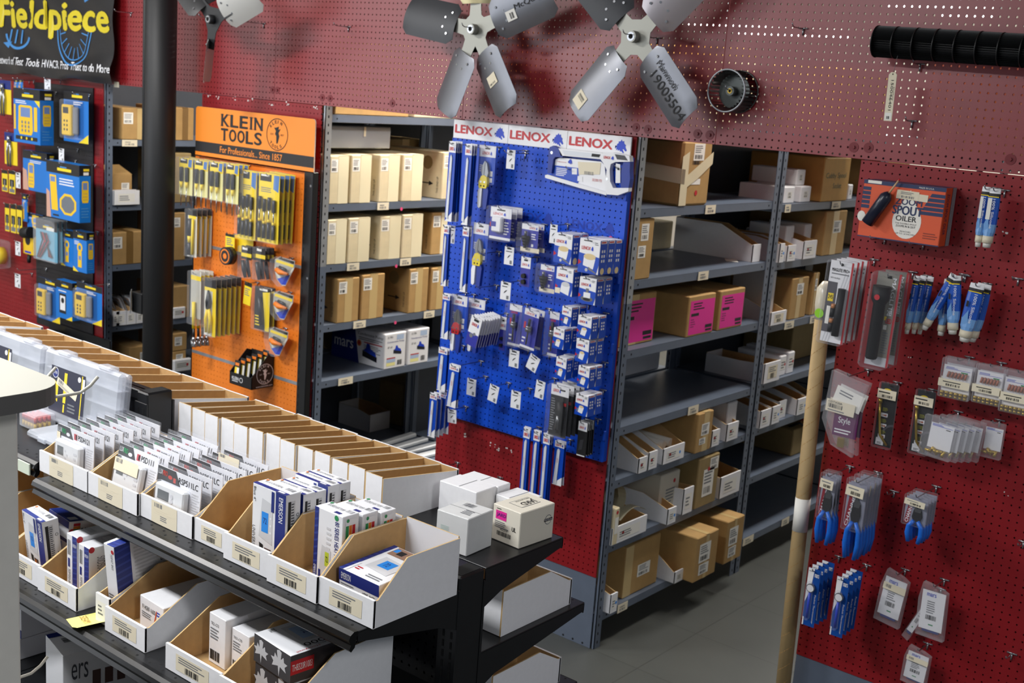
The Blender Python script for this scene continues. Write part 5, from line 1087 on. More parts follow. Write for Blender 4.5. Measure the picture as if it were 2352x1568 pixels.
def dmm(t, w, h):
    mb = MB(); mb.box(-w/2, -.02, -h/2, w/2, .01, h/2, FPYEL, .006); f = fr0(w, h, -.02); mb.disc(f, w*.5, h*.75, w*.25, INK, .0006, 12); mb.rect(f, w*.2, h*.1, w*.8, h*.2, BLUEINK, .0006); part(mb, 'meter', t)
    mb = MB(); mb.tube([(-w*.2, -.03, h*.62), (w*.5, -.03, h*.72)], .034, BLACKD, 12); part(mb, 'round_head', t)
    mb = MB(); mb.tube([(0, -.01, -h*.5), (.01, -.02, -h*.75), (-.005, -.01, -h*.85)], .012, BLACKD, 8); part(mb, 'lead', t)
hang((59,537,83,588), -.06, 'yellow meter with a round black head, left of the test leads', 'meter', 'yellow_meter', dmm, y0=yw)
hang((62,487,98,535), -.035, 'blue card behind the yellow meter with a round head', 'tool pack', 'blue_card_pack', fp_box(.01, d_clamp), y0=yw)
hang((50,444,62,510), -.05, 'narrow yellow and blue bit card between the red panel and probe box', 'tool pack', 'bit_card', fp_box(.01, d_probe), y0=yw)
def ybits(t, w, h):
    mb = card(w, h, YEL); f = fr0(w, h); mb.rect(f, 0, h*.84, w, h, INK, .0006); mb.rect(f, w*.15, h*.3, w*.85, h*.6, INK, .0006); mb.rect(f, w*.1, h*.05, w*.9, h*.2, GREYINK, .0006); mb.rect(f, w*.4, h*.1, w*.6, h*.55, CHROME, .0012); part(mb, 'card', t)
GY = 'yellow and black bit cards on the far left red panel'
for bb, lb in (((4,389,18,441), 'upper row, left'), ((20,390,35,446), 'upper row, right'), ((11,466,22,532), 'lower row, left'), ((24,468,37,536), 'lower row, middle'), ((38,470,51,539), 'lower row, right')):
    hang(bb, -.06, 'yellow bit card on the far left panel, '+lb, 'tool pack', 'bit_card', ybits, 1, group=GY)
def mk_tag(t, w, h):
    mb = card(w, h, WHITE, .0008); f = fr0(w, h); mb.rect(f, w*.25, h*.86, w*.72, h*.94, INK, .0005); mb.lines(f, w*.15, h*.7, w*.85, h*.80, 1, INK); mb.poly(f, [(w*.35, h*.35), (w*.6, h*.5), (w*.68, h*.58), (w*.5, h*.52), (w*.38, h*.44)], INK, .0006); mb.rect(f, w*.62, h*.06, w*.85, h*.26, GREYINK, .0006); part(mb, 'card', t)
for bb, lb in (((36,395,47,433), 'below the plier pack'), ((35,553,47,588), 'above the lower empty hook'), ((34,627,47,662), 'lowest on the red panel')):
    hang(bb, -.10, 'white peg tag on the far left red panel, '+lb, 'tag', 'peg_tag', mk_tag)
hang((102,181,116,206), -.10, 'white peg tag just below the black banner', 'tag', 'peg_tag', mk_tag, y0=yw)
hang((135,340,147,372), -.12, 'white peg tag on the hook above the mirror box', 'tag', 'peg_tag', mk_tag, y0=yw)
def plierpack(t, w, h):
    mb = card(w, h*.9, YEL); f = fr0(w, h*.9); mb.rect(f, 0, h*.66, w, h*.9, NAVY, .0006); part(mb, 'card', t)
    mb = MB()
    for s in (-1, 1): mb.tube([(s*.006, -.012, h*.2), (s*.02, -.012, -h*.05), (s*.014, -.012, -h*.5)], [.008, .008, .006], CHROME, 8)
    mb.tube([(-.004, -.012, h*.36), (0, -.012, h*.18)], .012, CHROME, 8); part(mb, 'pliers', t)
hang((-6,178,26,268), -.10, 'chrome locking pliers on a yellow card under the banner', 'tool pack', 'plier_pack', plierpack)
hang((10,298,40,385), -.10, 'chrome slip pliers on a yellow and navy card on the far left panel', 'tool pack', 'plier_pack', plierpack)
for px, lb in ((62, 'first'), (72, 'second')): hang((px-30,182,px-20,212), -.09, 'small navy card on a hook under the banner, '+lb, 'tool pack', 'bit_card', fp_box(.006, d_probe))
m = MB(); P = on(1, -.09, 0, 588); t = thing('tape_roll', 'yellow tape roll cut by the left picture edge', 'tape', (P.x-.02, -.09, P.z)); m.tube([(0, -.03, 0), (0, .03, 0)], .055, YEL, 20); m.tube([(0, -.032, 0), (0, .032, 0)], .03, PAPER, 16); part(m, 'roll', t); m = MB(); m.box(-.06, -.04, -.07, .085, .04, .10, BLIST, .01); part(m, 'clear_blister', t)
P = on(1, -.16, 66, 742); Q = on(1, -.16, 205, 760)
t = thing('tool_tray', 'black wire tool tray with a grey front rail below the blue packs', 'tray', (P.x, -.16, P.z-.03)); m = MB(); L = Q.x-P.x
m.box(0, -.01, -.08, L, .14, -.07, BLACKM, .002); m.box(0, .13, -.08, L, .14, .03, BLACKM, .002); part(m, 'tray', t); m = MB(); m.box(.02, -.012, -.03, L+.02, -.004, -.008, GALV, .003); part(m, 'front_rail', t)
m = MB(); m.box(L*.74, -.016, -.13, L*.74+.045, -.014, -.03, WHITE); part(m, 'tag', t)
m = MB()
for k in range(5): m.box(.02+.05*k, .02+.02*(k % 2), -.069, .06+.05*k, .1, -.02+.012*(k % 3), (BLACKM, YEL, BLACKM, STEELD, BLACKM)[k], .004)
part(m, 'packed_tools', t)
for k, (px, py) in enumerate(((128,368), (62,618))): P = on(1, -.13, px, py); hook(P.x+.02, P.z, -.20, 'empty chrome hook among the blue tool packs, %s' % ('upper' if not k else 'lower'), yw)
# ------------------------------------------------------------------ orange tool board
xl, xr = on(1, -.05, 443, 700).x, on(1, -.05, 689, 700).x; zb, zt = .45, 1.775; xo = (xl+xr)/2
t = thing('tool_display_board', 'orange perforated tool display board in a black frame', 'display board', (xo, -.05, zb)); W = xr-xl
m = MB(); opm = pegmat('orange_peg', (236, 128, 36), .5, 0, 0, .0024); m.box(-W/2, 0, 0, W/2, .004, zt-zb, opm); part(m, 'orange_panel', t)
m = MB(); m.box(W/2, -.004, -.25, W/2+.065, .03, zt-zb+.006, BLACKM, .003)
f = F((W/2, -.0045, 0), (1,0,0), (0,0,1))
for k in range(34): m.rect(f, .012, .04*k-.05, .017, .04*k-.03, HOLE, .0004)
for px, py in ((713,427), (710,640)): P = on(1, -.055, px, py); m.disc(f, .05, P.z-zb, .006, CHROME, .0008, 12)
part(m, 'black_frame', t)
m = MB(); m.box(-W/2-.012, .0, -.25, -W/2, .03, zt-zb, BLACKM, .002); m.box(-W/2, .005, -.25, W/2, .03, zt-zb, BLACKM); part(m, 'backing', t)
for py in (566, 817):
    z = on(1, -.05, 480, py).z-zb; m = MB(); m.box(-W/2, -.0015, z-.008, W/2, 0, z+.008, GALV); part(m, 'grey_strip', t)
# sign
P, w, h = fitr(1, -.075, (441,238,718,392)); t = thing('tool_sign', 'orange and black sign heading the orange tool board', 'sign', (P.x, -.075, P.z-h/2)); w, h = .90, .242
m = MB(); r = .014; ol = [(-w/2, 0), (w/2, 0), (w/2, h-r), (w/2-r*.3, h-r*.3), (w/2-r, h), (-w/2+r, h), (-w/2+r*.3, h-r*.3), (-w/2, h-r)]
f = F((0,0,0), (1,0,0), (0,0,1)); m.prism(f, ol, .006, ORSIGN, rim=mat('orange_board_rim', (240, 220, 200), .5)); m.rect(f, -w/2+.0005, h*.075, w/2-.0005, h*.29, mat('sign_black', (34, 32, 32), .5), .0006); part(m, 'panel', t)
m = MB(); SB = INK
def slab(s, x0, z0, x1, z1, b=.05):
    n = len(s); wid = [.92 if c != 'I' else .5 for c in s]; tot = sum(wid); x = x0
    for c, q in zip(s, wid):
        ww = (x1-x0)*q/tot; m.text(f, c, x+ww*(.10 if c != 'I' else .38), z0, x+ww*(.90 if c != 'I' else .62), z1, SB, .0012, b)
        if c in 'KLEINT':   # slab serifs
            sp = {'K': (.16, .84), 'L': (.2,), 'E': (.2,), 'I': (.5,), 'N': (.16, .84), 'T': (.5,)}[c]
            for k_ in sp:
                for zz in (z0, z1):
                    if c in 'LT' and ((c == 'T') == (zz == z1)): continue
                    m.rect(f, x+ww*(k_-.16 if c != 'I' else .14), zz-.003 if zz == z1 else zz, x+ww*(k_+.16 if c != 'I' else .86), zz if zz == z1 else zz+.003, SB, .0014)
        x += ww
slab('KLEIN', -w*.275, h*.66, w*.09, h*.90); slab('TOOLS', -w*.275, h*.37, w*.085, h*.61)
m.text(f, 'For Professionals... Since 1857', -w*.275, h*.115, w*.25, h*.245, ORSIGN, .0012, .012); part(m, 'lettering', t)
def emblem(m, f, x, y, rx, ry, ink, seg=26):
    """round badge: ring, the two words on the arc, a lineman's figure between the dates"""
    k = rx/ry; m.ring(f, x, y, ry*.95, ry, ink, .0012, seg, k)
    for word, a0, st, dn in (('KLEIN', PI*.78, -.34, False), ('TOOLS', PI*1.24, .32, True)):
        for i, c in enumerate(word):
            a = a0+st*i; cx_, cy_ = x+rx*.78*math.cos(a), y+ry*.78*math.sin(a); fr_ = F(f.p(cx_, cy_), f.u, f.v).rot((a-PI/2) if not dn else (a+PI/2)); q = ry*.10
            m.text(fr_, c, -q*.8, -q, q*.8 if c != 'I' else -q*.4, q, ink, .0012, .03)
    m.poly(f, [(x-rx*.12, y+ry*.42), (x+rx*.14, y+ry*.5), (x+rx*.10, y+ry*.3), (x+rx*.3, y+ry*.36), (x+rx*.12, y+ry*.1), (x+rx*.2, y-ry*.1), (x+rx*.06, y-ry*.55), (x-rx*.06, y-ry*.55), (x-rx*.08, y-ry*.1), (x-rx*.2, y+ry*.02), (x-rx*.12, y+ry*.2), (x-rx*.3, y+ry*.4)], ink, .0011)
    m.text(f, 'EST.', x-rx*.62, y-ry*.06, x-rx*.3, y+ry*.05, ink, .0012); m.text(f, '1857', x+rx*.3, y-ry*.06, x+rx*.62, y+ry*.05, ink, .0012)
m = MB(); emblem(m, f, w*.205, h*.625, w*.087, h*.315, INK); part(m, 'round_emblem', t)
yk = -.052
DRB = mat('driver_black', (34, 36, 40), .35); DRY = mat('driver_yellow', (246, 216, 40), .35); WRAP = mat('wrapper_blue', (88, 130, 190), .4)
def kcard(mb, f, w, h, z=.86): mb.rect(f, w*.05, h*z, w*.6, h*.98, INK, .0006); mb.rect(f, w*.1, h*(z+.07), w*.5, h*.975, PAPER, .0009); mb.rect(f, 0, h*(z-.08), w*.6, h*z, YEL, .0006)
def drivers(cnt, shaft):
    def mk(t, w, h):
        mb = card(w, h, YEL); f = fr0(w, h); mb.rect(f, 0, 0, w, h*.72, mat('pale_yellow', (240, 234, 160), .5), .0004); kcard(mb, f, w, h); mb.poly(f, [(w*.66, h*.78), (w*.9, h*.76), (w*.95, h*.98), (w*.7, h*.98)], WRAP, .0009); part(mb, 'card', t)
        for k in range(cnt):
            x = -w/2+w*(k+.75)/(cnt+.5); mb = MB()
            mb.tube([(x, -.012, h*.26), (x, -.012, h*.24), (x, -.012, -h*.12), (x, -.012, -h*.14)], [.008, .010, .0095, .007], DRB, 10); mb.tube([(x, -.012, -h*.14), (x, -.012, -h*.30)], [.0085, .005], DRY, 10); mb.tube([(x, -.012, -h*.30), (x, -.012, -h*.30-shaft*h)], .0026, CHROME, 6); part(mb, 'screwdriver', t)
        mb = MB(); mb.box(-w/2-.002, -.026, -h/2, w/2+.002, .001, h/2+.004, BLIST, .004); part(mb, 'clear_blister', t)
    return mk
GD2 = 'two-driver packs along the top of the orange board'
for i, bb in enumerate(((411,361,443,450), (446,366,478,455), (481,370,513,463), (518,375,549,470))):
    hang(bb, -.12-.01*i, 'pack of two black and yellow screwdrivers, %s from the column' % NUM[i], 'tool pack', 'screwdriver_pack', drivers(2, .5), 3, .029, GD2, y0=yk)
def multi(t, w, h):
    mb = card(w, h, YEL); f = fr0(w, h); kcard(mb, f, w, h, .88); mb.poly(f, [(w*.7, h*.78), (w*.95, h*.74), (w*.98, h*.98), (w*.72, h*.98)], WRAP, .0009); mb.lines(f, w*.1, h*.72, w*.7, h*.80, 3, GREYINK); part(mb, 'card', t)
    for k in range(4):
        x = -w/2+w*(k+.7)/4.4; s = (k % 2)*.03*h; mb = MB()
        mb.tube([(x, -.012, h*.16-s), (x, -.012, h*.10-s), (x, -.012, -h*.02-s)], .0085, DRB, 8); mb.tube([(x, -.012, -h*.02-s), (x, -.012, -h*.16-s)], [.004, .004], CHROME, 6); mb.tube([(x, -.012, -h*.16-s), (x, -.012, -h*.2-s)], .007, DRY, 8); mb.tube([(x, -.012, -h*.2-s), (x, -.012, -h*.44)], [.009, .0085], DRB, 8); part(mb, 'screwdriver', t)
    mb = MB(); mb.box(-w/2-.003, -.026, -h/2, w/2+.003, .001, h/2+.003, BLIST, .004); part(mb, 'clear_blister', t)
hang((546,388,590,553), -.12, 'tall yellow four-driver pack, middle of the top row', 'tool pack', 'driver_set', multi, 2, .029, 'tall yellow four-driver packs, middle hook', y0=yk)
hang((591,394,643,562), -.16, 'tall yellow four-driver pack at the right of the top row', 'tool pack', 'driver_set', multi, 4, .030, 'tall yellow four-driver packs, right hook', y0=yk)
def insul(t, w, h):
    mb = card(w, h, mat('pale_card', (222, 220, 206), .5)); f = fr0(w, h); mb.rect(f, 0, h*.86, w, h, INK, .0006); mb.rect(f, w*.1, h*.80, w*.9, h*.86, YEL, .0007); part(mb, 'card', t)
    mb = MB(); mb.tube([(-w*.1, -.011, h*.3), (-w*.1, -.011, -h*.06)], .011, DRB, 10); mb.tube([(-w*.1, -.011, -h*.06), (-w*.1, -.011, -h*.2)], [.011, .008], DRY, 10); mb.tube([(-w*.1, -.011, -h*.2), (-w*.1, -.011, -h*.46)], .012, DRB, 10); mb.tube([(w*.25, -.011, h*.3), (w*.2, -.011, -h*.44)], .007, DRY, 8); part(mb, 'screwdriver', t)
    mb = MB(); mb.box(-w/2, -.024, -h/2, w/2, .001, h/2, BLIST, .004); part(mb, 'clear_blister', t)
hang((430,478,453,592), -.15, 'bagged insulated driver at the left edge of the orange board', 'tool pack', 'insulated_driver_pack', insul, 4, .030, 'insulated driver packs at the board edge', y0=yk)
def tape(t, w, h):
    mb = card(w, h, YEL); f = fr0(w, h); mb.rect(f, 0, h*.86, w, h, INK, .0006); mb.lines(f, w*.15, h*.4, w*.85, h*.8, 4, GREYINK); part(mb, 'card', t)
    mb = MB(); mb.tube([(w*.2, -.04, -h*.62), (w*.2, -.0, -h*.62)], w*.62, DRB, 20); part(mb, 'tape_case', t)
    mb = MB(); mb.ring(F((w*.2, -.0405, -h*.62), (1,0,0), (0,0,1)), 0, 0, w*.40, w*.50, ORANGE, .0006, 22); mb.disc(F((w*.2, -.0405, -h*.62), (1,0,0), (0,0,1)), 0, 0, w*.2, ORANGE, .0006, 14); part(mb, 'orange_trim', t)
hang((517,535,539,583), -.09, 'black and orange tape measure under a yellow card', 'tool pack', 'tape_measure', tape, y0=yk)
hang((537,538,582,585), -.062, 'plain yellow backing card behind the pocket knives', 'card', 'yellow_card', lambda t, w, h: part(card(w, h, YEL), 'card', t), y0=yk, hk=False)
def knife(t, w, h):
    mb = card(w, h*.42, INK); mb.v = [(a, b, c+h*.29) for a, b, c in mb.v]; f = F((-w/2, 0, h*.08), (1,0,0), (0,0,1)); mb.rect(f, 0, h*.08, w, h*.2, YEL, .0006); mb.rect(f, w*.1, h*.3, w*.6, h*.38, PAPER, .0006); part(mb, 'card', t)
    mb = MB(); mb.tube([(-w*.15, -.012, h*.06), (-w*.05, -.012, -h*.2), (w*.15, -.012, -h*.48)], [.009, .011, .008], DRB, 10); part(mb, 'knife', t)
    mb = MB(); mb.box(-w/2, -.025, -h/2, w/2, .001, h/2, BLIST, .003); part(mb, 'clear_blister', t)
GKN = 'black pocket knife packs on the orange board'
for i, (bb, n) in enumerate((((553,563,578,640), 2), ((586,566,610,645), 3))): hang(bb, -.12, 'black pocket knife pack, %s hook of knives' % ('left' if not i else 'right'), 'tool pack', 'knife_pack', knife, n, .026, GKN+(' left' if not i else ' right'), y0=yk)
def shield(t, w, h):
    ol = [(-w*.44, h*.38), (-w*.2, h*.5), (w*.5, h*.46), (w*.48, h*.2), (w*.1, -h*.48), (-w*.08, -h*.5), (-w*.34, -h*.32), (-w*.46, 0)]
    mb = MB(); f = F((0,0,0), (1,0,0), (0,0,1)); mb.prism(f, ol, .001, mat('pale_card', (222, 220, 206), .5)); mb.poly(f, [(-w*.2, h*.48), (w*.48, h*.44), (w*.46, h*.34), (-w*.28, h*.42)], INK, .0006); mb.poly(f, [(-w*.36, h*.38), (w*.46, h*.32), (w*.44, h*.22), (-w*.4, h*.28)], YEL, .0006); mb.poly(f, [(-w*.3, -h*.3), (w*.3, -h*.05), (w*.1, -h*.45), (-w*.1, -h*.47)], BLUEINK, .0006)
    part(mb, 'card', t); mb = MB(); mb.tube([(-w*.2, -.02, h*.06), (0, -.025, 0), (w*.35, -.02, -h*.02)], [.012, .014, .006], ORANGE, 8); mb.tube([(-w*.1, -.015, h*.16), (w*.2, -.015, h*.1)], .008, DRB, 8); mb.box(-w*.3, -.014, h*.0, -w*.1, -.002, h*.14, CHROME, .003); part(mb, 'tool', t)
    mb = MB(); mb.prism(F((0,-.03,0), (1,0,0), (0,0,1)), [(a*1.03, b*1.03) for a, b in ol], .03, BLIST); part(mb, 'clear_blister', t)
GSH = 'shield shaped blisters down the right of the orange board'
for bb, lb in (((627,586,677,662), 'top'), ((624,664,674,740), 'middle'), ((614,747,662,823), 'bottom')): hang(bb, -.10, 'shield shaped blister with an orange tool, %s of three' % lb, 'tool pack', 'shield_blister', shield, 1, group=GSH, y0=yk)
def wrench(t, w, h):
    mb = card(w, h*.62, mat('pale_card', (222, 220, 206), .5)); mb.v = [(a, b, c+h*.19) for a, b, c in mb.v]; f = F((-w/2, 0, -h*.12), (1,0,0), (0,0,1)); mb.rect(f, 0, h*.5, w, h*.56, YEL, .0006); part(mb, 'card', t)
    mb = MB(); mb.tube([(0, -.012, h*.1), (w*.05, -.012, -h*.25)], .009, DRY, 8); mb.tube([(w*.05, -.012, -h*.25), (w*.08, -.012, -h*.38)], .007, DRB, 8); part(mb, 'handle', t)
    mb = MB(); mb.ring(F((w*.08, -.017, -h*.43), (1,0,0), (0,0,1)), 0, 0, .009, .021, CHROME, 0, 14, 1, -2.2, 4.2); mb.tube([(w*.08, -.012, -h*.36), (w*.08, -.012, -h*.41)], [.008, .014], CHROME, 8); mb.tube([(-.008+w*.08, -.012, -h*.42), (-.012+w*.08, -.012, -h*.5)], .007, CHROME, 8); mb.tube([(.010+w*.08, -.012, -h*.42), (.012+w*.08, -.012, -h*.49)], .007, CHROME, 8); part(mb, 'jaw', t)
    mb = MB(); mb.box(-w/2, -.026, -h*.2, w/2, .001, h*.5, BLIST, .004); part(mb, 'clear_blister', t)
hang((436,620,462,800), -.15, 'adjustable wrench with yellow handle at the board edge', 'tool pack', 'wrench_pack', wrench, 4, .026, 'adjustable wrench packs', y0=yk)
def kplier(t, w, h):
    mb = card(w, h, mat('pale_card', (222, 220, 206), .5)); f = fr0(w, h); mb.rect(f, 0, h*.84, w, h, INK, .0006); mb.rect(f, 0, h*.78, w, h*.84, YEL, .0007); mb.rect(f, w*.7, 0, w, h*.8, YEL, .0005); part(mb, 'card', t)
    for s in (-1, 1): mb = MB(); mb.tube([(s*.004, -.012, h*.0), (s*.018, -.012, -h*.2), (s*.013, -.012, -h*.44)], [.007, .0085, .007], DRY, 8); part(mb, 'grip', t)
    mb = MB(); mb.tube([(0, -.012, h*.30), (.002, -.012, h*.1), (0, -.012, -h*.02)], [.005, .016, .012], DRB, 10); part(mb, 'jaws', t)
    mb = MB(); mb.box(-w/2, -.024, -h/2, w/2, .001, h/2, BLIST, .004); part(mb, 'clear_blister', t)
hang((468,636,497,775), -.22, 'yellow-handled pliers pack in the long row', 'tool pack', 'pliers_pack', kplier, 6, .030, 'yellow-handled pliers packs in a long row', y0=yk)
hang((558,645,579,703), -.11, 'single yellow card tilted on its hook in the middle of the board', 'tool pack', 'yellow_card', lambda t, w, h: (lambda mb: (mb.rect(fr0(w, h), 0, h*.82, w, h, INK), mb.lines(fr0(w, h), w*.1, h*.4, w*.8, h*.75, 4, GREYINK), part(mb, 'card', t)))(card(w, h, YEL)), tilt=-.10, y0=yk)
def uknife(t, w, h):
    mb = card(w, h, INK); f = fr0(w, h); mb.poly(f, [(w*.5, h*.88), (w*.96, h*.92), (w*.96, 0), (w*.7, 0)], YEL, .0006); mb.rect(f, w*.3, h*.92, w*.8, h*.97, PAPER, .0008); mb.lines(f, w*.06, h*.08, w*.36, h*.35, 4, YEL); part(mb, 'card', t)
    mb = MB(); mb.tube([(-w*.1, -.012, h*.28), (0, -.012, 0), (w*.12, -.012, -h*.36)], [.009, .013, .010], DRB, 10); part(mb, 'knife', t); mb = MB(); mb.box(-w/2, -.026, -h/2, w/2, .001, h/2, BLIST, .004); part(mb, 'clear_blister', t)
hang((583,655,622,763), -.10, 'utility knife on a black and yellow card above the black tray', 'tool pack', 'utility_knife_pack', uknife, 2, .029, 'utility knife packs', y0=yk)
# black display tray with small packs
P = on(1, -.20, 487, 860); Q = on(1, -.20, 553, 878); R_ = on(1, -.055, 619, 870); z0 = on(1, -.20, 500, 872).z
t = thing('display_tray', 'black card display tray with round tool emblem on the orange board', 'tray', (Q.x-.10, -.19, z0)); m = MB(); D = .135; w = .17
x1 = w
m.box(0, 0, 0, x1, D, .003, BLACKD); fr_ = F((x1, 0, 0), (0,1,0), (0,0,1)); m.prism(fr_, [(0, 0), (D, 0), (D, .155), (D*.75, .165), (0, .062)], .003, BLACKD); m.prism(F((0, D, 0), (0,-1,0), (0,0,1)), [(0, 0), (D, 0), (D, .062), (D*.25, .165), (0, .155)], .003, BLACKD); m.box(0, 0, 0, x1, .003, .060, BLACKD); m.box(0, D-.003, 0, x1, D, .16, BLACKD); part(m, 'tray_body', t)
m = MB(); f = F((0, 0, 0), (1,0,0), (0,0,1)); m.text(f, 'KLEIN', .02, .026, .07, .042, WHITE, .001, .03); m.lines(f, .02, .016, .07, .024, 1, WHITE); m.ring(f, .09, .032, .010, .013, WHITE, .001, 14); emblem(m, fr_, D*.60, .07, .052, .052, WHITE); m.text(fr_, 'www.kleintools.com', D*.2, .006, D*.95, .014, WHITE, .001); part(m, 'lettering', t)
base = Vector(t.location)
for k in range(6):
    def pk(tt):
        mb = MB(); mb.box(0, 0, 0, .042, .006, .115, INK, .001); f = F((0,0,0), (1,0,0), (0,0,1)); mb.rect(f, .006, .015, .036, .082, YEL, .0006); mb.rect(f, .022, .01, .038, .08, PAPER, .0008); mb.rect(f, .006, .09, .036, .104, ORANGE, .0006); part(mb, 'card', tt)
    tt = thing('bit_pack', 'small yellow bit pack standing in the black display tray, %s' % nth(k, 6), 'tool pack', base+Vector((.012+.019*k, .010+.019*k, .004+.012*k)), (-.1, 0, 0), 'bit packs in the black display tray'); pk(tt)
# ================================================================== blue saw blade board
XB0, XB1, YB2 = -3.440, -2.540, -.026
EMB = mat('emboss_shade_blue', (4, 52, 164), .5); LRED = mat('logo_red', (196, 40, 46), .4); LOGB = mat('logo_blue', (20, 62, 196), .4); CARDW = mat('card_white', (236, 236, 238), .35); PURP = mat('print_violet', (52, 56, 160), .4)  # EMB puts the shading of the embossed logo into a flat darker blue
WOLF = [(0,.50),(.10,.30),(.0,.30),(.16,.52),(.14,.62),(.28,.72),(.26,.84),(.42,.86),(.50,1.0),(.60,.86),(.72,.92),(.74,.74),(.90,.60),(.86,.48),(1.0,.22),(.90,.14),(.80,.22),(.74,.30),(.64,.28),(.78,.04),(.70,.0),(.54,.14),(.44,.10),(.40,.22),(.26,.14),(.24,.26),(.10,.16),(.14,.34)]
def wolf(m, f, x, y, w, h, mt, l=.0008):
    P = [(x+a*w, y+b*h) for a, b in WOLF]
    c = (x+w*.5, y+h*.5)
    if True:
        m.poly(f, P, mt, l)
def logo(m, f, x0, y0, x1, y1, red=None, blue=None, l=.0008, b=.03):
    m.text(f, 'LENOX', x0, y0, x0+(x1-x0)*.74, y1, red or LRED, l, b); wolf(m, f, x0+(x1-x0)*.79, y0-(y1-y0)*.28, (x1-x0)*.2, (y1-y0)*1.5, blue or LOGB, l)
t = thing('saw_display_board', 'blue perforated board with three white logo headers and saw goods', 'display board', ((XB0+XB1)/2, YB2, .8)); o = t.location
zb, zt, w3 = .812-.8, 2.012-.8, (XB1-XB0)/3
for k in range(3):
    x0 = XB0-o.x+w3*k; bm = pegmat('blue_peg_%d' % k, (4, 74, 200), .45, (-3.084 if k < 2 else -2.839)-o.x, 1.830-.8, .0032)
    m = MB(); m.box(x0+.0006, 0, zb, x0+w3-.0006, .004, zt, bm); part(m, 'blue_panel', t)
    hz = .076; m = MB(); m.box(x0+.0006, -.003, zt, x0+w3-.0006, .004, zt+hz, CARDW, .001); f = F((x0, -.003, zt), (1,0,0), (0,0,1)); logo(m, f, .012, hz*.30, w3-.014, hz*.74, b=.075); part(m, 'logo_header', t)
    f = F((x0, 0, 0), (1,0,0), (0,0,1)); m = MB(); m.text(f, 'LENOX', .03, 1.715-.8, .2, 1.748-.8, EMB, .0006, .05); wolf(m, f, .21, 1.705-.8, .05, .055, EMB, .0006)
    if k > 0: part(m, 'embossed_logo', t)
m = MB(); m.box(XB1-o.x-.0005, 0, zb, XB1-o.x+.004, .022, zt, LBLUE); m.box(XB0-o.x-.004, 0, zb, XB0-o.x, .022, zt, LBLUE); m.box(XB0-o.x, 0, zb-.003, XB1-o.x, .022, zb, LBLUE)
part(m, 'board_rim', t)
for py in (450, 800, 1000, 640): P = on(1, YB2, 1443-(py-450)*.098, py); m = MB(); m.box(XB1-o.x-.002, -.012, P.z-.8-.02, XB1-o.x+.006, 0, P.z-.8+.02, LBLUE, .002); part(m, 'edge_clip', t)
m = MB(); f = F((0, 0, 0), (1,0,0), (0,0,1))
for cx_, cy_ in ((1195,370), (1230,375), (1172,840), (1205,850)):
    P = on(1, YB2, cx_, cy_)
    for q in (0, .018, .036): m.rect(f, P.x-o.x+q, P.z-.8, P.x-o.x+q+.003, P.z-.8+.022, HOLE, .0004)
part(m, 'slots', t)
yl = YB2
def blade(long=False):
    def mk(t, w, h):
        mb = card(w, h, CARDBLUE); f = fr0(w, h); k = h-min(.045, h*.14); mb.rect(f, 0, k, w, h, CARDW, .0004); logo(mb, f, w*.12, k+(h-k)*.18, w*.92, k+(h-k)*.5); mb.rect(f, w*.3, h-.010, w*.7, h-.006, INK, .0007)
        mb.poly(f, [(0, 0), (w, 0), (w, min(w*1.1, h*.2))], CARDW, .0006) if not long else mb.poly(f, [(0, 0), (w*.3, 0), (0, w*.9)], CARDW, .0006)
        part(mb, 'card', t)
        mb = MB(); b0 = F((-w/2, -.004, -h/2), (1,0,0), (0,0,1))
        mb.prism(b0, [(w*.16, h*.05 if not long else 0), (w*.50, h*.03 if not long else 0), (w*.62, k*.92), (w*.46, k*.97), (w*.34, k*.94)] if not long else [(w*.3, .004), (w*.66, .004), (w*.66, k*.96), (w*.5, k*.985), (w*.3, k*.94)], .0035, mat('blade_sleeve', (214, 218, 224), .3), l=.0)
        vtext(mb, b0, 'LENOX', w*.40, k*.72, w*.10, k*.13, LRED, 0, .0006); part(mb, 'blade_sleeve', t)
    return mk
def lx(bb, lb, n=1, mk=None, y=-.15, dy=.013, name='blade_pack', cat='saw blade pack', grp=None, tilt=0.0, hk=True, yb=None): return hang(bb, y, lb, cat, name, mk or blade(), n, dy, grp, tilt, hk, yb if yb is not None else yl)
lx((1021,324,1048,510), 'long blade pack in the top left corner of the blue board', 4, y=-.17, grp='long blade packs, top left hook')
lx((1058,330,1085,518), 'long blade pack beside the topmost yellow snips', 3, y=-.15, grp='long blade packs, second hook')
lx((1012,516,1032,658), 'blade pack with yellow sticker at the left edge', 2, y=-.17, grp='blade packs with yellow sticker')
lx((1054,520,1078,672), 'blade pack left of the middle yellow snips', 2, y=-.14, grp='blade packs left of the middle snips')
lx((1011,672,1034,780), 'short blade pack left of the red snips', 2, y=-.15, grp='short blade packs left of the red snips')
lx((1002,796,1028,900), 'short blade pack at the left edge below the red snips', 2, y=-.16, grp='short blade packs below the red snips')
lx((1024,834,1055,938), 'tilted blade pack hanging in front near the lower left corner', 2, y=-.20, grp='tilted blade packs near the lower left corner', tilt=-.04)
lx((982,900,1004,1006), 'blade pack of the fan of four outside the lower left corner', 4, y=-.18, dy=.028, grp='fan of blade packs at the lower left')
lx((1190,980,1218,1160), 'very long blade pack below the board, left of three', 2, blade(True), y=-.11, grp='very long blade packs left')
lx((1213,986,1241,1166), 'very long blade pack below the board, middle of three', 2, blade(True), y=-.12, grp='very long blade packs middle')
lx((1235,993,1264,1172), 'very long blade pack below the board, right of three', 3, blade(True), y=-.13, grp='very long blade packs right')
lx((1267,1010,1297,1117), 'medium blade pack right of the three very long ones', 2, y=-.10, grp='medium blade packs below the board')
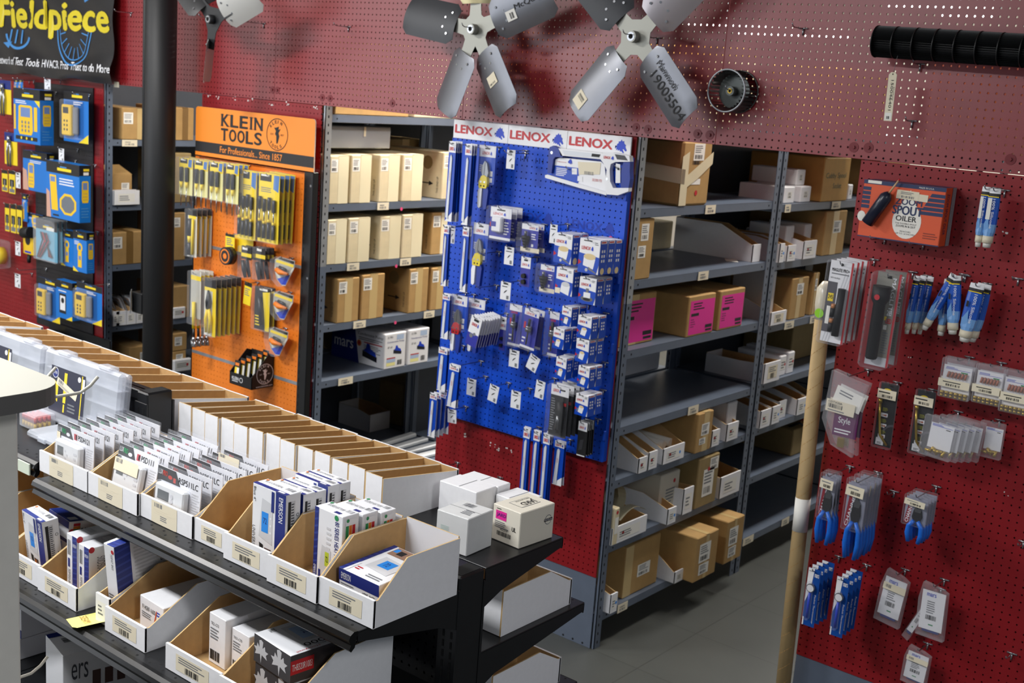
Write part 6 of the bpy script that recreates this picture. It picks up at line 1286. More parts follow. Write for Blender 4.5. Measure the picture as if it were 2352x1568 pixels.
SNY = mat('snip_yellow', (228, 206, 40), .35); SNR = mat('snip_red', (186, 34, 40), .35); STEELJ = mat('tool_steel', (120, 122, 124), .28, metal=.7); GRIPB = mat('grip_blue', (34, 58, 150), .4)
def snips(col, hidden=False):
    def mk(t, w, h):
        mb = card(w, h, CARDBLUE); f = fr0(w, h); mb.rect(f, 0, h*.70, w, h, CARDW, .0005); logo(mb, f, w*.2, h*.76, w*.8, h*.84); mb.rect(f, w*.35, h*.90, w*.65, h*.94, INK, .0007); mb.rect(f, w*.72, h*.2, w*.88, h*.34, CARDW, .0006); mb.rect(f, w*.72, h*.04, w*.88, h*.16, CARDW, .0006); mb.lines(f, w*.08, h*.3, w*.3, h*.5, 4, PRNT); part(mb, 'card', t)
        fr = F((-w*.02, -.014, -h*.5), (1,0,0), (0,0,1)); S_ = h*1.5
        if not hidden:
            mb = MB(); mb.prism(fr, [(-.004, S_*.10), (.018, S_*.10), (.024, S_*.20), (.014, S_*.36), (.002, S_*.40), (-.012, S_*.30), (-.014, S_*.2)], .010, STEELJ); mb.poly(fr, [(.001, S_*.12), (.003, S_*.12), (.006, S_*.38), (.004, S_*.38)], INK, .0006); part(mb, 'jaws', t)
            mb = MB(); mb.prism(fr, [(-.020, -S_*.08), (.020, -S_*.08), (.024, S_*.0), (.020, S_*.12), (.004, S_*.15), (-.010, S_*.13), (-.022, S_*.02)], .014, col, l=.003)
            for a, b in ((-.010, .03), (.010, .03), (-.008, -.04), (.008, -.04)): mb.disc(fr, a, S_*b, .004, INK if b < 0 else CHROME, .0036, 10)
            part(mb, 'pivot_plates', t)
        mb = MB(); mb.prism(fr, [(-.020, -S_*.08), (-.004, -S_*.07), (-.006, -S_*.40), (-.012, -S_*.44), (-.022, -S_*.42), (-.026, -S_*.16)], .016, CARDW); part(mb, 'white_grip', t)
        mb = MB(); mb.prism(fr, [(.004, -S_*.06), (.024, -S_*.05), (.030, -S_*.12), (.024, -S_*.44), (.012, -S_*.46), (.006, -S_*.40)], .016, GRIPB); part(mb, 'blue_grip', t)
        mb = MB(); mb.box(-w/2-.003, -.022, -h/2-.002, w/2+.003, .001, h/2+.003, BLIST, .006); part(mb, 'clear_blister', t)
    return mk
lx((1096,332,1140,424), 'yellow aviation snips in the top row of the blue board', 1, snips(SNY), y=-.10, name='snips_pack', cat='snips')
lx((1083,510,1123,602), 'yellow aviation snips in the middle of the left side', 1, snips(SNY), y=-.12, name='snips_pack', cat='snips')
lx((1034,674,1074,760), 'red aviation snips near the left edge', 1, snips(SNR), y=-.12, name='snips_pack', cat='snips')
lx((1072,682,1115,764), 'snips half hidden behind the stack of thin packs', 1, snips(SNY, True), y=-.09, name='snips_pack', cat='snips')
def thin(t, w, h):
    mb = card(w, h, CARDW, .003); f = fr0(w, h); mb.rect(f, 0, 0, w, h*.42, PURP, .0006); mb.disc(f, w*.36, h*.34, w*.16, GREYINK, .0009, 12); mb.disc(f, w*.62, h*.42, w*.12, GREYINK, .0009, 12); mb.rect(f, w*.3, h*.84, w*.75, h*.92, INK, .0007); logo(mb, f, w*.2, h*.68, w*.85, h*.78); part(mb, 'card', t)
lx((1068,722,1108,800), 'thin white and violet pack in the leaning stack', 9, thin, y=-.22, dy=.016, name='thin_pack', cat='blade pack', grp='leaning stack of thin packs', tilt=-.22)
def dots(t, w, h):
    mb = card(w, h, PURP); f = fr0(w, h); mb.rect(f, 0, h*.62, w, h, CARDW, .0006); mb.rect(f, w*.3, h*.86, w*.7, h*.92, INK, .0008); logo(mb, f, w*.12, h*.7, w*.9, h*.78); part(mb, 'card', t)
    mb = MB(); mb.tube([(-w*.05, -.012, -h*.14), (-w*.05, 0, -h*.14)], w*.2, BLACKD, 12); mb.tube([(-w*.05, -.012, -h*.34), (-w*.05, 0, -h*.34)], w*.2, BLACKD, 12); part(mb, 'black_discs', t)
lx((1145,726,1164,806), 'narrow pack with two black discs beside the leaning stack', 1, dots, y=-.09, name='disc_pack', cat='tool pack')
lx((1193,588,1220,660), 'pack with two black discs below the upper step drill', 1, dots, y=-.10, name='disc_pack', cat='tool pack')
def cutter(t, w, h):
    mb = card(w, h, PURP); f = fr0(w, h); mb.rect(f, 0, h*.68, w, h, CARDW, .0006); logo(mb, f, w*.14, h*.76, w*.75, h*.84); mb.rect(f, w*.3, h*.9, w*.7, h*.94, INK, .0007); mb.poly(f, [(0, h*.36), (w*.22, h*.44), (0, h*.52)], REDINK, .0008); mb.lines(f, w*.68, h*.16, w*.92, h*.6, 5, CARDW); mb.rect(f, 0, 0, w, h*.08, CARDW, .0006); part(mb, 'card', t)
    mb = MB(); mb.box(-w*.28, -.024, -h*.26, w*.20, -.002, h*.22, CARDW, .005); mb.box(-w*.29, -.0245, -h*.1, -w*.02, -.012, h*.08, PURP, .002); part(mb, 'cutter', t)
    mb = MB(); mb.box(-w/2-.004, -.03, -h/2-.004, w/2+.004, .001, h/2+.004, BLIST, .006); part(mb, 'clear_blister', t)
lx((1123,473,1176,554), 'tube cutter pack right of the yellow snips', 3, cutter, y=-.14, dy=.034, name='cutter_pack', cat='tool pack', grp='tube cutter packs')
def stepd(t, w, h):
    mb = card(w, h, PURP); f = fr0(w, h); mb.rect(f, 0, h*.80, w, h, CARDW, .0006); logo(mb, f, w*.45, h*.84, w*.94, h*.91); mb.lines(f, w*.6, h*.45, w*.9, h*.7, 3, CARDW); mb.rect(f, w*.62, h*.2, w*.75, h*.3, CARDW, .0006); mb.rect(f, 0, 0, w*1.12, h*.16, CREAM, .0012); mb.bars(f, w*.3, h*.06, w*.6, h*.12, GREYINK, 10, .0016); part(mb, 'card', t)
    mb = MB(); mb.tube([(-w*.14, -.012, h*.26), (-w*.14, -.012, h*.08)], .006, STEELJ, 10)
    for k in range(4): mb.tube([(-w*.14, -.012, h*.08-.012*k), (-w*.14, -.012, h*.08-.012*(k+1))], .016-.003*k, BLACKD, 12)
    part(mb, 'step_drill', t); mb = MB(); mb.box(-w/2-.004, -.032, -h/2, w/2+.004, .001, h/2+.006, BLIST, .006); part(mb, 'clear_blister', t)
lx((1195,512,1238,582), 'black step drill pack in the upper middle of the board', 2, stepd, y=-.12, dy=.036, name='step_drill_pack', cat='tool pack', grp='upper step drill packs')
lx((1238,606,1274,674), 'black step drill pack left of the white hole saw box', 1, stepd, y=-.12, name='step_drill_pack', cat='tool pack')
def holebox(kind, dep=.05):
    def mk(t, w, h):
        mb = MB(); mb.box(-w/2, 0, -h/2, w/2, dep, h/2, CARDW, .0015); f = fr0(w, h); mb.poly(f, [(0, 0), (w*.9, 0), (w, h*.3), (w, h*.5), (0, h*.58)], CARDBLUE, .0005); logo(mb, f, w*.12, h*.68, w*.7, h*.78); mb.poly(f, [(0, h*.22), (w*.16, h*.3), (0, h*.38)], REDINK, .0008); mb.lines(f, w*.74, h*.84, w*.92, h*.94, 2, GREYINK); mb.rect(f, w*.2, h*.93, w*.6, h*.96, INK, .0008)
        if kind == 'cup':
            mb.poly(f, [(w*.24, h*.22), (w*.74, h*.14), (w*.82, h*.44), (w*.26, h*.52)], CARDW, .0009); mb.disc(f, w*.54, h*.49, w*.29, mat('wood_disc', (222, 200, 150), .6), .0012, 18, h*.09); mb.poly(f, [(w*.5, h*.12), (w*.9, h*.02), (w*.9, h*.05), (w*.52, h*.2)], GREYINK, .0013); mb.disc(f, w*.42, h*.1, w*.07, CHROME, .0012, 10)
        elif kind == 'white': mb.poly(f, [(w*.3, h*.12), (w*.8, h*.02), (w*.86, h*.38), (w*.36, h*.44)], CARDW, .0009); mb.disc(f, w*.6, h*.42, w*.24, PRNT, .0012, 16, h*.09); mb.rect(f, 0, h*.05, w*.3, h*.25, CREAM, .0012)
        elif kind == 'chrome':
            mb.disc(f, w*.5, h*.2, w*.36, STEELJ, .0009, 16, h*.1); mb.rect(f, w*.3, h*.24, w*.7, h*.44, CARDW, .0012); mb.rect(f, w*.42, h*.44, w*.58, h*.6, GREYINK, .0012); mb.disc(f, w*.5, h*.18, w*.22, INK, .0014, 14, h*.05)
        else:
            mb.poly(f, [(w*.25, h*.15), (w*.6, h*.1), (w*.72, h*.4), (w*.35, h*.46)], CARDW, .0009); mb.disc(f, w*.52, h*.42, w*.17, mat('wood_disc', (222, 200, 150), .6), .0012, 12, h*.06); mb.poly(f, [(w*.1, h*.1), (w*.3, h*.3), (w*.2, h*.34)], GREYINK, .0012)
        r = F((w/2, 0, -h/2), (0,1,0), (0,0,1)); mb.rect(r, 0, 0, dep, h, CARDBLUE, .0005); mb.rect(r, dep*.1, h*.9, dep*.9, h*.985, CARDW, .0008); mb.rect(r, dep*.15, h*.92, dep*.8, h*.96, LRED, .001)
        for i in range(3):
            for j in range(2): mb.rect(r, dep*(.25+.3*j), h*(.36+.14*i), dep*(.42+.3*j), h*(.44+.14*i), CARDW, .0008)
        mb.disc(r, dep*.5, h*.1, dep*.28, mat('wood_disc', (222, 200, 150), .6), .0008, 10) if kind == 'cup' else None
        part(mb, 'printed_box', t)
    return mk
GHS = 'hole saw boxes on the right of the blue board'
lx((1270,533,1316,608), 'hole saw box with pale disc, left of the biggest one', 2, holebox('cup'), y=-.16, dy=.056, name='hole_saw_box', cat='hole saw', grp='hole saw boxes second hook')
lx((1326,545,1380,632), 'biggest hole saw box at the right of the board', 3, holebox('cup', .046), y=-.18, dy=.050, name='hole_saw_box', cat='hole saw', grp='biggest hole saw boxes')
lx((1274,612,1318,682), 'hole saw box with white cup below the left disc box', 2, holebox('white'), y=-.17, dy=.056, name='hole_saw_box', cat='hole saw', grp='white cup hole saw boxes')
lx((1327,634,1371,702), 'hole saw box with chrome cutter below the biggest box', 2, holebox('chrome', .05), y=-.16, dy=.054, name='hole_saw_box', cat='hole saw', grp='chrome cutter boxes')
def arbor(tl=False):
    def mk(t, w, h):
        mb = card(w, h, PURP); f = fr0(w, h); mb.rect(f, 0, h*.84, w, h, CARDW, .0006); logo(mb, f, w*.14, h*.78 if not tl else h*.86, w*.85, h*.83 if not tl else h*.92); mb.rect(f, 0, 0, w, h*.06, CARDW, .0006); mb.rect(f, w*.08, h*.5, w*.2, h*.66, REDINK, .0007); mb.lines(f, w*.08, h*.12, w*.3, h*.3, 2, CARDW); part(mb, 'card', t)
        mb = MB(); mb.tube([(w*.05, -.014, h*.28), (w*.05, -.014, h*.10)], .006, BLACKD, 10); mb.tube([(w*.05, -.014, h*.10), (w*.05, -.014, h*.06)], .011, CHROME, 12); mb.tube([(w*.05, -.014, h*.06), (w*.05, -.014, -h*.04)], .013, STEELJ, 12); mb.tube([(w*.05, -.014, -h*.04), (w*.05, -.014, -h*.38)], .0035, BLACKD, 8); part(mb, 'arbor', t)
        mb = MB(); mb.box(-w/2-.003, -.034, -h/2, w/2+.003, .001, h/2+.004, BLIST, .006); part(mb, 'clear_blister', t)
    return mk
lx((1165,696,1200,797), 'arbor pack hanging straight, left of the tilted arbor pack', 1, arbor(), y=-.10, name='arbor_pack', cat='tool pack')
lx((1193,706,1240,806), 'tilted arbor pack with a glaring blister in the middle', 2, arbor(True), y=-.14, dy=.038, name='arbor_pack', cat='tool pack', grp='tilted arbor packs', tilt=-.10)
lx((1256,714,1286,820), 'arbor pack behind the small boxes, left column', 1, arbor(), y=-.09, name='arbor_pack', cat='tool pack')
for bb, lb, n, dep in (((1288,702,1314,751), 'top of the left column', 2, .045), ((1268,751,1297,804), 'second in the left column', 2, .045), ((1274,818,1302,872), 'bottom of the left column', 2, .04),
                       ((1324,722,1360,780), 'top of the right column', 2, .045), ((1320,776,1354,835), 'second in the right column', 2, .045), ((1325,838,1355,892), 'third in the right column', 2, .04), ((1319,902,1352,958), 'bottom of the right column', 2, .045)):
    lx(bb, 'small saw box, %s' % lb, n, holebox('small', dep), y=-.17, dy=dep+.006, name='small_saw_box', cat='hole saw', grp='small saw boxes, '+lb)
def fold(t, w, h):
    mb = card(w, h, INK); f = fr0(w, h); mb.rect(f, 0, h*.80, w, h, CARDW, .0006); logo(mb, f, w*.12, h*.86, w*.55, h*.92); mb.rect(f, w*.5, h*.9, w*.8, h*.93, INK, .0008); mb.lines(f, w*.05, h*.1, w*.3, h*.75, 14, GREYINK); mb.rect(f, w*.75, h*.62, w*.9, h*.68, LRED, .0008); part(mb, 'card', t)
    mb = MB(); mb.tube([(w*.12, -.012, h*.2), (w*.24, -.014, h*.02), (w*.16, -.014, -h*.3), (w*.1, -.012, -h*.40)], [.012, .016, .013, .007], BLACKD, 10); mb.tube([(w*.20, -.022, -h*.05), (w*.15, -.022, -h*.32)], .009, STEELJ, 8); part(mb, 'knife', t)
    mb = MB(); mb.box(-w/2-.003, -.03, -h/2, w/2+.003, .001, h/2+.004, BLIST, .006); part(mb, 'clear_blister', t)
lx((1258,880,1308,1008), 'folding knife on black card, lower right of the blue board', 4, fold, y=-.18, dy=.032, name='folding_knife_pack', cat='knife pack', grp='folding knife packs')
def blk(t, w, h):
    mb = card(w, h, INK, .006); f = fr0(w, h); mb.rect(f, 0, h*.74, w, h, CARDW, .0006); logo(mb, f, w*.15, h*.8, w*.85, h*.87); mb.rect(f, w*.05, 0, w*.95, h*.03, CARDW, .0006); mb.poly(f, [(w*.2, h*.15), (w*.6, h*.2), (w*.7, h*.5), (w*.3, h*.46)], mat('dark_grey_print', (62, 62, 66), .4), .0007); part(mb, 'card', t)
lx((1323,966,1350,1050), 'black blade dispenser pack at the lower right corner', 4, blk, y=-.13, dy=.015, name='blade_dispenser_pack', cat='blade pack', grp='black blade dispenser packs')
for bb, lb, tl in (((1162,343,1184,389), 'top row beside the yellow snips', 0), ((1261,514,1281,560), 'left of the hole saw box', 0), ((1157,565,1181,610), 'below the tube cutters', 0), ((1148,645,1174,691), 'left of the small disc pack', 0), ((1168,801,1193,846), 'below the straight arbor pack', 0),
                   ((1207,810,1241,857), 'tilted below the tilted arbor pack', -.35), ((1071,867,1094,911), 'lower row, leftmost', 0), ((1119,880,1147,927), 'lower row, second and tilted', -.15), ((1172,895,1197,941), 'lower row, third', 0), ((1227,871,1253,918), 'lower row, rightmost', -.08), ((1028,938,1048,973), 'under the tilted blade packs', .08), ((1031,517,1046,560), 'beside the yellow stickered blade pack', 0)):
    lx(bb, 'white peg tag on the blue board, '+lb, 1, mk_tag, y=-.12, name='peg_tag', cat='tag', tilt=tl)
for px, py, lb, yb in ((1208,352,'in the top row with nothing on it', yl), (1148,578,'below the tube cutters', yl), (1142,655,'beside the snips grips', yl), (1052,1062,'on the red panel below the blue board, left', -.004), (1150,1096,'on the red panel below the blue board, right', -.004)):
    P = on(1, yb, px, py); hook(P.x, P.z, -.16, 'empty chrome hook '+lb, yb)
m = MB(); m.disc(F((0,0,0), (1,0,0), (0,0,1)), 0, 0, .010, mat('pink_dot', (236, 74, 130), .6), 0, 14); m.disc(F((0,.0006,0), (-1,0,0), (0,0,1)), 0, 0, .010, mat('pink_dot', (236, 74, 130), .6), 0, 14); o_ = m.build('pink_sticker'); P = on(1, YB2-.002, 1402, 548); o_.location = (P.x, YB2-.0015, P.z); tag(o_, 'round pink sticker above the biggest hole saw box', 'sticker')
# hacksaw
P, w, h = fitr(1, -.055, (1256,336,1446,450)); P = on(1, -.055, 1352, 392); w = .425; h = .172
t = thing('hacksaw', 'large white and blue hacksaw on its printed card at the top right', 'hacksaw', P); f = F((0,0,0), (1,0,0), (0,0,1))
px2 = lambda u, v: (lambda q: (q.x-P.x, q.z-P.z))(on(1, -.055, 980+u/3.734, 240+v/3.734))
def pp(*a): return [px2(u, v) for u, v in a]
m = MB(); m.prism(f, pp((1090,470),(1130,455),(1480,490),(1510,520),(1535,760),(1500,745),(1070,610)), .002, CARDW, l=-.012)
f2 = F((0, .0115, 0), (1,0,0), (0,0,1))
m.poly(f2, pp((1085,520),(1290,545),(1290,660),(1280,680),(1068,608)), CARDBLUE, .0006); a = pp((1105,482),(1245,515)); m.text(f2, 'LENOX', a[0][0], a[1][1]+.006, a[1][0]-.035, a[0][1]-.004, LRED, .0008, .03); wolf(m, f2, a[1][0]-.028, a[1][1]-.001, .022, .022, LOGB, .0008)
m.poly(f2, pp((1283,490),(1480,500),(1470,600),(1290,600)), CREAM, .0009); a = pp((1340,570),(1418,608)); m.bars(f2, a[0][0], a[1][1], a[1][0], a[0][1], GREYINK, 10, .0012); a = pp((1100,535),(1190,620)); m.lines(f2, a[0][0], a[1][1], a[1][0], a[0][1], 5, CARDW, .0009)
m.poly(f2, pp((1230,545),(1275,548),(1275,600),(1232,598)), CARDW, .0009); m.poly(f2, pp((1282,612),(1322,618),(1322,662),(1278,655)), CARDW, .0009)
a = pp((1405,655),(1490,620)); m.text(f2, '50,000 PSI', a[0][0], a[0][1]-.002, a[1][0], a[0][1]+.010, mat('stamp_red', (206, 120, 120), .6), .0012); part(m, 'printed_card', t)
m = MB(); m.prism(f, pp((1130,375),(1500,415),(1560,430),(1545,495),(1500,470),(1180,440),(1150,440)), .020, CARDW); m.prism(f, pp((1165,390),(1490,425),(1475,455),(1180,430)), .001, mat('blade_sleeve', (214, 218, 224), .3), l=.0012); m.prism(f, pp((1420,420),(1490,428),(1482,452),(1415,445)), .001, INK, l=.0020); part(m, 'top_beam', t)
m = MB(); m.prism(f, pp((1045,400),(1055,365),(1085,352),(1130,378),(1165,440),(1165,452),(1100,450),(1085,470),(1070,590),(1035,590)), .022, GRIPB); m.disc(f, *px2(1072, 412), .006, CHROME, .0006, 12); part(m, 'front_arm', t)
m = MB(); m.prism(f, pp((1015,605),(1035,600),(1540,752),(1540,778),(1300,712),(1015,628)), .006, CARDW); a = pp((1420,748),(1500,755)); part(m, 'blade_bar', t)
m = MB(); m.prism(f, pp((1480,450),(1520,412),(1600,412),(1740,440),(1745,490),(1620,492),(1580,510),(1570,560),(1575,660),(1600,715),(1732,715),(1730,745),(1640,778),(1545,770),(1530,700),(1545,560),(1520,510)), .024, CARDW, l=.0012); a = pp((1520,462),(1610,440)); m.text(f, 'LENOX', a[0][0], a[0][1], a[1][0]-.016, a[0][1]+.010, LRED, .002, .04); wolf(m, f, a[1][0]-.013, a[0][1]-.003, .014, .016, LOGB, .002); m.poly(f, pp((1615,425),(1700,437),(1728,480),(1635,470)), mat('dark_grey_print', (62, 62, 66), .4), .002); m.disc(f, *px2(1548, 638), .005, CHROME, .002, 10); part(m, 'handle_frame', t)
m = MB(); m.prism(f, pp((1690,495),(1745,495),(1742,580),(1745,640),(1732,715),(1670,715),(1660,660),(1670,560)), .026, GRIPB, l=.001); part(m, 'grip', t)
m = MB(); m.prism(f, pp((1628,505),(1665,512),(1665,672),(1625,672)), .0008, CARDW, l=.004); m.poly(f, pp((1640,540),(1660,545),(1660,565),(1640,560)), INK, .0046); part(m, 'tag', t)
P2 = on(1, -.03, 1272, 450); hook(P.x-.10, P.z-.005, -.065, 'steel hook holding the large hacksaw, left', yl); hook(P.x+.13, P.z+.02, -.065, 'steel hook holding the large hacksaw, right', yl)
# ================================================================== red panel at the right
def rx(bb, lb, n=1, mk=None, y=-.10, dy=.012, name='pack', cat='pack', grp=None, tilt=0.0, hk=True, dx=0.0): return hang(bb, y, lb, cat, name, mk, n, dy, grp, tilt, hk, -.004, dx)
OIL = mat('oiler_orange', (226, 92, 52), .5); OILN = mat('oiler_navy', (38, 52, 92), .5); CREAMC = mat('oiler_cream', (240, 236, 226), .5)
P, w, h = fitr(1, -.10, (1966,410,2172,566)); t = thing('oiler_box', 'orange and navy oiler box with a bottle stuck across its front', 'box', (P.x, -.10, P.z-h/2), (0, 0, 0)); d = .09
m = MB(); m.box(-w/2, 0, 0, w/2, d, h, OIL, .002, dict(top=OILN)); f = F((-w/2, 0, 0), (1,0,0), (0,0,1))
m.rect(f, 0, h*.93, w, h, OILN, .0006); m.rect(f, w*.05, h*.945, w*.22, h*.995, CREAMC, .0009); m.text(f, 'MADE IN U.S.A.', w*.68, h*.945, w*.86, h*.975, CREAMC, .0009)
for s, a, b in ((0, 0, .10), (1, .84, 1.0)):
    for k in range(5): m.poly(f, [(w*(a+(.0 if not s else -.025*k)), h*(.88-.078*k)), (w*b, h*(.88-.078*k)), (w*b, h*(.82-.078*k)), (w*(a+(.0 if not s else -.025*k-.02)), h*(.82-.078*k))], OILN, .0006)
m.disc(f, w*.585, h*.36, w*.175, CREAMC, .0007, 26, h*.30); m.poly(f, [(w*.44, h*.50), (w*.73, h*.50), (w*.585, h*.90)], CREAMC, .00092)
m.text(f, 'ZOOM', w*.42, h*.64, w*.74, h*.75, OILN, .0011, .04); m.text(f, 'SPOUT', w*.40, h*.47, w*.76, h*.62, OILN, .0011, .05); m.text(f, 'OILER', w*.45, h*.36, w*.70, h*.45, INK, .0011, .03)
m.text(f, 'THE FLEXIBLE SPOUT', w*.45, h*.305, w*.71, h*.33, INK, .0011); m.text(f, 'ZOOMS IN & OUT', w*.46, h*.255, w*.70, h*.29, INK, .0011, .02); m.text(f, 'REACHES', w*.52, h*.17, w*.65, h*.195, INK, .0011); m.text(f, 'UP TO 14 INCHES', w*.47, h*.13, w*.70, h*.155, INK, .0011)
m.lines(f, w*.80, h*.10, w*.97, h*.22, 3, mat('oiler_dark', (150, 60, 40), .5), .0009); m.disc(f, w*.02, h*.36, w*.05, CREAMC, .0007, 16, h*.09); m.rect(f, 0, 0, w, h*.02, OILN, .0008)
r = F((w/2, 0, 0), (0,1,0), (0,0,1)); m.rect(r, d*.62, 0, d, h, OILN, .0006)
for k in range(5): m.rect(r, d*(.66+.07*k), 0, d*(.685+.07*k), h, CREAMC, .0009)
vtext(m, r, 'ZOOM SPOUT OILER', d*.18, h*.9, d*.22, h*.7, OILN); part(m, 'printed_box', t)
m = MB(); f2 = f.rot(-.03, w*.42, h*.74); m.rect(f2, 0, 0, w*.27, h*.15, CREAM, .0018); m.rect(f2, w*.27, h*.0, w*.38, h*.12, CREAM, .0016); m.bars(f2, w*.06, h*.02, w*.22, h*.06, GREYINK, 12, .0022); m.lines(f2, w*.05, h*.08, w*.22, h*.13, 2, GREYINK, .0022); part(m, 'price_sticker', t)
def px3(u, v): q = on(1, -.115, 1840+u/3.268, 380+v/3.268); return Vector((q.x-P.x, -.018, q.z-(P.z-h/2)))
a, b, c, e = px3(500, 430), px3(640, 235), px3(665, 205), px3(735, 112)
m = MB(); m.tube([a, b, b+(c-b)*.6, c], [.020, .020, .014, .008], mat('oil_bottle', (30, 34, 52), .3), 16); part(m, 'oil_bottle', t)
m = MB(); m.tube([c, e], [.0035, .0028], mat('amber_spout', (206, 170, 130), .3), 8); m.tube([e, e+(e-c)*.12], .003, REDINK, 8); part(m, 'spout', t)
for px, py, lb in ((2032,558,'left'), (2120,572,'right')): Q = on(1, -.004, px, py); hook(Q.x, P.z-h/2-.004, -.13, 'chrome hook under the orange oiler box, '+lb)
TUBEB = mat('silicone_blue', (30, 88, 190), .28); TUBEL = mat('silicone_sky', (120, 170, 226), .28); CAPW = mat('cap_clear', (214, 212, 204), .3)
def silicone(old=False):
    def mk(t, w, h):
        m = MB(); n = 12; prof = [(.5, .42, .002), (.42, .45, .004), (.35, .47, .006), (.2, .5, .008), (-.1, .5, .012), (-.24, .46, .016), (-.30, .38, .016)]
        mats = [CARDW, INK, TUBEB, TUBEB, TUBEL, TUBEL, TUBEL]
        rings = [[(w*a*1.14*math.cos(2*PI*k/n), b*math.sin(2*PI*k/n), h*z) for k in range(n)] for z, a, b in prof]
        for i in range(len(rings)-1):
            for k in range(n): m.face([rings[i][k], rings[i+1][k], rings[i+1][(k+1) % n], rings[i][(k+1) % n]][::-1], mats[i], i > 0)
        f = F((0, -.0135, 0), (1,0,0), (0,0,1)); m.rect(f, -w*.46, h*.355, w*.46, h*.37, YEL, -.006)
        vtext(m, f, '100% Silicone', w*.06, h*.33, w*.22, h*.5, WHITE, .012, .0006); m.poly(f, [(-w*.42, -h*.10), (-w*.1, h*.05), (w*.02, -h*.18), (-w*.36, -h*.2)], TUBEL, .0004); m.rect(f, -w*.36, h*.1, -w*.2, h*.2, INK, .0006) if not old else m.rect(f, -w*.36, -h*.02, w*.0, h*.34, PAPER, .0007)
        part(m, 'tube_body', t); m = MB(); m.tube([(0, 0, -h*.30), (0, 0, -h*.42)], [w*.45, w*.45], CREAM, 14); m.tube([(0, 0, -h*.42), (0, 0, -h*.5)], [w*.36, w*.32], CAPW, 14); part(m, 'cap', t)
    return mk
for bb, lb, n, g_, tl, o_ in (((2236,428,2276,568), 'alone at the top right, left of a pair', 1, None, 0, 1), ((2252,432,2300,570), 'alone at the top right, right of a pair', 1, None, 0, 1), ((2075,632,2114,768), 'left group of the row', 3, 'a', -.04, 0), ((2113,626,2202,762), 'tilted across the middle of the row', 1, None, -.36, 0), ((2150,640,2190,772), 'behind the tilted one', 1, None, 0, 0), ((2174,632,2208,768), 'leaning the other way in the middle', 1, None, .10, 0), ((2198,648,2262,788), 'right end of the row', 2, 'b', -.08, 0)):
    rx(bb, 'blue silicone tube, '+lb, n, silicone(o_), y=-.10 if 'behind' not in lb else -.07, dy=.024, dx=.012, name='silicone_tube', cat='sealant tube', grp=('silicone tubes, '+lb) if n > 1 else None, tilt=tl)
MGREY = mat('mag_grey', (86, 84, 90), .4)
def mini(t, w, h):
    m = card(w, h, CARDW, .002); f = fr0(w, h)
    for k in range(16): m.poly(f, [(w*(-.0+.12*k-1.0+.0), 0), (w*(.05+.12*k-1.0), 0), (w*(.05+.12*k-.4), h*.86), (w*(.12*k-.4), h*.86)], mat('pale_stripe', (206, 207, 210), .5), .0004) if 0 <= .12*k-1.0 and .05+.12*k-.4 <= 1 else None
    m.rect(f, 0, h*.12, w*.42, h*.74, MGREY, .0007); m.rect(f, w*.08, h*.50, w*.32, h*.60, YEL, .001); m.text(f, '245', w*.1, h*.53, w*.3, h*.58, INK, .0013, .02); m.rect(f, w*.1, h*.22, w*.26, h*.44, PAPER, .001)
    m.text(f, 'MAGLITE PRO+', w*.10, h*.87, w*.86, h*.91, INK, .001, .02); m.lines(f, w*.1, h*.83, w*.86, h*.86, 1, GREYINK); m.text(f, 'NEW Ultra Bright', w*.08, h*.775, w*.5, h*.80, INK, .001); m.rect(f, w*.92, 0, w, h, LRED, .0007); m.disc(f, w*.5, h*.96, .005, HOLE, .001, 10); part(m, 'card', t)
    m = MB(); m.tube([(w*.22, -.014, h*.18), (w*.20, -.014, -h*.40)], .012, BLACKD, 14); part(m, 'flashlight', t)
    m = MB(); COP = mat('battery_copper', (196, 130, 80), .35)
    for z in (-.02, -.20): m.tube([(-w*.06, -.010, h*z), (-w*.07, -.010, h*(z-.05))], .0075, COP, 10); m.tube([(-w*.07, -.010, h*(z-.05)), (-w*.09, -.010, h*(z-.16))], .0075, BLACKD, 10)
    part(m, 'batteries', t); m = MB(); m.box(-w/2-.003, -.03, -h/2-.003, w/2+.003, .0025, h/2+.003, BLIST, .006); part(m, 'clear_blister', t)
rx((1882,596,1962,792), 'white card with a small black flashlight and batteries', 4, mini, y=-.26, dy=.038, name='flashlight_pack', cat='flashlight pack', grp='small flashlight packs', tilt=-.02)
def bigm(t, w, h):
    m = card(w, h, mat('mag_card', (140, 138, 128), .4), .002); f = fr0(w, h); m.rect(f, w*.9, 0, w, h, LRED, .0007); m.rect(f, 0, 0, w, h*.10, mat('pale_stripe', (206, 207, 210), .5), .0006); vtext(m, f, 'MAGLITE', w*.66, h*.95, w*.16, h*.40, WHITE, .02, .001); m.text(f, '2D', w*.62, h*.555, w*.82, h*.61, WHITE, .001, .03); m.text(f, 'LED', w*.62, h*.47, w*.86, h*.52, REDINK, .001, .03); m.rect(f, w*.55, h*.5, w*.64, h*.54, YEL, .001); m.rect(f, w*.56, h*.40, w*.7, h*.45, PAPER, .001); m.lines(f, w*.58, h*.14, w*.86, h*.38, 9, GREYINK); m.rect(f, w*.42, h*.94, w*.6, h*.97, HOLE, .001); part(m, 'card', t)
    m = MB(); m.tube([(-w*.14, -.022, h*.36), (-w*.14, -.022, h*.22), (-w*.14, -.022, h*.17), (-w*.14, -.022, -h*.40), (-w*.14, -.022, -h*.42)], [.028, .028, .019, .019, .016], BLACKD, 18); part(m, 'flashlight', t); m = MB(); m.disc(F((-w*.14, -.051, h*.25), (1,0,0), (0,0,1)), 0, 0, .009, REDINK, 0, 14); part(m, 'red_button', t)
    m = MB(); m.box(-w/2-.004, -.055, -h/2-.004, w/2+.004, .0025, h/2+.004, BLIST, .010); part(m, 'clear_blister', t)
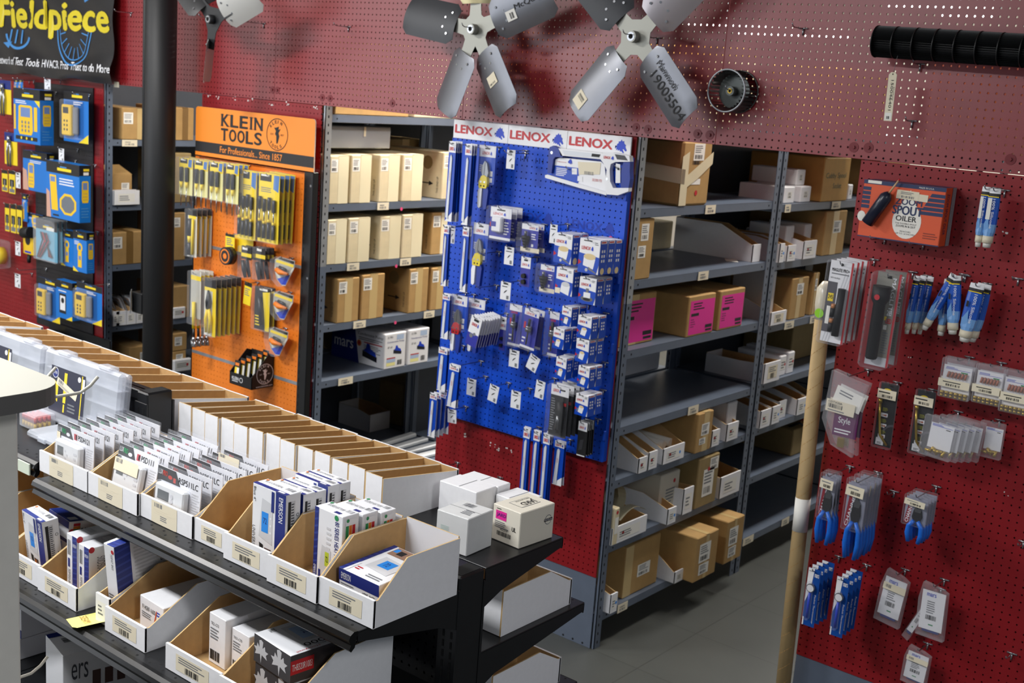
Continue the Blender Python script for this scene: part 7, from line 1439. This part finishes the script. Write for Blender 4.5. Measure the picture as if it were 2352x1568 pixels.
rx((1984,622,2072,846), 'grey card with a long black flashlight and red button', 2, bigm, y=-.20, dy=.065, name='flashlight_pack', cat='flashlight pack', grp='long flashlight packs', tilt=-.02)
BRASS = mat('brass', (190, 160, 70), .3, metal=.8); COPR = mat('copper_part', (176, 108, 84), .4)
def ferr(t, w, h):
    m = card(w*.9, h*.82, CARDW, .0008); f = F((-w*.45, 0, -h*.5), (1,0,0), (0,0,1)); m.v = [(a, b, c-h*.09) for a, b, c in m.v]; W = w*.9; H = h
    m.rect(f, W*.06, H*.715, W*.94, H*.725, BLUEINK, .0006); m.lines(f, W*.08, H*.735, W*.5, H*.78, 2, BLUEINK); m.rect(f, W*.62, H*.66, W*.86, H*.69, GRN, .0006); part(m, 'card', t)
    m = MB()
    for k in range(6): m.tube([(-w*.28+w*.11*k, -.006, h*.02), (-w*.24+w*.11*k, -.006, h*.16)], .0038, COPR, 8)
    o = part(m, 'copper_pins', t)
    m = MB()
    for k in range(6):
        for z, q in ((-.34, .0068), (-.42, .0056)): m.tube([(-w*.38+w*.15*k, -.008, h*z), (-w*.38+w*.15*k, -.008, h*(z-.07))], q, BRASS, 8)
    part(m, 'brass_fittings', t)
    m = MB(); f = F((-w*.52, -.0165, -h*.22), (1,0,0), (0,0,1)); m.rect(f, 0, 0, w*1.0, h*.20, CREAM, 0); m.bars(f, w*.25, h*.03, w*.7, h*.09, INK, 12, .0004); m.lines(f, w*.15, h*.11, w*.85, h*.16, 1, INK, .0004); part(m, 'price_sticker', t)
    m = MB(); m.box(-w/2, -.016, -h/2, w/2, .0015, h/2, BAG, .003); part(m, 'clear_bag', t)
for i, (bb, n) in enumerate((((2155,818,2240,922), 3), ((2232,832,2312,934), 2), ((2294,846,2376,955), 2))): rx(bb, 'bag of copper pins and brass fittings, %s of the row' % ('left', 'middle', 'right')[i], n, ferr, y=-.10, dy=.022, name='fitting_bag', cat='parts bag', grp='copper and brass fitting bags, '+('left', 'middle', 'right')[i])
def valve(t, w, h):
    m = card(w*.94, h*.96, INK, .001); f = F((-w*.47, 0, -h*.48), (1,0,0), (0,0,1)); W, H = w*.94, h*.96
    for k in range(3): m.lines(f, W*.28, H*(.56-.18*k), W*.62, H*(.62-.18*k), 3, mat('print_olive', (150, 150, 40), .5)); m.rect(f, W*.2, H*(.47-.17*k), W*.6, H*(.53-.17*k), CARDW, .0007); m.poly(f, [(W*.26, H*(.495-.17*k)), (W*.54, H*(.48-.17*k)), (W*.54, H*(.515-.17*k))], COPR, .001)
    m.disc(f, W*.4, H*.89, W*.22, YEL, .0006, 14, H*.03); m.rect(f, W*.12, H*.02, W*.56, H*.13, CARDW, .0008); m.lines(f, W*.2, H*.03, W*.5, H*.07, 2, INK, .001); m.ring(f, W*1.0, H*.2, W*.5, W*.62, MGREY, .0007, 10, 1, 1.6, 2.9); part(m, 'card', t)
    m = MB(); m.tube([(-w*.36, -.008, h*.24), (-w*.33, -.008, h*.18)], .007, BRASS, 10); m.tube([(-w*.34, -.008, h*.18), (-w*.28, -.010, 0), (-w*.12, -.010, -h*.30), (w*.3, -.009, -h*.44)], .0045, BRASS, 8); part(m, 'brass_wire', t)
    m = MB(); f = F((-w*.5, -.0175, h*.26), (1,0,0), (0,0,1)); m.rect(f, 0, 0, w*.98, h*.14, CREAM, 0); m.bars(f, w*.25, h*.02, w*.8, h*.06, INK, 12, .0004); m.lines(f, w*.06, h*.08, w*.8, h*.12, 1, INK, .0004); part(m, 'price_sticker', t)
    m = MB(); m.box(-w/2, -.017, -h/2, w/2, .0015, h/2, BLIST, .004); part(m, 'clear_blister', t)
rx((2003,874,2067,1033), 'black card with a bent brass wire hanging clear of the bags', 1, valve, y=-.07, name='brass_wire_pack', cat='parts pack'); rx((2086,890,2152,1048), 'black card with a bent brass wire half behind the white bags', 1, valve, y=-.06, name='brass_wire_pack', cat='parts pack')
def brass(t, w, h):
    m = card(w*.72, h*.62, CARDW, .0008); m.v = [(a+w*.06, b, c+h*.02) for a, b, c in m.v]; f = F((-w*.30, 0, -h*.29), (1,0,0), (0,0,1)); m.rect(f, w*.04, h*.55, w*.68, h*.56, BLUEINK, .0006); m.lines(f, w*.04, h*.565, w*.4, h*.61, 2, BLUEINK); m.rect(f, w*.48, h*.5, w*.62, h*.52, INK, .0006); part(m, 'card', t)
    m = MB()
    for k in range(5): a = 1.1*k; c = Vector((-w*.22+w*.12*k, -.008, -h*.36+.004*(k % 2))); d_ = Vector((math.cos(a), 0, math.sin(a)))*.010; m.tube([c-d_, c-d_*.2, c+d_*.2, c+d_], [.004, .004, .006, .006], BRASS, 8)
    part(m, 'brass_fittings', t); m = MB(); m.box(-w/2, -.016, -h/2, w/2, .001, h/2, BAG, .002); part(m, 'clear_bag', t)
rx((2110,948,2202,1060), 'white card bag with gold brass fittings, bunched in front', 5, brass, y=-.15, dy=.018, dx=.016, name='brass_bag', cat='parts bag', grp='bunched brass fitting bags', tilt=-.06)
rx((2244,962,2312,1056), 'white card bag with dull brass fittings hanging alone', 1, brass, y=-.06, name='brass_bag', cat='parts bag')
def purple(t, w, h):
    m = card(w*.6, h*.34, mat('purple_card', (104, 26, 92), .4), .001); m.v = [(a+w*.05, b, c-h*.12) for a, b, c in m.v]; f = F((-w*.25, 0, -h*.29), (1,0,0), (0,0,1)); m.text(f, 'Style', w*.12, h*.14, w*.42, h*.24, CARDW, .0008); m.lines(f, w*.05, h*.03, w*.5, h*.1, 2, CARDW); part(m, 'purple_card', t)
    m = MB(); f = F((-w*.46, -.012, h*.0), (1,0,0), (0,0,1)).rot(-.05); m.rect(f, 0, 0, w*.72, h*.15, CREAM, 0); m.text(f, 'CDTX20A', w*.05, h*.11, w*.4, h*.135, INK, .0004, .02); m.bars(f, w*.06, h*.05, w*.42, h*.10, INK, 12, .0004); m.lines(f, w*.06, h*.01, w*.5, h*.04, 1, GREYINK, .0004); part(m, 'price_sticker', t)
    m = MB(); f = F((-w*.34, -.006, h*.12), (1,0,0), (0,0,1)).rot(-.25); m.rect(f, 0, 0, w*.72, h*.22, PAPER, 0); m.lines(f, w*.1, h*.12, w*.6, h*.19, 2, GREYINK, .0004); part(m, 'paper_slip', t)
    m = MB(); m.box(-.010, -.010, -h*.42, .014, -.002, -h*.30, BRASS, .003); part(m, 'metal_part', t)
    m = MB(); ol = [(-w*.40, h*.5), (w*.5, h*.40), (w*.36, h*.06), (w*.32, -h*.2), (w*.36, -h*.5), (-w*.2, -h*.40), (-w*.5, -h*.1), (-w*.44, h*.2)]; m.prism(F((0,-.018,0), (1,0,0), (0,0,1)), ol, .018, BAG); part(m, 'clear_bag', t)
rx((1882,846,1998,1052), 'crumpled clear bag with a purple card by the cardboard tube', 2, purple, y=-.16, dy=.03, name='purple_card_bag', cat='parts bag', grp='purple card bags')
PBL = mat('plier_blue', (28, 108, 214), .35)
def chan(sm=False):
    def mk(t, w, h):
        m = card(w*.92, h*.56, mat('plier_card', (150, 152, 168), .4), .001); m.v = [(a, b, c+h*.16) for a, b, c in m.v]; f = F((-w*.46, 0, -h*.12), (1,0,0), (0,0,1)); W, H = w*.92, h*.56
        m.poly(f, [(0, 0), (W*.24, 0), (W*.34, H*.8), (W*.16, H*.8)], mat('print_maroon', (140, 28, 44), .4), .0006); f2 = F(f.p(W*.05, H*.04), (.17, 0, .985), (-.985, 0, .17)); m.text(f2, 'CHANNEL', 0, -W*.15, H*.78, 0, WHITE, .001, .03); part(m, 'card', t)
        m = MB(); f = F((-w*.46, -.017, h*.30), (1,0,0), (0,0,1)).rot(-.06); m.rect(f, 0, 0, w*.86, h*.13, CREAM, 0); m.bars(f, w*.25, h*.02, w*.72, h*.06, INK, 12, .0004); m.lines(f, w*.1, h*.08, w*.7, h*.11, 1, GREYINK, .0004); part(m, 'price_sticker', t)
        fr = F((w*.10, -.008, 0), (1,0,0), (0,0,1)); m = MB(); m.prism(fr, [(-.004, h*.28), (.012, h*.20), (.016, h*.06), (.010, -h*.04), (-.010, -h*.04), (-.016, h*.05), (-.012, h*.2)], .008, BLACKD); m.prism(fr, [(-.010, h*.21), (-.002, h*.29), (.012, h*.21), (.010, h*.16), (-.008, h*.16)], .0085, STEELJ, l=.0004); part(m, 'jaws', t)
        for s in (-1, 1): m = MB(); m.tube([(w*.10+s*.006, -.010, -h*.02), (w*.10+s*.020, -.010, -h*.14), (w*.10+s*.022, -.010, -h*.30), (w*.10+s*.016, -.010, -h*.48)], [.006, .008, .0085, .0065], PBL, 10); part(m, 'blue_grip', t)
        m = MB(); m.box(-w/2, -.016, -h*.14, w/2, .0015, h/2, BLIST, .003); part(m, 'clear_blister', t)
    return mk
for bb, lb, n in (((1868,1082,1924,1254), 'left by the cardboard tube', 3), ((1924,1094,1996,1290), 'large bunch beside the left one', 6), ((2066,1130,2136,1252), 'small pair hanging alone', 4)):
    rx(bb, 'blue-handled pliers in a clear pack, %s' % lb, n, chan(), y=-.17, dy=.024, name='pliers_pack', cat='pliers pack', grp='blue-handled pliers packs, '+lb)
THB = mat('thermo_blue', (20, 74, 156), .35)
def therm(t, w, h):
    m = card(w, h, THB, .0015); f = fr0(w, h); m.poly(f, [(0, h*.4), (w*.34, h*.62), (w*.5, h), (0, h)], CARDW, .0006); m.text(f, 'mars', w*.55, h*.86, w*.9, h*.92, CARDW, .0008, .02); vtext(m, f, 'Pocket Thermometer', w*.74, h*.56, w*.12, h*.5, CARDW, .015, .0008); m.rect(f, 0, 0, w*.10, h*.14, CARDW, .0007); m.lines(f, w*.06, h*.94, w*.4, h*.96, 1, INK); part(m, 'card', t)
    m = MB(); m.tube([(-w*.08, -.010, h*.10), (-w*.10, -.010, -h*.34)], .0045, mat('therm_sleeve', (40, 70, 200), .3), 8); part(m, 'sleeve', t)
    m = MB(); m.tube([(-w*.06, -.014, h*.18), (-w*.06, -.005, h*.18)], .015, CHROME, 16); m.disc(F((-w*.06, -.0145, h*.18), (1,0,0), (0,0,1)), 0, 0, .0125, CARDW, 0, 14); m.tube([(-w*.06, -.010, h*.14), (-w*.08, -.010, h*.06)], .004, CHROME, 8); part(m, 'dial', t)
    m = MB(); m.box(-w*.42, -.022, -h*.38, w*.12, .0, h*.28, BLIST, .006); part(m, 'clear_blister', t)
for bb, lb in (((1841,1302,1886,1442), 'left hook by the cardboard tube'), ((1905,1322,1952,1466), 'right hook')):
    rx(bb, 'blue pocket thermometer card, '+lb, 4, therm, y=-.20, dy=.034, name='thermometer_pack', cat='thermometer', grp='pocket thermometer cards, '+lb)
def wbag(t, w, h):
    m = card(w*.8, h*.72, CARDW, .0015); f = F((-w*.40, 0, -h*.36), (1,0,0), (0,0,1)); W, H = w*.8, h*.72; m.text(f, 'mars', W*.2, H*.86, W*.6, H*.94, BLUEINK, .0008, .02); m.lines(f, W*.25, H*.42, W*.7, H*.76, 6, GREYINK); m.bars(f, W*.25, H*.26, W*.72, H*.38, INK, 14); m.rect(f, W*.4, H*.12, W*.6, H*.15, GRN, .0006); part(m, 'paper_insert', t)
    m = MB(); m.box(-w*.3, .002, -h*.42, w*.3, .012, -h*.2, NAVY, .003); part(m, 'blue_part', t); m = MB(); ol = [(-w*.4, h*.5), (w*.2, h*.44), (w*.46, h*.38), (w*.5, -h*.5), (-w*.46, -h*.48), (-w*.5, h*.2)]; m.prism(F((0,-.008,0), (1,0,0), (0,0,1)), ol, .022, BAG); part(m, 'clear_bag', t)
def dbag(t, w, h):
    wbag(t, w, h); m = MB(); f = F((-w*.40, -.009, h*.14), (1,0,0), (0,0,1)); m.rect(f, 0, 0, w*.84, h*.13, CREAM, 0); m.bars(f, w*.1, h*.04, w*.3, h*.1, GREYINK, 8, .0004); part(m, 'price_sticker', t)
rx((2004,1302,2094,1444), 'clear bag with a stickered white sheet, left of three low bags', 1, dbag, y=-.07, name='paper_bag', cat='parts bag', tilt=-.10)
rx((2070,1352,2160,1470), 'tilted clear bag behind the front white sheet bag', 1, wbag, y=-.055, name='paper_bag', cat='parts bag', tilt=-.40)
rx((2100,1332,2182,1474), 'clear bag with a white barcode sheet in front of the tilted one', 1, wbag, y=-.09, name='paper_bag', cat='parts bag', tilt=.02)
rx((2066,1478,2142,1584), 'lowest clear bag with a stickered white sheet at the picture edge', 1, dbag, y=-.08, name='paper_bag', cat='parts bag', tilt=-.06)
for px, py, lb in ((2055,1128,'right of the blue-handled pliers'), (2340,640,'at the right edge above the silicone row'), (2325,1500,'low at the right edge'), (2352,1244,'at the right edge beside the small pliers'), (2115,148,'under the long black blower wheel')):
    Q = on(1, -.004, px, py); hook(Q.x, Q.z, -.07, 'empty chrome hook '+lb)
for px, py, lb, L in ((1845,66,'near the top, left of the long blower wheel', .085), (2095,278,'below the hanging tag', .06), (300,30,'between the banner and the column', .10), (800,62,'between the black fan and the five-blade fan', .09)):
    Q = on(1, -.004, px, py); hook(Q.x, Q.z, -L, 'empty dark hook on the red fascia '+lb, 0)
# cardboard tube leaning at the panel edge
TUBEK = mat('kraft_tube', (172, 146, 102), .7, noise=.06, nscale=14)
A = Vector((-1.640, -.075, 0)); B = Vector((-1.685, -.055, 1.62))
t = thing('cardboard_tube', 'long cardboard tube standing against the left edge of the red panel', 'tube', A); m = MB(); D = B-A
m.tube([(0,0,0), D], .026, TUBEK, 24)
for k in range(24):
    z = .06+.064*k; pts = [D*(z/1.62+.045*q/8)+Vector((.0263*math.cos(-PI*.95+PI*q/8), .0263*math.sin(-PI*.95+PI*q/8), 0)) for q in range(9)]
    for p, q in zip(pts, pts[1:]): m.face([p, q, q+Vector((0,0,.0022)), p+Vector((0,0,.0022))], KRAFT)
part(m, 'kraft_tube', t); m = MB(); zz = on(1, -.08, 1850, 1180).z; m.tube([D*((zz-.07)/1.62), D*((zz+.05)/1.62)], .0266, PAPER, 24); part(m, 'white_label', t)
m = MB(); pts = [D*.955, D*.985, D*1.02, D*1.035]; m.tube(pts, [.027, .031, .029, .012], mat('wrap_plastic', (214, 206, 186), .25, bump=.5, nscale=60), 14); part(m, 'plastic_wrap', t)
m = MB(); q = D*.97; m.disc(F((q.x, q.y-.0325, q.z), (1,0,0), (0,0,1)), 0, 0, .016, mat('lime_sticker', (150, 220, 40), .5), 0, 16); part(m, 'green_sticker', t)
# ================================================================== fan blades and wheels on the fascia
ALU = mat('fan_aluminium', (126, 128, 134), .38, metal=.75, noise=.06, nscale=9); ALUD = mat('fan_shaded', (58, 60, 64), .5, metal=.3); ALUB = mat('fan_lit', (198, 198, 194), .4, metal=.25); HUBM = mat('hub_plate', (150, 150, 142), .45, metal=.6); FANB = mat('fan_black', (26, 27, 30), .4); GOLDA = mat('fan_gold', (176, 166, 128), .36, metal=.6); ALUL = mat('fan_lilac', (170, 164, 168), .36, metal=.6)  # ALUD has shade and ALUB has light put into the blade colour
def blade_mesh(ang, r0, r1, w, pitch, m_, cut=True, camber=.012):
    mb = MB(); nu, nv = 10, 6; er = Vector((math.cos(ang), 0, math.sin(ang))); et0 = Vector((-math.sin(ang), 0, math.cos(ang))); ey = Vector((0, -1, 0))
    et = et0*math.cos(pitch)+ey*math.sin(pitch); en = ey*math.cos(pitch)-et0*math.sin(pitch); L = r1-r0; c = w*.30; g_ = []
    for i in range(nu+1):
        u = i/nu; row = []
        d = min(u, 1-u)*L; k = 1.0
        if d < c*.5: k = .72+.28*math.sqrt(max(0, 1-(1-d/(c*.5))**2))
        for j in range(nv+1):
            v = (j/nv-.5)*w*k; row.append(er*(r0+L*u)+et*v+en*(camber*(1-(2*(j/nv)-1)**2)))
        g_.append(row)
    for th in (0, 1):
        base = len(mb.v); mb.v += [tuple(p-en*.0012*th) for r_ in g_ for p in r_]
        for i in range(nu):
            for j in range(nv):
                q = [base+i*(nv+1)+j, base+(i+1)*(nv+1)+j, base+(i+1)*(nv+1)+j+1, base+i*(nv+1)+j+1]
                mb.f.append(tuple(q if not th else q[::-1])); mb.m.append(mb.mi(m_)); mb.sm.append(True)
    f = F(er*(r0+L*.12)+en*(camber*.6+.001), er, et)
    for a, b in ((0, -.26), (0, .26), (.03, -.12), (.03, .12)): mb.prism(f, [(a+.005*math.cos(k*PI/4), b*w+.005*math.sin(k*PI/4)) for k in range(8)], .003, CHROME, l=.004)
    return mb, F(er*(r0+L*.5)+en*(camber+.0006), er, et)
def fan(label, px, py, Y, blades, hubm, group=None):
    P = on(1, Y, px, py); t = thing('fan_blade', label, 'fan', P)
    m = MB(); n = len(blades); f = F((0, -.002, 0), (1,0,0), (0,0,1)); pts = []
    for a in sorted(b[0] % (2*PI) for b in blades):
        d, e = Vector((math.cos(a), math.sin(a))), Vector((-math.sin(a), math.cos(a)))
        pts += [tuple(d*.056-e*.031), tuple(d*.085-e*.028), tuple(d*.135-e*.028), tuple(d*.135+e*.028), tuple(d*.085+e*.028), tuple(d*.056+e*.031)]
    m.prism(f, pts, .003, hubm); part(m, 'hub_spider', t)
    m = MB(); m.tube([(0, .02, 0), (0, -.032, 0)], .021, hubm, 18); m.tube([(0, -.0315, 0), (0, -.0325, 0)], .016, CHROME, 16); m.tube([(0, -.0324, 0), (0, -.0332, 0)], .009, HOLE, 12); part(m, 'hub_bore', t)
    for a, r0, r1, w, p, m_, extra in blades:
        mb, fr = blade_mesh(a, r0, r1, w, p, m_); o = part(mb, 'blade', t)
        if extra:
            l = MB(); extra(l, fr, r1-r0, w); part(l, 'markings', t) if extra is not stick else part(l, 'sticker', t)
    hook(P.x-.004, P.z+.006, Y-.075, 'dark rod hook through the hub of the '+' '.join(label.split()[:7]), 0); return t
def stick(l, f, L, w):
    f2 = f.rot(PI/2); l.rect(f2, -w*.2, -L*.05, w*.14, L*.12, CREAM, .0010); l.bars(f2, -w*.16, -L*.03, w*.06, L*.0, INK, 8, .0014)
def stick2(l, f, L, w): l.rect(f, L*.22, -w*.22, L*.42, w*.14, CREAM, .0006); l.bars(f, L*.26, -w*.16, L*.32, w*.08, INK, 8, .001)
def mcq(l, f, L, w): l.text(f, 'McQuay', -L*.10, -w*.02, L*.36, w*.14, INK, .0012, 0, .1); l.rect(f, -L*.26, -w*.18, -L*.10, w*.06, PAPER, .0010); l.bars(f, -L*.2, -w*.14, -L*.13, w*.0, INK, 6, .0014)
def num(l, f, L, w): l.text(f, 'Mammoth', -L*.32, w*.14, L*.12, w*.30, INK, .0012, 0, .1); l.text(f, '19005504', -L*.28, -w*.20, L*.46, w*.06, INK, .0012, 0, .1)
D_ = math.radians
fan('bare metal five-blade fan hanging on the red fascia', 1092, 68, -.15, [(D_(-113), .10, .362, .165, D_(14), ALU, None), (D_(-57), .10, .362, .165, D_(14), ALU, stick), (D_(21), .10, .40, .165, D_(14), ALU, mcq), (D_(93), .10, .39, .165, D_(14), GOLDA, None), (D_(172), .10, .385, .165, D_(14), ALUD, None)], HUBM)
fan('bare metal four-blade fan with a handwritten number, right of the five-blade one', 1460, 85, -.15, [(D_(-131), .09, .368, .160, D_(14), ALU, stick2), (D_(-47), .09, .368, .160, D_(14), ALU, num), (D_(44), .09, .40, .165, D_(14), ALUL, None), (D_(138), .09, .40, .165, D_(14), ALUD, None)], HUBM)
fan('fan with a black hub beside the round column', 490, 45, -.30, [(D_(-98), .09, .29, .12, D_(54), ALUB, None), (D_(22), .08, .33, .165, D_(25), ALUB, None), (D_(142), .08, .34, .165, D_(35), FANB, None)], FANB)
# squirrel cage wheel
BLW = mat('blower_zinc', (92, 96, 94), .36, metal=.6)
P = on(1, -.10, 1668, 208); R = .072; t = thing('blower_wheel', 'small metal squirrel cage blower wheel right of the four-blade fan', 'blower wheel', (P.x, 0, P.z))
m = MB(); f = F((0, -.10, 0), (1,0,0), (0,0,1)); pts = [(R*math.cos(a*PI/20), -.10, R*math.sin(a*PI/20)) for a in range(41)]; m.tube(pts, .0032, GALV, 6, False); part(m, 'rim', t); m = MB(); pts = [(a, -.006, b) for a, _, b in pts]; m.tube(pts, .0028, BLW, 6, False); part(m, 'rim', t)
for k in range(30):
    a = 2*PI*k/30; q = MB(); e, g_ = Vector((math.cos(a), 0, math.sin(a))), Vector((math.cos(a+.13), 0, math.sin(a+.13)))
    A, B = e*R, g_*(R-.013); y0, y1 = Vector((0, -.10, 0)), Vector((0, -.006, 0)); n_ = (B-A).cross(y1).normalized()*.0004
    q.face([A+y0+n_, B+y0+n_, B+y1+n_, A+y1+n_], BLW); q.face([A+y0-n_, A+y1-n_, B+y1-n_, B+y0-n_], BLW); part(q, 'fin', t)
m = MB(); m.tube([(0, -.044, 0), (0, -.042, 0)], R-.012, BLW, 30); part(m, 'web_plate', t); m = MB(); m.tube([(0, -.075, 0), (0, -.03, 0)], .016, BLW, 16); m.tube([(0, -.0752, 0), (0, -.0760, 0)], .009, BRASS, 12); m.tube([(0, -.0761, 0), (0, -.0765, 0)], .005, HOLE, 10); part(m, 'hub', t)
hook(P.x, P.z+.004, -.105, 'hook inside the small metal squirrel cage blower wheel', 0)
# long tangential blower wheel
A = on(1, -.075, 2014, 98); R = .049; L = 1.0; XFB = mat('blower_black', (24, 25, 26), .45)
t = thing('tangential_blower_wheel', 'long black tangential blower wheel lying across hooks at the top right', 'blower wheel', (A.x, -.075, A.z+.004), (0, .025, 0))
m = MB(); m.tube([(0, 0, 0), (L, 0, 0)], R-.010, BLACKD, 24); part(m, 'core', t)
m = MB()
for k in range(44):
    a = 2*PI*k/44; e, g_ = Vector((0, math.cos(a), math.sin(a))), Vector((0, math.cos(a+.10), math.sin(a+.10)))
    m.face([e*R, e*R+Vector((L,0,0)), g_*(R-.011)+Vector((L,0,0)), g_*(R-.011)], XFB); m.face([e*R*.998, g_*(R-.011)*.998, g_*(R-.011)*.998+Vector((L,0,0)), e*R*.998+Vector((L,0,0))], XFB)
part(m, 'vanes', t)
for k in range(16): m = MB(); x = k*.0655; m.tube([(x-.0015, 0, 0), (x+.0015, 0, 0)], R+.0012, XFB, 30); part(m, 'ring', t)
P = on(1, -.13, 2045, 222); t = thing('paper_tag', 'cream handwritten tag hanging from the long black blower wheel', 'tag', P, (0, -.02, 0)); w, h = .026, .150
m = MB(); f = F((-w/2, 0, -h/2), (1,0,0), (0,0,1)); m.prism(f, [(0, 0), (w, 0), (w, h*.95), (w*.75, h), (w*.25, h), (0, h*.95)], .0012, CREAM); vtext(m, f, '150046401', w*.40, h*.84, w*.32, h*.62, INK); vtext(m, f, 'McQuay', w*.74, h*.7, w*.14, h*.28, INK); m.disc(f, w*.5, h*.96, .002, HOLE, .0008, 8); m.rect(f, w*.08, h*.02, w*.9, h*.17, PAPER, .0006); m.bars(f, w*.3, h*.04, w*.7, h*.10, INK, 6, .0009); part(m, 'tag_card', t)
m = MB(); m.tube([(0, 0, h*.47), (.004, .01, h*.47+.055)], .0006, GREYINK, 5); part(m, 'string', t)
# lit tubes of the stock room seen through the holes
GLOW = bpy.data.materials.new('lamp_glow'); GLOW.use_nodes = True; b_ = GLOW.node_tree.nodes['Principled BSDF']; b_.inputs['Emission Color'].default_value = (1, .97, .92, 1); b_.inputs['Emission Strength'].default_value = 9
for k, (a, b) in enumerate((((1572,62), (1762,82)), ((1690,80), (1945,104)), ((2040,11), (2200,13)), ((2165,31), (2290,32)))):
    A, B = on(1, 2.6+.35*(k % 2), *a), on(1, 2.6+.35*(k % 2), *b); t = thing('ceiling_light', 'fluorescent stock room light glimpsed through the fascia holes, %s' % NUM[k], 'ceiling light', A, group='stock room lights'); m = MB(); D = B-A; D.z = 0
    m.tube([(0, 0, 0), D], .022, GLOW, 10); part(m, 'lamp_tube', t); m = MB(); m.box(0, -.06, .025, D.x, .06, .05, WHITE); m.tube([(D.x*.5, 0, .05), (D.x*.5, 0, 3.62-A.z)], .005, GALV, 6); part(m, 'fixture', t)
